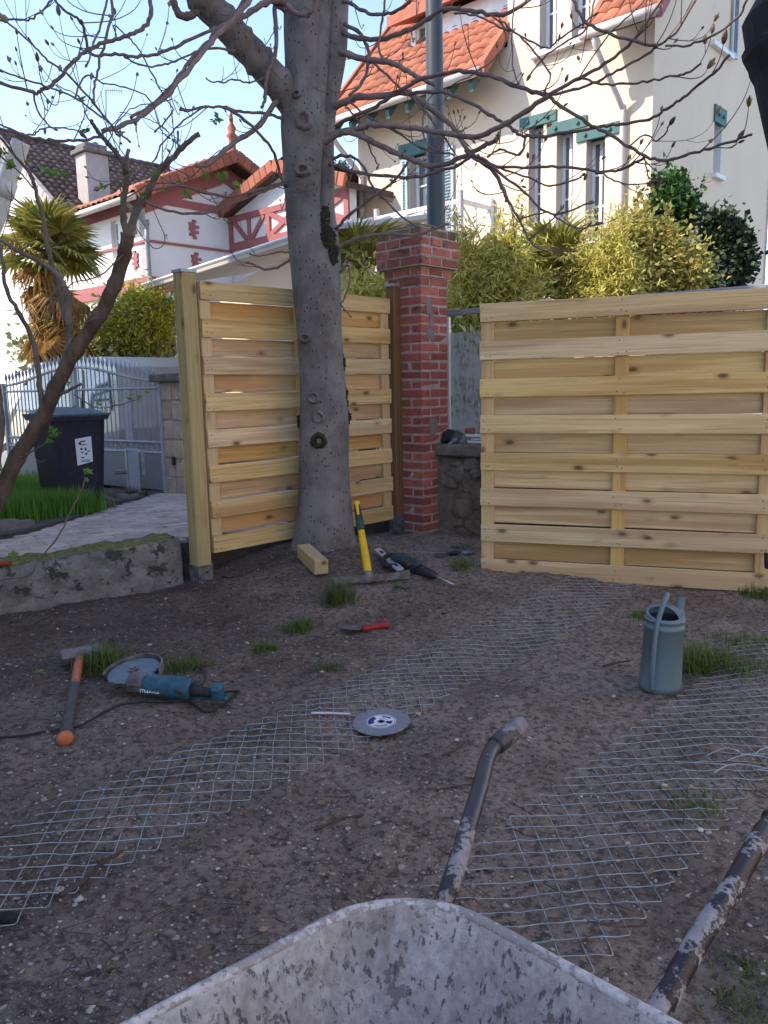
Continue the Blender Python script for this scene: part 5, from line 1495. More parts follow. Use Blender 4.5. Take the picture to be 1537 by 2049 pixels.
b = MB(); b.prism([Vector((5.2, 4.5, 7.15)), Vector((12.4, 4.5, 7.15)), Vector((12.4, 4.5, 7.3)), Vector((8.8, 4.5, 9.2)), Vector((5.2, 4.5, 7.3))], (0, -12.6, 0)); ob('roof', b, MAT['tile'], sh2)

# ------------------------------------------------------------------ street furniture seen over the gate
fl = c0 + U * 3.3
def fpt(x): return onplane(x, 740, fl, U)
rf = empty('red_fence', fpt(170) * Vector((1, 1, 0)).x if False else (fpt(170).x, fpt(170).y, -.1), 'dark red picket fence across the street under the pale hedge', 'fence')
fa, fb = fpt(-30), fpt(306)
n = 58
b0 = MB(); b0.bbox((0, 0, .58), (.028, .028, 1.36), rU, .006); pm_ = mesh_from('picket', b0, MAT['redfence'])
zf_ = at(170, 690, fpt(170).y).z - 1.26
for k in range(n + 1):
    p = fa.lerp(fb, k / n); inst('picket', pm_, rf, (p.x - rf.location.x, p.y - rf.location.y, zf_ + .1))
b = MB()
for z_ in (.2, 1.05): b.tube([Vector((fa.x, fa.y, zf_ + z_)), Vector((fb.x, fb.y, zf_ + z_))], .025, 6)
ob('rail', b, MAT['redfence'], rf)
b = MB(); BP = Wall(Vector((fl.x, fl.y, 0)), V_, -U); BP.rect(b, BP.px(340, 740)[0] - .3, BP.px(-40, 740)[0], -.1, zf_ + .12, -.12, .1); ob('plinth', b, MAT['chimney'], rf)
RGp = fpt(326); rg = empty('red_gate', (RGp.x, RGp.y, -.1), 'bright red boarded gate just left of the pale fence post', 'gate')
zg1 = at(326, 676, RGp.y).z
for k in range(7):
    p = RGp + V_ * (.30 - k * .125); b = MB(); b.bbox((p.x, p.y, (zg1 - .1) / 2), (.118, .03, zg1 + .1), Matrix.Rotation(math.atan2(V_.y, V_.x), 3, 'Z'), .006); ob('gate_board', b, MAT['redfence'], rg)
b = MB(); p = fpt(314); b.blob(Vector((p.x, p.y, at(314, 664, p.y).z)), (.07, .07, .07), 2, 0); ob('yellow_ball', b, MAT['yellow'], rg, smooth=True)
p = fpt(46); pp = empty('brick_pier', (p.x, p.y, -.1), 'small red brick pier with a pale cap across the street at the far left', 'pier')
zt2 = at(46, 690, p.y).z
b = MB(); b.bbox((p.x, p.y, zt2 / 2), (.30, .30, zt2), rU, .006); ob('shaft', b, MAT['brick'], pp)
b = MB(); b.bbox((p.x, p.y, zt2 + .04), (.40, .40, .08), rU, .01); ob('cap', b, MAT['chimney'], pp)

# parked van behind the gate
cv = at(195, 760, 12.4); cvz = -.05
van = empty('parked_van', (cv.x, cv.y, cvz), 'pale parked van seen through the pickets of the grey gate', 'van')
ax_ = V_; sd = Vector((ax_.y, -ax_.x, 0))
def vp(l, w, z): q = Vector((cv.x, cv.y, 0)) + ax_ * l + sd * w; return Vector((q.x, q.y, cvz + z))
side = [(-2.0, .30), (2.05, .30), (2.15, .75), (1.95, 1.0), (1.15, 1.12), (.55, 1.72), (.2, 1.82), (-1.6, 1.84), (-1.98, 1.70), (-2.1, .9)]
b = MB()
n = len(side); vs = []
for w, ins in ((-.86, 0), (.86, 0)):
    for l, z in side: vs.append(vp(l, w * (1 - .14 * max(0, (z - 1.0))), z))
b.add(vs, [tuple(range(n)), tuple(range(n, 2 * n))[::-1]] + [(i, i + n, (i + 1) % n + n, (i + 1) % n) for i in range(n)])
bd = ob('body', b, MAT['carpaint'], van)
for w in (-1, 1):
    for (pl) in ([(1.02, 1.14), (.5, 1.64), (-.15, 1.68), (-.15, 1.14)], [(-.25, 1.14), (-.25, 1.68), (-1.1, 1.68), (-1.1, 1.14)], [(-1.2, 1.14), (-1.2, 1.68), (-1.8, 1.62), (-1.9, 1.14)]):
        b = MB(); P = [vp(l, w * (.86 * (1 - .14 * (z - 1.0)) + .004), z) for l, z in pl]; b.prism(P, sd * w * .006); ob('side_window', b, MAT['glass'], van)
b = MB(); b.prism([vp(1.13, -.72, 1.16), vp(1.13, .72, 1.16), vp(.60, .66, 1.68), vp(.60, -.66, 1.68)], ax_ * .02 + Vector((0, 0, .016))); ob('windscreen', b, MAT['glass'], van)
for l in (-1.3, 1.35):
    for w in (-.82, .82):
        b = MB(); b.lathe([(.05, -.1), (.30, -.1), (.32, -.05), (.32, .05), (.30, .1), (.05, .1)], M4(frame(ax_, sd), vp(l, w, .31)), 18); wh = ob('wheel', b, MAT['tyre'], van)
        b = MB(); b.lathe([(.0, -.112), (.18, -.112), (.19, -.10)], M4(frame(ax_, sd), vp(l, w, .31)), 14); b.lathe([(.0, .112), (.18, .112), (.19, .10)], M4(frame(ax_, sd), vp(l, w, .31)), 14); ob('rim', b, MAT['rail'], wh)
for w in (-.62, .62):
    b = MB(); b.blob(vp(2.03, w, .82), (.1, .13, .09), 2, 0); ob('headlight', b, MAT['paper'], van, smooth=True)

# ================================================================== SHRUBS, PALMS, CONIFER
def leaf_mesh(name, P, D, Nn, L, Wd, mat, fold=.15):
    # kite shaped leaves: base P, direction D, normal Nn
    n = len(P)
    D = D / np.linalg.norm(D, axis=1, keepdims=True)
    S = np.cross(D, Nn); S /= (np.linalg.norm(S, axis=1, keepdims=True) + 1e-9)
    N2 = np.cross(S, D)
    L = L[:, None]; Wd = Wd[:, None]
    a = P; t = P + D * L; m = P + D * L * .45 - N2 * L * fold
    l = m + S * Wd; r = m - S * Wd
    V = np.stack([a, l, t, r], 1).reshape(-1, 3)
    o = 4 * np.arange(n)[:, None]
    T = np.concatenate([o + np.array([[0, 1, 2]]), o + np.array([[0, 2, 3]])], 0)
    return np_mesh(name, V, T, mat)
def shrub(label, base, blobs, n, L, W, mat, seed, droop=.2, cat='shrub', group=None, clump=.16, name='shrub', wisps=0, stemmat='barkdark'):
    # blobs: (dx, dy, z, rx, ry, rz) ellipsoids in metres about the base
    r = np.random.default_rng(seed)
    root = empty(name, base, label, cat, group)
    B = np.array(blobs); vol = B[:, 3] * B[:, 4] * B[:, 5]; k = r.choice(len(B), max(n // 26, 30), p=vol / vol.sum())
    d = r.normal(size=(len(k), 3)); d /= np.linalg.norm(d, axis=1, keepdims=True)
    rad = r.random(len(k)) ** .42
    C_ = B[k, :3] + d * rad[:, None] * B[k, 3:]
    wt = r.random(len(k)) ** 1.5 + .08; q = r.choice(len(k), n, p=wt / wt.sum())
    off = r.normal(size=(n, 3)) * clump * np.array([1, 1, .8]) * (.5 + r.random(len(k))[q][:, None])
    P = C_[q] + off
    dq = d[q]
    WS = []
    for i in range(wisps):
        c = C_[r.integers(len(C_))]; e = c + np.array([r.uniform(-.28, .28), r.uniform(-.2, .2), r.uniform(.18, .55)]); m_ = (c + e) / 2 + np.array([0, 0, .08])
        WS.append((c, m_, e)); t = r.random(34)[:, None]
        P = np.concatenate([P, c * (1 - t) ** 2 + 2 * m_ * t * (1 - t) + e * t * t + r.normal(size=(34, 3)) * .03]); dq = np.concatenate([dq, np.tile((e - c) / np.linalg.norm(e - c), (34, 1))])
    n = len(P)
    P[:, 2] = np.maximum(P[:, 2], .02 * r.random(n))
    D = r.normal(size=(n, 3)) + dq * .7; D[:, 2] -= droop
    Nn = r.normal(size=(n, 3)) * .7 + np.array([0, 0, 1.0])
    l = L * (.5 + 1.0 * r.random(n))
    me = leaf_mesh('foliage', P, D, Nn, l, l * W, MAT[mat])
    o = link_mesh('foliage', me, root); tag(o, kind='stuff')
    rr = random.Random(seed); b = MB()
    for i in range(26 if wisps == 0 else 14):
        c = C_[rr.randrange(len(C_))]; s = Vector((c[0] * .35 + rr.uniform(-.1, .1), c[1] * .35, 0))
        e = Vector(c); m = s.lerp(e, .55) + Vector((rr.uniform(-.1, .1), rr.uniform(-.1, .1), .12))
        b.tube(spline([s, m, e], 4), [.014 - .0012 * j for j in range(9)], 5)
    for c, m_, e in WS: b.tube(spline([Vector(c), Vector((c + 2 * m_ + e) / 4), Vector(e)], 3), .004, 4)
    ob('stem', b, MAT[stemmat], root, local=True)
    return root
def gbase(px, Y): p = at(px, 700, Y); return Vector((p.x, p.y, -.1))
def px2(px, py, Y, base): p = at(px, py, Y); return (p.x - base.x, p.y - base.y, p.z - base.z)
def shrub_px(label, cx, Y, list_, n, L, W, mat, seed, **k):
    base = gbase(cx, Y); bl_ = []
    for (x0, x1, y0, y1) in list_:
        c = px2((x0 + x1) / 2, (y0 + y1) / 2, Y, base); rx = (x1 - x0) / 2 / F * Y; rz = (y1 - y0) / 2 / F * Y
        bl_.append((c[0], c[1], c[2], rx, max(rx * .8, .2), rz))
    return shrub(label, base, bl_, n, L, W, mat, seed, **k)
shrub_px('airy yellow green bamboo clump right of the brick pillar', 1010, 9.6, [(940, 1075, 550, 660), (970, 1045, 500, 590), (910, 985, 560, 650), (1005, 1035, 470, 520), (905, 945, 490, 560)], 9500, .085, .10, 'lf_bamboo', 31, cat='bamboo', droop=.5, wisps=90, name='bamboo', clump=.10)
shrub_px('pale bamboo clump between the fan palm and the golden shrub', 1215, 9.9, [(1160, 1280, 530, 620), (1120, 1240, 560, 640), (1190, 1250, 460, 550)], 8500, .08, .11, 'lf_bamboo', 32, cat='bamboo', droop=.5, wisps=100, name='bamboo', clump=.10)
shrub_px('golden leaved shrub in front of the house corner', 1320, 10.3, [(1240, 1390, 490, 600), (1310, 1420, 510, 600), (1260, 1350, 460, 520), (1245, 1285, 425, 490), (1345, 1400, 480, 530)], 12000, .07, .30, 'lf_yel', 33, wisps=44, clump=.10)
shrub_px('bright green ivy climbing high on the house corner', 1345, 11.6, [(1310, 1385, 385, 470), (1325, 1365, 360, 410)], 5200, .075, .42, 'lf_ivy', 34, cat='ivy', name='ivy', wisps=10, clump=.07)
shrub_px('big dark ivy bush against the shaded side of the cream house', 1455, 11.4, [(1405, 1495, 455, 565), (1425, 1495, 490, 585), (1415, 1455, 425, 470)], 9000, .075, .42, 'lf_ivydark', 35, cat='ivy', name='ivy', wisps=14, clump=.07)
shrub_px('dark ivy low behind the top of the loose panel', 1340, 10.9, [(1280, 1420, 560, 620)], 4000, .09, .42, 'lf_ivydark', 36, cat='ivy', name='ivy')
shrub_px('yellow green shrub between the trunk and the brick pillar', 730, 10.2, [(690, 790, 560, 640), (880, 960, 590, 670), (930, 990, 600, 660)], 7000, .08, .14, 'lf_bamboo', 37, cat='bamboo', name='bamboo')
shrub_px('yellow feathery hedge behind the pale fence post', 285, 13.6, [(225, 330, 600, 690), (250, 345, 590, 660), (200, 260, 620, 700)], 14000, .09, .14, 'lf_hedge', 38, cat='hedge', name='hedge', droop=.3)
shrub_px('pale broad leaved hedge over the red picket fence', 240, 13.9, [(150, 260, 650, 725), (200, 330, 660, 730), (60, 170, 660, 730)], 9000, .11, .36, 'lf_var', 39, cat='hedge', name='hedge')
shrub_px('green plants pressed behind the frosted grey sheet', 940, 7.75, [(905, 985, 660, 850), (900, 960, 700, 860)], 3500, .11, .20, 'lf_var', 40, clump=.10)

def frond_mesh(name, mat, petiole, rad, n, seed, arc=2.3, droopy=.25, w=.035):
    # a fan leaf: petiole along +x from the origin, blade of n folded leaflets
    r = random.Random(seed); b = MB()
    b.tube([Vector((0, 0, 0)), Vector((petiole * .5, 0, .02)), Vector((petiole, 0, 0))], [.012, .009, .007], 4, mi=1)
    for k in range(n):
        a = (k / (n - 1) - .5) * 2 * arc; L = rad * (1 - .22 * abs(k / (n - 1) - .5) * 2) * r.uniform(.9, 1.06)
        d = Vector((math.cos(a), math.sin(a), 0)); s = Vector((-d.y, d.x, 0))
        o = Vector((petiole, 0, 0)); z = Vector((0, 0, 1))
        wd = rad * w * 1.6
        m = o + d * L * .55 + z * (.03 * math.cos(a)); e = o + d * L - z * (droopy * L * r.uniform(.4, 1.2)) + s * r.uniform(-.02, .02)
        b.add([o, m + s * wd - z * .012, e, m - s * wd - z * .012, m + z * .010], [(0, 1, 4), (0, 4, 3), (1, 2, 4), (4, 2, 3)], 0)
    return mesh_from(name, b, [MAT[mat], MAT['stick']])
def palm(label, base, hgt, tr, nf, rad, pet, seed, dead=0, group='fan palms', up=(-.35, 1.2), scale=1.0):
    r = random.Random(seed)
    root = empty('fan_palm', base, label, 'palm', group)
    if hgt > .1:
        b = MB(); pts = [Vector((.03 * math.sin(i), .03 * math.cos(i * 1.3), hgt * i / 10)) for i in range(11)]
        b.tube(pts, [tr * (1 + .15 * r.random()) for _ in pts], 14, noise=.12)
        for i in range(int(hgt * 60)):
            z = r.uniform(.1, hgt); a = r.uniform(0, 6.28); p = Vector((math.cos(a) * tr, math.sin(a) * tr, z))
            b.add([p, p + Vector((math.cos(a) * .07 - math.sin(a) * .02, math.sin(a) * .07 + math.cos(a) * .02, .10)), p + Vector((math.cos(a) * .05 + math.sin(a) * .03, math.sin(a) * .05, .02))], [(0, 1, 2)])
        ob('trunk', b, MAT['palmtrunk'], root, local=True)
    ms = [frond_mesh('frond', 'lf_palm', pet, rad, 24, seed * 10 + i) for i in range(3)]
    md = [frond_mesh('dead_frond', 'lf_palmdead', pet, rad * .95, 20, seed * 10 + 5 + i, 1.9, .6) for i in range(2)]
    for i in range(nf):
        el = up[0] + (up[1] - up[0]) * (i + .5) / nf + r.uniform(-.12, .12); a = i * 2.399 + r.uniform(-.2, .2)
        inst('frond', r.choice(ms), root, (0, 0, hgt + .05 * i / nf), rot=(r.uniform(-.5, .5), -el, a), scale=[r.uniform(.8, 1.1)] * 3)
    for i in range(dead):
        el = r.uniform(-1.35, -.5); a = i * 2.399 + r.uniform(-.3, .3)
        inst('dead_frond', r.choice(md), root, (0, 0, hgt - r.uniform(.05, hgt * .35)), rot=(r.uniform(-.4, .4), -el, a), scale=[r.uniform(.7, 1.05)] * 3)
    return root
pbase = gbase(112, 12.6); ph_ = at(112, 505, 12.6).z + .1
palm('tall fan palm with dead orange fronds hanging under its crown at the left', pbase, ph_, .16, 34, .52, .42, 3, dead=40, up=(-.5, 1.25))
pb2 = gbase(1115, 10.4); palm('fan palm with upright fronds under the stair windows', pb2, at(1115, 550, 10.4).z + .1, .09, 17, .46, .34, 4, up=(-.2, 1.35))
pb3 = gbase(725, 10.8); palm('fan palm seen between the chestnut trunk and the brick pillar', pb3, at(725, 545, 10.8).z + .1, .09, 17, .44, .36, 5, up=(-.5, 1.2))
pb4 = gbase(1075, 10.0); palm('low drooping fan palm just above the loose panel', pb4, at(1090, 590, 10.0).z + .1, .07, 9, .32, .25, 6, up=(-.3, 1.0))
pb5 = gbase(950, 11.0); palm('thin leaved palm in front of the balcony', pb5, at(945, 560, 11.0).z + .1, .07, 9, .38, .3, 7, up=(-.1, 1.2))

cb = at(693, 700, 30.0); cb.z = -.1
ce = empty('cedar', cb, 'blue green conifer far behind, between the trunk and the cream house', 'tree')
b = MB(); ht = at(693, 325, 30).z + .1
b.tube([(0, 0, 0), (0, 0, ht)], [.22, .03], 8); ob('trunk', b, MAT['barkdark'], ce, local=True)
r = np.random.default_rng(50); Pn = []
for k in range(230):
    z = ht * (.28 + .72 * r.random()); L = (1.75 * (1 - z / ht) ** .7 + .15) * r.uniform(.6, 1.1); a = r.random() * 6.28
    m = 60; t = r.random(m) ** .6
    Pn.append(np.stack([np.cos(a) * L * t + r.normal(size=m) * .12, np.sin(a) * L * t + r.normal(size=m) * .12, z - .25 * L * t + r.normal(size=m) * .05], -1))
Pn = np.concatenate(Pn); n = len(Pn)
D = r.normal(size=(n, 3)); D[:, 2] -= .2; Nn = r.normal(size=(n, 3)) * .5 + np.array([0, 0, 1.])
tag(link_mesh('crown', leaf_mesh('crown', Pn, D, Nn, np.full(n, .15), np.full(n, .028), MAT['lf_cedar']), ce), kind='stuff')

# ================================================================== CHESTNUT
tr = empty('chestnut_tree', (PX, PY, .1), 'bare grey chestnut tree with knots on its trunk and long budding branches', 'tree')
def stem(b, rows, Y, seg=40, seed=1, amp=.03, mi=0):
    # rows: (py, left px, right px): round trunk section fitted to its width at distance Y
    r = random.Random(seed); ph1 = [r.uniform(0, 6.28) for _ in range(8)]
    pts = [(at((l + q) / 2, y, Y), (q - l) / 2 / F * Y * 1.02) for y, l, q in rows]
    C_ = spline([p for p, _ in pts], 8)
    Rr = [v.x for v in spline([Vector((w, 0, 0)) for _, w in pts], 8)]
    n = len(C_); vs = []; fs = []
    for i, (c, rad) in enumerate(zip(C_, Rr)):
        for k in range(seg):
            a = 2 * math.pi * k / seg
            f = 1 + amp * math.sin(3 * a + ph1[0] + c.z * .8) + amp * .7 * math.sin(5 * a + ph1[1] - c.z * 1.7) + amp * .35 * math.sin(9 * a + ph1[2] + c.z * 3.1)
            if c.z < .55: f += .28 * (1 - c.z / .55) ** 2.2 * (.55 + .45 * math.sin(4 * a + 1.0)) * (1 if c.z > 0 else 1)
            f += .012 * math.sin(c.z * 11 + 4 * a + ph1[3])
            vs.append((c.x + math.cos(a) * rad * f, c.y + math.sin(a) * rad * f, c.z))
    for i in range(n - 1):
        for k in range(seg): fs.append((i * seg + k, i * seg + (k + 1) % seg, (i + 1) * seg + (k + 1) % seg, (i + 1) * seg + k))
    b.add(vs, fs, mi)
b = MB()
main = [(-140, 575, 665), (-40, 573, 658), (60, 572, 652), (140, 573, 650), (200, 571, 652), (245, 566, 655), (300, 567, 648), (360, 571, 644), (430, 574, 645), (490, 578, 662), (545, 584, 680), (600, 588, 682), (680, 594, 684), (760, 599, 690), (830, 598, 697), (900, 597, 697), (970, 595, 700), (1030, 592, 704), (1085, 588, 708), (1118, 582, 714), (1150, 570, 722)]
# upside: rows run from bottom to top for stable frames
stem(b, [(y, l + 2, q - 2) for y, l, q in main[::-1]], PY, seed=3)
sec = [(600, 640, 680), (540, 640, 683), (490, 640, 680), (420, 632, 670), (360, 634, 670), (290, 630, 668), (230, 634, 672), (160, 640, 684), (100, 644, 692), (40, 646, 694), (-40, 650, 697), (-140, 655, 706)]
stem(b, sec, PY + .035, seg=28, seed=9, amp=.05)
third = [(620, 610, 650), (520, 606, 648), (420, 604, 640), (320, 604, 642), (210, 612, 652), (100, 622, 660), (0, 628, 664), (-140, 634, 672)]
stem(b, third, PY - .035, seg=24, seed=12, amp=.05)
ob('trunk', b, MAT['bark'], tr, smooth=True)
def onbark(px, py, dep=.0): return at(px, py, PY - .185 - dep)
def knot(px, py, r_, kind, rx=1.0):
    s = r_ / F * PY * .84; c = onbark(px, py, -.012)
    if abs(px - 640) > 25: c.y += .02
    b = MB()
    fr_ = Matrix(((1, 0, 0), (0, 0, -1), (0, 1, 0))).transposed()
    M_ = M4(Matrix(((1, 0, 0), (0, 0, 1), (0, -1, 0))).transposed(), c)
    def P_(rr, z, a): 
        w = 1 + .05 * math.sin(3 * a + px) + .05 * math.sin(7 * a + py) + rng.uniform(-.03, .03)
        return Vector((c.x + rr * w * rx * math.cos(a), c.y - z, c.z + rr * w * math.sin(a)))
    rings = {'stub': [(1.35, -.03), (1.2, .02), (1.02, .045), (.85, .04), (.78, .018), (.5, .012), (.0, .016)],
             'hole': [(1.5, -.03), (1.25, .025), (1.0, .05), (.8, .045), (.6, .01), (.3, -.012), (.0, -.02)],
             'eye': [(1.5, -.03), (1.25, .012), (1.0, .03), (.78, .032), (.6, .012), (.35, .002), (.0, .0)]}[kind]
    sg = 22; vs = []; fs = []; mi = []
    for (rr, z) in rings:
        for k in range(sg): vs.append(P_(rr * s, z + rng.uniform(-.003, .003), 2 * math.pi * k / sg))
    for i in range(len(rings) - 1):
        for k in range(sg):
            b.f.append([i * sg + k, i * sg + (k + 1) % sg, (i + 1) * sg + (k + 1) % sg, (i + 1) * sg + k]); b.m.append(0 if i < 3 else 1)
    b.v = vs
    inner = {'stub': 'cutwood', 'hole': 'barkmossy', 'eye': 'barkdark'}[kind]
    outer = {'stub': 'bark', 'hole': 'barkmossy', 'eye': 'bark'}[kind]
    ob('knot', b, [MAT[outer], MAT[inner]], tr, smooth=True)
knot(627, 796, 11, 'stub'); knot(637, 834, 12, 'stub'); knot(638, 882, 14, 'hole'); knot(607, 238, 17, 'eye', .9)
knot(610, 676, 9, 'eye', 1.3); knot(605, 338, 10, 'eye', 1.35); knot(593, 186, 6, 'eye', 1.2)
# mossy rot between the stems and bark plates on the right edge
def crust(name, spots, size, seed, dep):
    r = random.Random(seed); b = MB()
    for (x, y, sx_, sy_, n) in spots:
        for k in range(n):
            a = r.uniform(0, 6.28); q = r.random() ** .6
            c = at(x + math.cos(a) * q * sx_, y + math.sin(a) * q * sy_, PY - dep + .02 * q)
            s_ = size * r.uniform(.5, 1.3)
            b.blob(c, (s_, s_ * .7, s_ * r.uniform(.8, 1.7)), 1, .35, seed=r.randrange(9999))
    tag(ob(name, b, MAT['barkmossy'], tr), kind='stuff')
crust('moss_patch', ((650, 440, 8, 26, 60), (657, 475, 14, 22, 90), (668, 510, 9, 20, 60)), .012, 1, .135)
crust('bark_plate', ((686, 728, 4, 16, 34), (692, 800, 3, 26, 40), (697, 835, 4, 14, 34), (600, 845, 4, 14, 26)), .010, 2, .03)

# buds
def bud_mesh(seed, open_):
    b = MB(); r = random.Random(seed)
    b.lathe([(.0025, 0), (.0065, .006), (.0085, .014), (.006, .026), (.001, .036)], Matrix.Identity(4), 7)
    for k in range(3):
        a = k * 2.1 + r.random(); d = Vector((math.cos(a) * .45, math.sin(a) * .45, 1)).normalized(); L = .03 if open_ else .016
        s = d.orthogonal().normalized() * L * .22
        b.add([Vector((0, 0, .005)), d * L * .55 + s, d * L, d * L * .55 - s], [(0, 1, 2, 3)])
    return mesh_from('bud', b, MAT['budopen' if open_ else 'bud'], smooth=True)
BUD = [bud_mesh(i, i > 3) for i in range(6)]
nbud = [0]
def add_bud(p, d, s, parent, off):
    q = Vector((0, 0, 1)).rotation_difference(d.normalized())
    o = bpy.data.objects.new('bud', BUD[rng.randrange(6)]); col.objects.link(o); o.parent = parent
    o.rotation_mode = 'QUATERNION'; o.rotation_quaternion = q; o.location = p - off; o.scale = (s, s, s); nbud[0] += 1
def branch(pts, r0, r1, Y0, Y1, mat='barklight', twigs=3, bud=1, seed=None, parent=None, tw=1.0, name='branch', endbud=True):
    parent = parent or tr
    rr = random.Random(seed if seed is not None else hash(tuple(pts)) % 99991)
    n = len(pts)
    P = [at(x, y, Y0 + (Y1 - Y0) * i / (n - 1)) for i, (x, y) in enumerate(pts)]
    S_ = spline(P, 5); m = len(S_)
    S_ = [p + Vector((rr.uniform(-.004, .004), rr.uniform(-.01, .01), rr.uniform(-.004, .004))) for p in S_]
    Ym = (Y0 + Y1) / 2
    kk = (.64 if r0 < 20 else 1.0) if parent is tr else .55
    twigs = int(twigs * .7 + .5)
    ra = [kk * (r0 + (r1 - r0) * (i / (m - 1)) ** .8) / F * Ym * (1 + (.16 if i % 5 == 0 else 0)) for i in range(m)]
    b = MB(); b.tube(S_, ra, 9 if r0 > 4 else 6)
    ends = []
    if endbud and r1 < 3: ends.append((S_[-1], S_[-1] - S_[-2], bud))
    for k in range(twigs):
        i = rr.randrange(int(m * .25), m - 1); p = S_[i]; t = (S_[i + 1] - S_[i]).normalized()
        sd_ = Vector((rr.uniform(-1, 1), rr.uniform(-.8, .5), rr.uniform(-.7, 1))).normalized()
        L = rr.uniform(.10, .34) * tw; d = (t * .7 + sd_ * .8).normalized()
        q1 = p + d * L * .5 + Vector((0, 0, -.02 * L)); q2 = p + d * L * .85 + Vector((0, 0, .10 * L)); q3 = p + d * L * 1.0 + Vector((0, 0, .32 * L))
        rt = min(ra[i] * .5, .0036)
        b.tube(spline([p, q1, q2, q3], 3), [rt * (1 - .055 * j) for j in range(10)], 5)
        ends.append((q3, q3 - q2, bud * .75))
        if rr.random() < .5:
            e = q1 + (sd_.cross(t) * .4 + d * .5 + Vector((0, 0, .3))).normalized() * L * .45
            b.tube([q1, q1.lerp(e, .5) + Vector((0, 0, -.01)), e], [rt * .7, rt * .6, rt * .5], 4); ends.append((e, e - q1, bud * .6))
    o = ob(name, b, MAT[mat], parent, smooth=True)
    for p, d, s in ends:
        if nbud[0] < 290 and s > 0: add_bud(p, d, s * rr.uniform(.6, 1.0), o, WL[parent.name])
    return o
b_ = branch
b_([(592, 215), (555, 165), (520, 122), (480, 80), (445, 38), (405, -5), (380, -60)], 30, 27, 5.80, 5.35, 'bark', 5, 0, 1, endbud=False, name='limb')
b_([(430, 22), (400, 20), (376, 33), (358, 28), (348, 5), (342, -40)], 13, 9, 5.45, 5.3, 'barkdark', 2, 1, 2, endbud=False)
b_([(590, 18), (560, 2), (530, 6), (500, 25), (470, 45), (445, 65)], 12, 6, 5.75, 5.2, 'barkdark', 4, 1, 3)
b_([(572, 22), (550, 12), (552, 60), (550, 110), (535, 150), (530, 195), (524, 215)], 8, 4, 5.7, 5.4, 'barkdark', 5, 1, 4)
b_([(520, -30), (478, 28), (440, 62), (410, 100), (372, 145), (330, 195), (290, 228), (245, 250), (205, 262)], 8, 6, 5.2, 4.6, 'barklight', 4, 1.3, 5, endbud=False)
b_([(505, -30), (470, 30), (432, 62), (415, 85), (380, 125), (345, 170), (300, 212), (262, 236)], 7, 4, 5.25, 4.7, 'barkdark', 3, 1.2, 6)
b_([(580, 195), (553, 205), (520, 250), (485, 275), (450, 300), (418, 328), (392, 332)], 9, 6, 5.8, 5.2, 'barklight', 5, 1.2, 7)
b_([(580, 245), (562, 236), (520, 226), (480, 224), (447, 214), (410, 215), (372, 222), (360, 218)], 5, 3, 5.8, 5.2, 'barkdark', 4, 1.1, 8)
b_([(447, 214), (490, 240), (530, 280), (552, 315), (562, 355), (574, 382)], 4.5, 4, 5.3, 5.8, 'barkdark', 3, 1, 9)
b_([(298, -20), (302, 28), (285, 58), (255, 72), (215, 83), (180, 98), (150, 120), (110, 165), (85, 180), (65, 185), (0, 165), (-30, 160)], 6.5, 4.5, 4.6, 4.2, 'barkdark', 8, 1.7, 10)
b_([(216, -20), (226, 20), (212, 75), (198, 125), (191, 165), (188, 205)], 4.5, 3, 4.6, 4.4, 'barkdark', 4, 1.4, 11)
b_([(218, -20), (205, 40), (188, 85), (176, 128)], 4, 2.5, 4.6, 4.3, 'barkdark', 3, 1.4, 12)
b_([(100, -15), (128, 20), (158, 40), (172, 72), (184, 110), (230, 108), (275, 113), (325, 104), (370, 85), (432, 56)], 3, 5, 4.4, 5.2, 'barkdark', 5, 1.4, 13, endbud=False)
b_([(470, 102), (430, 98), (390, 104), (350, 122), (318, 131), (280, 130), (255, 115)], 4, 2.4, 5.2, 4.7, 'barkdark', 2, 1.2, 14)
b_([(240, 275), (190, 210), (140, 155), (98, 122), (62, 86), (12, 42)], 3.6, 2.5, 4.5, 4.1, 'barkdark', 6, 2.0, 15)
b_([(262, 285), (210, 240), (150, 195), (90, 172), (40, 155), (-10, 135)], 3.2, 2.5, 4.5, 4.1, 'barkdark', 6, 1.8, 16)
b_([(-20, 250), (30, 266), (70, 277), (120, 281), (165, 281), (200, 272)], 4.5, 4, 4.4, 4.5, 'barkdark', 3, 1.5, 17, endbud=False)
b_([(-20, 238), (30, 262), (64, 270), (86, 258), (118, 255), (160, 264)], 3, 2.2, 4.4, 4.6, 'barkdark', 3, 1.5, 18)
b_([(67, 188), (80, 228), (103, 256)], 3, 2.2, 4.3, 4.4, 'barkdark', 1, 1.4, 19)
b_([(-10, 42), (40, 40), (68, 36), (100, 5), (110, -15)], 3, 2.5, 4.3, 4.3, 'barkdark', 3, 1.5, 20)
b_([(310, 265), (345, 225), (330, 195), (305, 150), (285, 110), (262, 80), (228, 52), (232, 64)], 2.6, 2, 4.9, 4.6, 'barkdark', 1, 1.2, 21)
b_([(150, 195), (170, 150), (205, 165), (250, 175), (300, 200), (322, 258), (332, 272)], 2.6, 2, 4.5, 4.8, 'barkdark', 2, 1, 22)
b_([(405, 215), (360, 250), (322, 292), (300, 330), (200, 375)], 3, 2, 5.2, 4.7, 'barkdark', 3, 1.2, 23)
b_([(300, 380), (360, 372), (410, 385), (460, 393), (500, 385), (550, 370), (585, 360)], 4, 4, 4.9, 5.8, 'barkdark', 3, 1.2, 24, endbud=False)
b_([(290, 402), (330, 420), (375, 428), (420, 425), (470, 405), (520, 385), (560, 372), (590, 362)], 3.5, 4, 4.9, 5.8, 'barkdark', 4, 1.2, 25, endbud=False)
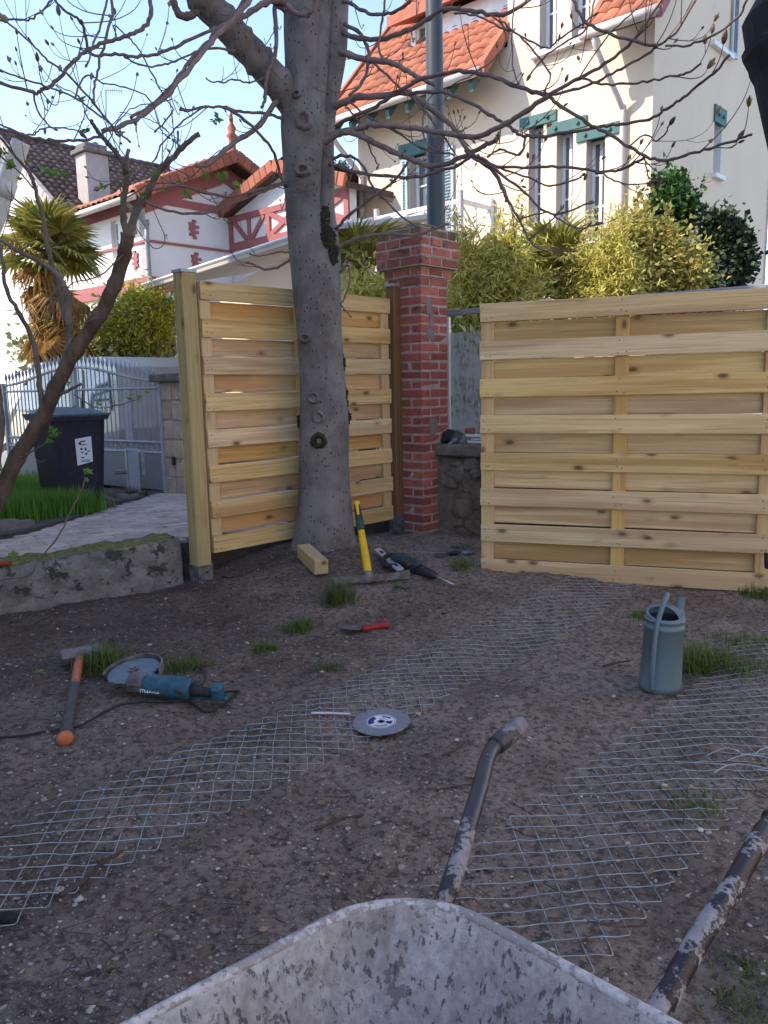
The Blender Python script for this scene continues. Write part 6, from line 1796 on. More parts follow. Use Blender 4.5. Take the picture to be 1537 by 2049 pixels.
# right hand side
b_([(680, 60), (711, 76), (762, 78), (812, 62), (859, 36), (890, 18), (953, 23), (1007, 31), (1066, -6)], 8, 5, 5.8, 5.0, 'barkdark', 8, 1.2, 30, endbud=False)
b_([(680, 0), (700, 6), (725, 22), (755, 29), (790, 23), (824, 2)], 6, 4, 5.8, 5.3, 'barkdark', 6, 1, 31)
b_([(675, 100), (699, 111), (742, 121), (781, 125), (812, 140), (830, 152), (870, 170)], 11, 5, 5.8, 5.2, 'barklight', 6, 1, 32)
b_([(672, 213), (690, 205), (719, 195), (773, 191), (812, 184), (828, 192), (851, 211), (883, 234), (910, 258), (930, 292), (949, 312), (988, 343), (1008, 380), (1014, 402)], 11, 5, 5.75, 5.0, 'barklight', 9, 1.1, 33)
b_([(660, 268), (690, 262), (722, 256), (750, 249), (797, 254), (851, 260), (902, 269), (945, 275), (976, 265), (1015, 246), (1054, 222), (1098, 191)], 9, 6.5, 5.65, 4.5, 'barklight', 7, 1.2, 34, endbud=False)
b_([(1098, 191), (1161, 154), (1210, 129), (1258, 91), (1290, 52), (1330, -8)], 6, 3.5, 4.5, 4.1, 'barkdark', 6, 1.5, 35)
b_([(1098, 191), (1147, 180), (1196, 162), (1245, 136), (1297, 108), (1318, 91), (1353, 63), (1395, -5)], 4.5, 3, 4.5, 4.0, 'barkdark', 6, 1.7, 36)
b_([(1100, 193), (1122, 213), (1175, 245), (1217, 269), (1259, 293), (1290, 313), (1325, 320), (1370, 311), (1419, 297), (1470, 282), (1506, 267)], 6, 3.3, 4.5, 3.8, 'barkdark', 4, 2.2, 37)
b_([(1161, 154), (1196, 166), (1245, 169), (1297, 162), (1349, 152), (1372, 148), (1404, 125)], 4, 3, 4.4, 3.9, 'barkdark', 3, 2.4, 38)
b_([(650, 285), (680, 268), (703, 265), (742, 281), (781, 301), (824, 320), (863, 332), (898, 326), (937, 310), (968, 293), (994, 280)], 10, 6, 5.62, 4.9, 'barklight', 5, 1, 39, endbud=False)
b_([(676, 250), (705, 235), (735, 222), (780, 195), (830, 165), (883, 147), (929, 142), (968, 150), (1027, 168), (1065, 183), (1098, 192)], 6, 5.5, 5.7, 4.5, 'barkdark', 7, 1.1, 40, endbud=False)
b_([(820, 188), (863, 183), (906, 191), (945, 207), (980, 230), (1015, 250), (1035, 267), (1052, 272), (1091, 272), (1140, 264), (1196, 255), (1245, 248), (1300, 238), (1335, 217), (1367, 196), (1402, 168), (1432, 142), (1458, 112)], 6, 3.2, 5.3, 3.8, 'barkdark', 6, 2.2, 41)
b_([(930, 300), (955, 322), (1000, 334), (1080, 334), (1140, 335), (1196, 344), (1238, 341), (1266, 328), (1290, 314)], 4.5, 3.5, 5.0, 4.2, 'barkdark', 7, 1.5, 42, endbud=False)
b_([(660, 328), (690, 338), (719, 347), (773, 353), (832, 355), (875, 343), (914, 332), (949, 308)], 5.5, 4, 5.7, 4.9, 'barkdark', 6, 1, 43, endbud=False)
b_([(668, 318), (682, 312), (706, 314), (730, 338), (748, 378), (773, 402), (800, 430), (835, 455)], 5, 2.5, 5.75, 5.3, 'barkdark', 6, 1, 44)
b_([(672, 498), (690, 488), (710, 478), (734, 472), (773, 468), (832, 470), (863, 460), (898, 448)], 6.5, 4, 5.75, 5.6, 'barklight', 3, .9, 45, endbud=False)
b_([(672, 458), (703, 427), (742, 398), (789, 362), (816, 323)], 5.5, 3.5, 5.75, 5.2, 'barklight', 3, 1, 46, endbud=False)
b_([(945, 308), (965, 325), (988, 343), (1004, 375), (1019, 405), (1040, 440), (1056, 472), (1080, 498), (1145, 503)], 6, 2, 5.0, 4.5, 'barkdark', 4, 1.3, 47)
b_([(955, 310), (1000, 345), (1050, 385), (1085, 420), (1120, 428), (1176, 408)], 4.5, 2.5, 4.9, 4.4, 'barkdark', 4, 1.5, 48)
b_([(960, 315), (1010, 340), (1068, 360), (1100, 372), (1150, 360), (1165, 352)], 3.5, 2.2, 4.9, 4.4, 'barkdark', 3, 1.6, 49)
b_([(1040, 440), (1090, 425), (1105, 430), (1150, 455), (1190, 450)], 2.6, 2, 4.6, 4.4, 'barkdark', 2, 1.3, 50)
b_([(1060, 478), (1095, 450), (1122, 420)], 2.6, 2, 4.6, 4.4, 'barkdark', 1, 1.5, 51)
b_([(1196, 344), (1230, 362), (1265, 369), (1310, 365)], 2.5, 2, 4.3, 4.1, 'barkdark', 1, 1.5, 52)
b_([(1290, 313), (1296, 350), (1305, 365)], 2.2, 1.8, 4.2, 4.1, 'barkdark', 0, 1.3, 53)
b_([(1259, 293), (1290, 270), (1318, 282), (1340, 250)], 2.6, 2.2, 4.2, 3.9, 'barkdark', 2, 2.0, 54)
b_([(1052, 272), (1040, 310), (1000, 300), (975, 315)], 4, 3, 4.8, 4.9, 'barkdark', 3, 1.4, 55)
b_([(1330, 92), (1380, 90), (1430, 68), (1480, 30), (1496, -5)], 3, 3.6, 4.0, 3.7, 'barkdark', 1, 2.6, 56)
b_([(1145, -10), (1168, 40), (1215, 66), (1270, 84), (1318, 91)], 5, 4, 4.5, 4.1, 'barkdark', 3, 1.4, 57, endbud=False)
b_([(1190, -10), (1175, 55), (1130, 85), (1095, 110), (1060, 150)], 3, 2.4, 4.5, 4.4, 'barkdark', 3, 1.4, 58)
b_([(1000, 40), (1030, 65), (1070, 105), (1100, 150), (1092, 178)], 3, 2.4, 4.8, 4.5, 'barkdark', 3, 1.3, 59)
b_([(910, 26), (950, 30), (1000, 52), (1060, 80), (1095, 95), (1125, 75), (1190, 30)], 3.4, 2.4, 5.0, 4.4, 'barkdark', 4, 1.3, 60)
b_([(1030, -10), (1024, 80), (1028, 140), (1038, 165)], 2.2, 1.8, 4.9, 4.6, 'barkdark', 2, 1.2, 61)
b_([(772, -10), (765, 40), (758, 90), (765, 118)], 4, 3, 5.6, 5.4, 'barkdark', 3, 1, 62)
b_([(690, 50), (715, 62), (735, 92), (738, 125), (725, 165), (700, 190)], 6, 4, 5.75, 5.5, 'barkdark', 5, 1, 63)
b_([(692, 215), (720, 245), (738, 290), (752, 322), (758, 330)], 3, 2, 5.6, 5.3, 'barkdark', 3, 1, 64)
b_([(742, 121), (775, 150), (800, 175), (845, 215), (880, 262), (905, 300)], 4, 2.6, 5.6, 5.0, 'barkdark', 6, 1, 65)
b_([(700, 205), (740, 235), (790, 262), (850, 300), (905, 308)], 3.4, 2.4, 5.6, 5.0, 'barkdark', 5, 1, 66)
b_([(851, 211), (846, 255), (856, 290), (900, 310)], 3, 2, 5.3, 4.9, 'barkdark', 3, 1, 67)
b_([(680, 545), (698, 530), (700, 562), (690, 595), (682, 608)], 3.5, 3, 5.72, 5.66, 'barkdark', 0, .8, 68)
b_([(680, 608), (690, 620), (703, 634)], 2.6, 2, 5.7, 5.64, 'barkdark', 2, .8, 69)
b_([(580, 520), (555, 535), (530, 540), (505, 528), (495, 525)], 4.5, 2.4, 5.7, 5.5, 'barkdark', 4, .9, 70)
b_([(578, 505), (555, 505), (520, 512), (500, 508)], 3, 2, 5.7, 5.5, 'barkdark', 2, .9, 71)
b_([(540, 150), (500, 165), (470, 160), (440, 165), (412, 158)], 3, 2, 5.6, 5.2, 'barkdark', 5, 1.8, 72)
b_([(575, 10), (600, 30), (622, 25), (632, 0), (636, -30)], 8, 6, 5.6, 5.4, 'barklight', 0, 1, 73, endbud=False)
b_([(1300, -10), (1250, 40), (1205, 85), (1160, 155)], 2.4, 2, 4.2, 4.4, 'barkdark', 2, 1.4, 74)
b_([(980, 28), (1010, 60), (1004, 100), (960, 140), (905, 170)], 2.4, 2, 5, 5.1, 'barkdark', 3, 1.2, 75)
print('buds', nbud[0])

# ================================================================== LILAC AT THE LEFT
lroot = on(-30, 1040, .25)
LY = 5.75
li = empty('lilac_tree', (at(0, 980, LY).x, LY, .25), 'small rough barked tree with first green leaves leaning across the left side', 'tree')
def lb(pts, r0, r1, Y0, Y1, mat='lilac', twigs=0, seed=1, bud=0, tw=1.0, name='branch'): return branch(pts, r0, r1, Y0, Y1, mat, twigs, bud, seed, li, tw, name, endbud=False)
lb([(-60, 1080), (-10, 1010), (35, 915), (82, 838), (112, 775), (148, 705), (198, 632), (230, 568), (250, 505), (256, 468)], 31, 22, LY, LY - .3, 'lilacrough', 0, 1, name='trunk')
lb([(256, 475), (246, 435), (248, 392), (252, 345), (236, 312), (215, 286), (196, 262), (183, 243)], 13, 6, LY - .3, LY - .6, 'lilac', 6, 2, 0)
lb([(254, 480), (272, 425), (294, 388), (314, 348), (338, 322), (364, 296), (399, 268)], 15, 8, LY - .3, LY - .4, 'lilac', 8, 3, 0)
lb([(256, 345), (256, 300)], 7, 6, LY - .5, LY - .5, 'lilac', 1, 4)
lb([(356, 300), (356, 262)], 4, 3, LY - .4, LY - .4, 'lilac', 1, 5)
lb([(108, 780), (136, 700), (138, 640), (134, 590), (118, 552), (80, 525), (40, 504), (2, 480), (-30, 455)], 15, 5, LY - .1, LY - .5, 'lilac', 5, 6, 0, 1.3)
lb([(134, 640), (112, 560), (98, 500), (84, 430), (68, 370), (56, 340), (20, 300), (-10, 260)], 10, 4, LY - .1, LY - .6, 'lilac', 6, 7, 0, 1.3)
lb([(85, 838), (80, 770), (68, 690), (40, 630), (14, 580), (2, 500), (-8, 440)], 11, 5, LY - .1, LY - .5, 'lilac', 5, 8, 0, 1.2)
lb([(-10, 950), (2, 860), (-4, 780), (-20, 700)], 14, 11, LY - .2, LY - .4, 'lilac', 0, 9)
lb([(252, 505), (210, 545), (175, 560), (140, 570), (98, 622)], 3, 1.6, LY - .3, LY - .5, 'barkdark', 2, 10)
lb([(125, 570), (100, 600), (130, 640), (145, 665)], 2.5, 1.6, LY - .4, LY - .5, 'barkdark', 1, 11)
lb([(150, 655), (185, 640), (240, 625), (290, 622), (338, 605)], 2.6, 1.6, LY - .2, LY - .6, 'barkdark', 2, 12)
lb([(112, 795), (150, 775), (162, 768)], 6, 4, LY - .1, LY - .3, 'lilac', 0, 13)
lb([(150, 790), (190, 815), (230, 812), (270, 800)], 2.4, 1.6, LY - .1, LY - .5, 'barkdark', 1, 14)
lb([(40, 915), (70, 900), (95, 885)], 3, 2, LY - .2, LY - .4, 'barkdark', 1, 15)
lb([(-40, 1180), (10, 1158), (60, 1150), (75, 1125), (110, 1082), (150, 1010), (172, 955)], 4.5, 2.4, LY - 1.2, LY - 1.1, 'barkdark', 2, 16)
lb([(246, 400), (300, 370), (350, 365), (385, 350), (440, 300)], 2.5, 1.6, LY - .5, LY - .5, 'barkdark', 3, 17)
lb([(262, 440), (305, 495), (330, 478), (300, 400), (302, 375)], 1.8, 1.4, LY - .4, LY - .5, 'barkdark', 2, 18)
lb([(330, 330), (380, 352), (420, 390), (450, 440), (462, 455)], 2, 1.4, LY - .4, LY - .4, 'barkdark', 2, 19)
lb([(215, 286), (240, 240), (270, 215), (345, 200)], 2.6, 1.6, LY - .6, LY - .6, 'barkdark', 4, 20)
lb([(190, 255), (170, 225), (160, 195), (112, 170)], 3, 1.6, LY - .6, LY - .7, 'barkdark', 4, 21)
lb([(320, 340), (345, 290), (335, 262), (300, 240), (240, 225)], 2.4, 1.5, LY - .4, LY - .6, 'barkdark', 4, 22)
lb([(70, 380), (45, 350), (20, 330), (-10, 300)], 3, 2, LY - .5, LY - .6, 'barkdark', 4, 23)
def spray_mesh(seed, n=7):
    r = random.Random(seed); b = MB()
    for k in range(n):
        a = k * 2.4 + r.uniform(-.3, .3); d = Vector((math.cos(a), math.sin(a), r.uniform(-.1, 1.0))).normalized()
        L = r.uniform(.028, .048); s = d.cross(Vector((0, 0, 1))); s = (s.normalized() if s.length > .01 else Vector((1, 0, 0))) * L * .32; nn = s.cross(d).normalized() * L * .10
        p = Vector((0, 0, r.uniform(-.01, .015)))
        b.add([p, p + d * L * .5 + s + nn, p + d * L + nn * -1, p + d * L * .5 - s + nn, p + d * L * .5], [(0, 1, 4), (1, 2, 4), (0, 4, 3), (4, 2, 3)])
    return mesh_from('leaf_spray', b, MAT['lf_spring'])
SPR = [spray_mesh(i) for i in range(5)]
for (x, y, s) in ((164, 205, 1.2), (166, 268, 1.3), (178, 262, 1.1), (243, 268, .8), (240, 288, .7), (92, 345, 1), (108, 348, 1), (130, 352, .8), (208, 378, .9), (290, 390, .9), (295, 365, .7), (335, 383, 1.1), (372, 390, 1), (414, 352, .9), (440, 360, 1.0), (452, 352, .9), (475, 372, .8), (436, 240, 1.1), (430, 245, .9), (455, 446, .8), (330, 475, .5), (20, 330, 1.0), (40, 360, .9), (8, 305, .8), (340, 602, .9), (325, 608, .7), (96, 640, .9), (90, 650, .7), (262, 800, .9), (275, 798, .9), (230, 812, .7), (200, 806, .7), (105, 866, 1.1), (98, 884, .7), (115, 872, .9), (176, 945, .9), (172, 962, .7), (25, 1110, .8), (150, 815, .6), (55, 325, .7), (35, 440, .8), (70, 420, .7), (52, 770, .8), (40, 748, .8), (136, 770, .6), (195, 740, .6), (295, 785, .5), (360, 370, .7), (310, 350, .7), (350, 285, .8)):
    Yd = LY - .5 if y < 900 else LY - 1.0
    p = at(x, y, Yd); o = bpy.data.objects.new('leaf_spray', rng.choice(SPR)); col.objects.link(o); o.parent = li; o.location = p - WL[li.name]; o.rotation_euler = (rng.uniform(-1, 1), rng.uniform(-1, 1), rng.uniform(0, 6.28)); o.scale = (s, s, s)

# ================================================================== CHAIN LINK STRIPS ON THE GROUND
def chain_link(o, yaw, cell, nw, nl, label, seed, keep=None):
    # diamond mesh strip: square wires at 45 degrees to its length; lattice origin o, first lattice axis at yaw
    r = random.Random(seed); ca, sa = math.cos(yaw), math.sin(yaw); b = MB()
    def P(i, j, h=0.0):
        # warp of a limp mesh
        wx = .005 * math.sin(i * .31 + j * .17 + seed) + .003 * math.sin(i * .9 - j * .7); wy = .005 * math.sin(j * .27 - i * .21 + 2 * seed)
        x = o[0] + (i * ca - j * sa) * cell + wx; y = o[1] + (i * sa + j * ca) * cell + wy
        lift = .007 + .016 * max(0, math.sin(i * .23 + seed) * math.sin(j * .29 + 1))
        return Vector((x, y, gz(x, y) + float(fine_relief(np.array([x]), np.array([y]))[0]) * .5 + lift + h))
    rad = .00155
    for k in range(nl):
        # wire along i at row j = k, from i = k - nw to k ; wire along j at column i = k, from j = k to k + nw; rounded tips join them
        A = [P(k - nw + t, k, .0015) for t in np.linspace(.16, nw - .16, nw * 2 + 1)]
        A = [P(k - nw + .02, k - .20), P(k - nw + .05, k - .05)] + A + [P(k - .05, k + .05), P(k - .02, k + .20)]
        b.tube([p + Vector((r.uniform(-.0012, .0012), r.uniform(-.0012, .0012), r.uniform(-.001, .001))) for p in A], rad, 5)
        Bq = [P(k, k + t, -.0015) for t in np.linspace(.16, nw - .16, nw * 2 + 1)]
        b.tube([p + Vector((r.uniform(-.0012, .0012), r.uniform(-.0012, .0012), r.uniform(-.001, .001))) for p in Bq], rad, 5)
    # doubled kinks where wires are hooked
    for q in range(nl // 2):
        k = r.randrange(nl); i = k - r.randrange(1, nw)
        pts = [P(i + .1 * math.sin(t), k - .15 + .3 * t / 6.28, .004) for t in np.linspace(0, 6.28, 8)]
        b.tube(pts, rad * 1.2, 4)
    x, y = o[0], o[1]
    return ob('chain_link_mesh', b, MAT['wire'], loc=(x, y, gz(x, y)), label=label, cat='wire mesh', group='strips of wire mesh lying on the soil', smooth=True)
cell = .055
A0 = on(-40, 1840, 0); chain_link((A0.x + .05, A0.y - .10), R(5), .060, 11, 53, 'left strip of wire mesh running from the left edge past the cutting blade', 2)
B0 = on(1130, 2000, 0); chain_link((B0.x + .03, B0.y - .0), R(3), .060, 12, 42, 'right strip of wire mesh with tangled wires behind the wheelbarrow', 5)
b = MB()
for k in range(7):
    p = G(1440 + rng.uniform(-30, 90), 1528 + rng.uniform(-35, 35), .02); q = p + Vector((rng.uniform(-.2, .25), rng.uniform(-.06, .06), rng.uniform(0, .02)))
    b.tube(spline([p, p.lerp(q, .4) + Vector((0, rng.uniform(-.04, .04), .015)), q], 4), .0022, 5)
ob('loose_wires', b, MAT['wire'], label='tangle of loose bent wires on the right strip of mesh', cat='wire')

# ================================================================== TOOLS
def dirs(a, b): return (Vector(b) - Vector(a)).normalized()
# mattock leaning on the chestnut
m0 = G(738, 1150, .045); m1 = at(713, 1003, m0.y + .30)
mk_ = empty('mattock', (m0.x, m0.y, m0.z - .04), 'mattock with a yellow and green handle leaning against the foot of the chestnut', 'mattock')
b = MB(); ax = (m1 - m0); L = ax.length
def oval(b, A, B, prof, rx=1.0, ry=.72, seg=12, mi=0):
    d = (B - A); fr = frame(Vector((1, 0, 0)) - d.normalized() * d.normalized().x, d) if False else None
    z = d.normalized(); x = Vector((1, 0, 0)); x = (x - z * x.dot(z)).normalized(); y = z.cross(x)
    vs = []; fs = []
    for t, r in prof:
        for k in range(seg):
            a = 2 * math.pi * k / seg; vs.append(A + d * t + x * math.cos(a) * r * rx + y * math.sin(a) * r * ry)
    n = len(prof)
    for i in range(n - 1):
        for k in range(seg): fs.append((i * seg + k, i * seg + (k + 1) % seg, (i + 1) * seg + (k + 1) % seg, (i + 1) * seg + k))
    fs.append(tuple(range(seg))[::-1]); fs.append(tuple((n - 1) * seg + k for k in range(seg)))
    b.add(vs, fs, mi)
oval(b, m0, m1, [(0, .026), (.05, .027), (.3, .026), (.62, .022), (.85, .019), (.94, .020), (.975, .024), (.995, .022), (1.0, .014)]); ob('handle', b, MAT['yellow'], mk_, smooth=True)
b = MB(); oval(b, m0, m1, [(.60, .023), (.62, .0265), (.70, .026), (.80, .0215)], 1.04, .9); ob('grip', b, MAT['greenrub'], mk_, smooth=True)
b = MB()
for s in (-1, 1):
    A = m0 + ax * .74 + Vector((s * .017, -.008, 0)); B_ = m0 + ax * .96 + Vector((s * .014, -.006, 0)); oval(b, A, B_, [(0, .010), (.5, .010), (1, .006)], .8, 1.2)
ob('grip_stripe', b, MAT['black'], mk_, smooth=True)
hA, hB = G(655, 1152, .045), G(820, 1148, .042)
b = MB()
def blade(b, pts, mi=0):
    # pts: centre, half width along w, half thickness along t
    vs = []; fs = []
    for c, w, t in pts: vs += [c + w + t, c - w + t, c - w - t, c + w - t]
    for i in range(len(pts) - 1):
        for k in range(4): fs.append((i * 4 + k, i * 4 + (k + 1) % 4, i * 4 + 4 + (k + 1) % 4, i * 4 + 4 + k))
    fs.append((3, 2, 1, 0)); n = len(pts) * 4; fs.append((n - 4, n - 3, n - 2, n - 1)); b.add(vs, fs, mi)
zv = Vector((0, 0, 1)); yv = Vector((0, 1, 0))
mc = m0 + Vector((0, -.012, -.012))
blade(b, [(hA, zv * .026, yv * .005), (hA.lerp(mc, .35) + zv * .006, zv * .024, yv * .010), (hA.lerp(mc, .75) + zv * .004, zv * .018, yv * .014), (mc, zv * .026, yv * .024), (mc.lerp(hB, .22), zv * .018, yv * .016), (mc.lerp(hB, .6), zv * .020 + yv * .004, yv * .012), (hB, zv * .030, yv * .005)])
b.lathe([(.036, -.028), (.036, .035), (.030, .045)], M4(frame((1, 0, 0), ax), mc), 12, close=True)
ob('head', b, MAT['steel'], mk_)
b = MB(); b.lathe([(.0, .0), (.020, .0), (.019, .016), (.0, .02)], M4(frame((1, 0, 0), (0, -1, .1)), mc + Vector((0, -.025, 0))), 12); ob('wedge_bolt', b, MAT['steel'], mk_)

# timber offcut
w0 = G(612, 1108, .05); w1_ = G(640, 1145, .05)
a_, c_ = G(600, 1112, .0), G(652, 1150, .0)
d_ = (c_ - a_); d_.z = 0; Lw = .40; yaw = math.atan2(d_.y, d_.x)
cen = (a_ + c_) / 2 + Vector((.0, .03, .052)); cen.z = gz(cen.x, cen.y) + .048
b = MB(); b.bbox((0, 0, 0), (Lw, .095, .095), bev=.003)
me = mesh_from('timber_offcut', b, MAT['offcut']); o = link_mesh('timber_offcut', me, None, cen); o.rotation_euler = (0, .10, yaw)
tag(o, 'short square offcut of pale post timber lying in front of the trunk', 'timber')

# spirit level
l0, l1 = G(755, 1106, .02), G(802, 1146, .02)
lv = empty('spirit_level', (l0 + l1) / 2, 'short aluminium spirit level with a lime green vial beside the mattock', 'spirit level')
d_ = (l1 - l0); rt = frame(d_, (0, -.35, 1)); cl_ = (l0 + l1) / 2 + Vector((0, 0, .02))
b = MB(); b.bbox(cl_, (d_.length, .05, .022), rt, .003); ob('body', b, MAT['alu'], lv)
b = MB(); b.bbox(cl_ + rt @ Vector((.0, -.004, .0095)), (.035, .030, .008), rt, .003); b.tube([cl_ + rt @ Vector((-.016, -.004, .016)), cl_ + rt @ Vector((.016, -.004, .016))], .006, 8); ob('vial', b, MAT['lime'], lv)
b = MB(); b.bbox(cl_ + rt @ Vector((d_.length * .32, 0, .0105)), (.05, .02, .004), rt, .001); b.bbox(cl_ + rt @ Vector((-d_.length * .3, 0, .0105)), (.05, .024, .004), rt, .001); ob('slot', b, MAT['ink'], lv)

# hammer drill
h0, h1 = G(790, 1118, .05), G(872, 1150, .045)
hd = empty('hammer_drill', (h0 + h1) / 2 - Vector((0, 0, .04)), 'dark teal hammer drill with a long steel bit lying near the brick pillar', 'drill')
dd = h1 - h0; rt = frame(dd, (0, -.2, 1)); o_ = h0; Lh = dd.length
def hl(x, y, z): return o_ + rt @ Vector((x * Lh, y, z))
b = MB(); b.bbox(hl(.32, 0, .012), (Lh * .62, .075, .085), rt, .018); b.bbox(hl(.08, .0, .02), (Lh * .3, .06, .07), rt, .02); ob('body', b, MAT['teal'], hd)
b = MB(); b.tube([hl(.58, 0, .0), hl(.72, 0, .0), hl(.82, 0, -.004), hl(.96, 0, -.004), hl(1.0, 0, -.004)], [.042, .036, .032, .026, .018], 14); ob('nose', b, MAT['black'], hd, smooth=True)
b = MB(); b.tube(spline([hl(.05, .0, .04), hl(-.12, -.02, .03), hl(-.16, -.05, .0), hl(-.02, -.09, -.01), hl(.18, -.06, .0)], 5), .017, 8); ob('handle', b, MAT['black'], hd, smooth=True)
b = MB(); b.bbox(hl(.45, -.042, .03), (.035, .008, .018), rt, .002); ob('switch', b, MAT['redplastic'], hd)
for k in range(6):
    b = MB(); b.box(hl(.18 + k * .05, -.039, .01), (.006, .006, .04), rt); ob('vent', b, MAT['black'], hd)
b = MB(); b.tube([hl(1.0, 0, -.004), hl(1.22, 0, -.012), hl(1.42, 0, -.018)], .006, 8); ob('bit', b, MAT['alu'], hd, smooth=True)

# red handled trowel
t0, t1, t2 = G(674, 1254, .012), G(724, 1259, .02), G(776, 1250, .028)
tw_ = empty('trowel', (t0 + t2) / 2 - Vector((0, 0, .015)), 'pointed trowel with a worn red handle lying on the soil', 'trowel')
b = MB(); d_ = (t1 - t0); n_ = Vector((-d_.y, d_.x, 0)).normalized()
vs = []; prof = [(0, .002), (.15, .018), (.4, .033), (.7, .040), (.92, .036), (1.0, .018)]
for t, w in prof: vs += [t0 + d_ * t + n_ * w + zv * .004, t0 + d_ * t + zv * .001, t0 + d_ * t - n_ * w + zv * .004]
fs = []
for i in range(len(prof) - 1):
    for k in (0, 1): fs.append((i * 3 + k, i * 3 + k + 1, i * 3 + k + 4, i * 3 + k + 3))
vs2 = [v - zv * .003 for v in vs]; nn_ = len(vs)
b.add(vs + vs2, fs + [tuple(q + nn_ for q in f[::-1]) for f in fs]); ob('blade', b, MAT['steel'], tw_)
b = MB(); b.tube([t1, t1.lerp(t2, .05), t1.lerp(t2, .12), t1.lerp(t2, .3), t1.lerp(t2, .6), t1.lerp(t2, .85), t1.lerp(t2, .93), t2], [.012, .020, .021, .016, .017, .018, .022, .020], 12); ob('handle', b, MAT['redplastic'], tw_, smooth=True)

# sledgehammer
s0, s1 = G(160, 1312, .05), G(130, 1480, .025)
sg_ = empty('sledgehammer', (s0 + s1) / 2 - Vector((0, 0, .03)), 'sledgehammer with an orange and grey shaft lying on dark soil', 'hammer')
dx = s1 - s0
b = MB(); oval(b, s0, s1, [(-.02, .020), (.10, .0215), (.38, .019), (.42, .0175)], 1, .85); ob('shaft', b, MAT['orange'], sg_, smooth=True)
b = MB(); oval(b, s0, s1, [(.40, .019), (.41, .0235), (.5, .022), (.8, .0215), (.93, .024), (.97, .029)], 1, .85); ob('grip', b, MAT['greyrub'], sg_, smooth=True)
b = MB(); oval(b, s0, s1, [(.968, .0285), (.985, .031), (1.0, .030), (1.004, .022)], 1, .85); ob('end_cap', b, MAT['orange'], sg_, smooth=True)
hA, hB = G(120, 1318, .05), G(202, 1301, .055); hd_ = (hB - hA); rt = frame(hd_, (0, -.3, 1))
b = MB(); prof = [(0, .022), (.04, .029), (.16, .031), (.34, .027), (.66, .027), (.84, .031), (.96, .029), (1, .022)]
vs = []; fs = []; sgm = 8
for t, r_ in prof:
    for k in range(sgm):
        a = 2 * math.pi * (k + .5) / sgm; vs.append(hA + hd_ * t + rt @ Vector((0, math.cos(a) * r_ * 1.35, math.sin(a) * r_ * 1.35)))
for i in range(len(prof) - 1):
    for k in range(sgm): fs.append((i * sgm + k, i * sgm + (k + 1) % sgm, (i + 1) * sgm + (k + 1) % sgm, (i + 1) * sgm + k))
fs.append(tuple(range(sgm))[::-1]); fs.append(tuple((len(prof) - 1) * sgm + k for k in range(sgm)))
b.add(vs, fs); ob('head', b, MAT['steel'], sg_)

# angle grinder
gc = G(268, 1342, .085)
gr_ = empty('angle_grinder', (gc.x + .12, gc.y, gc.z - .08), 'blue angle grinder with a large dusty disc and a black cord lying on the soil', 'angle grinder')
dn = Vector((-.10, -.14, .985)).normalized()          # disc faces up and towards the viewer
ft = frame(Vector((1, 0, .12)), dn)
Md = M4(ft, gc)
b = MB(); b.lathe([(.0, .0), (.112, .0), (.114, .0015), (.112, .003), (.0, .003)], Md, 40); ob('disc', b, MAT['disc'], gr_)
b = MB(); b.lathe([(.0, .004), (.024, .004), (.024, .012), (.014, .013), (.014, .02), (.0, .02)], Md, 16); ob('flange_nut', b, MAT['steel'], gr_)
b = MB(); vs = []; fs = []; n = 30
for i in range(n + 1):
    a = R(-20) + R(215) * i / n
    for (r_, z) in ((.118, -.022), (.128, -.022), (.130, -.006), (.130, .016), (.122, .018), (.122, -.012), (.03, -.014)): vs.append(Md @ Vector((r_ * math.cos(a), r_ * math.sin(a), z)))
for i in range(n):
    for k in range(6): fs.append((i * 7 + k, (i + 1) * 7 + k, (i + 1) * 7 + k + 1, i * 7 + k + 1))
b.add(vs, fs); ob('guard', b, MAT['steel'], gr_, smooth=False)
ga_, gb_ = G(282, 1372, .05), G(384, 1380, .055); d_ = gb_ - ga_; rt = frame(d_, (0, -.3, 1))
def gl(x, y, z): return ga_ + rt @ Vector((x * d_.length, y, z))
b = MB(); b.bbox(gl(-.02, .02, .0), (.13, .09, .075), rt, .02); b.bbox(gl(-.2, .02, -.01), (.06, .07, .05), rt, .015); ob('gear_head', b, MAT['steel'], gr_)
b = MB(); b.tube([gl(.10, 0, .006), gl(.2, 0, .006), gl(.8, 0, .006), gl(.96, 0, .004), gl(1.0, 0, .004)], [.043, .047, .049, .047, .038], 18); ob('body', b, MAT['blue'], gr_, smooth=True)
b = MB(); b.tube([gl(.96, 0, .0), gl(1.15, 0, -.006), gl(1.4, -.005, -.006), gl(1.52, -.005, .0)], [.034, .022, .020, .026], 12); ob('handle', b, MAT['black'], gr_, smooth=True)
b = MB(); b.bbox(gl(1.5, -.004, .004), (.05, .055, .07), rt, .012); b.bbox(gl(1.25, 0, -.034), (.2, .02, .02), rt, .006); ob('handle_end', b, MAT['blue'], gr_)
for k in range(6):
    b = MB(); A = gl(.78 + k * .032, -.046, .024 - .004 * k); b.box(A, (.0045, .010, .026), rt @ Matrix.Rotation(.4, 3, 'Z')); ob('vent', b, MAT['paper'] if False else MAT['greyrub'], gr_)
b = MB(); b.lathe([(.0, 0), (.011, 0), (.011, .004), (.0, .005)], M4(frame(d_, rt @ Vector((0, -1, .2))), gl(.53, -.048, -.006)), 12); ob('brush_cap', b, MAT['black'], gr_)
cu = bpy.data.curves.new('lettering', 'FONT'); cu.body = 'makita'; cu.size = .034; cu.extrude = .0006; cu.align_x = 'CENTER'
to = bpy.data.objects.new('lettering_curve', cu); col.objects.link(to)
dg = bpy.context.evaluated_depsgraph_get(); me = bpy.data.meshes.new_from_object(to.evaluated_get(dg)); bpy.data.objects.remove(to)
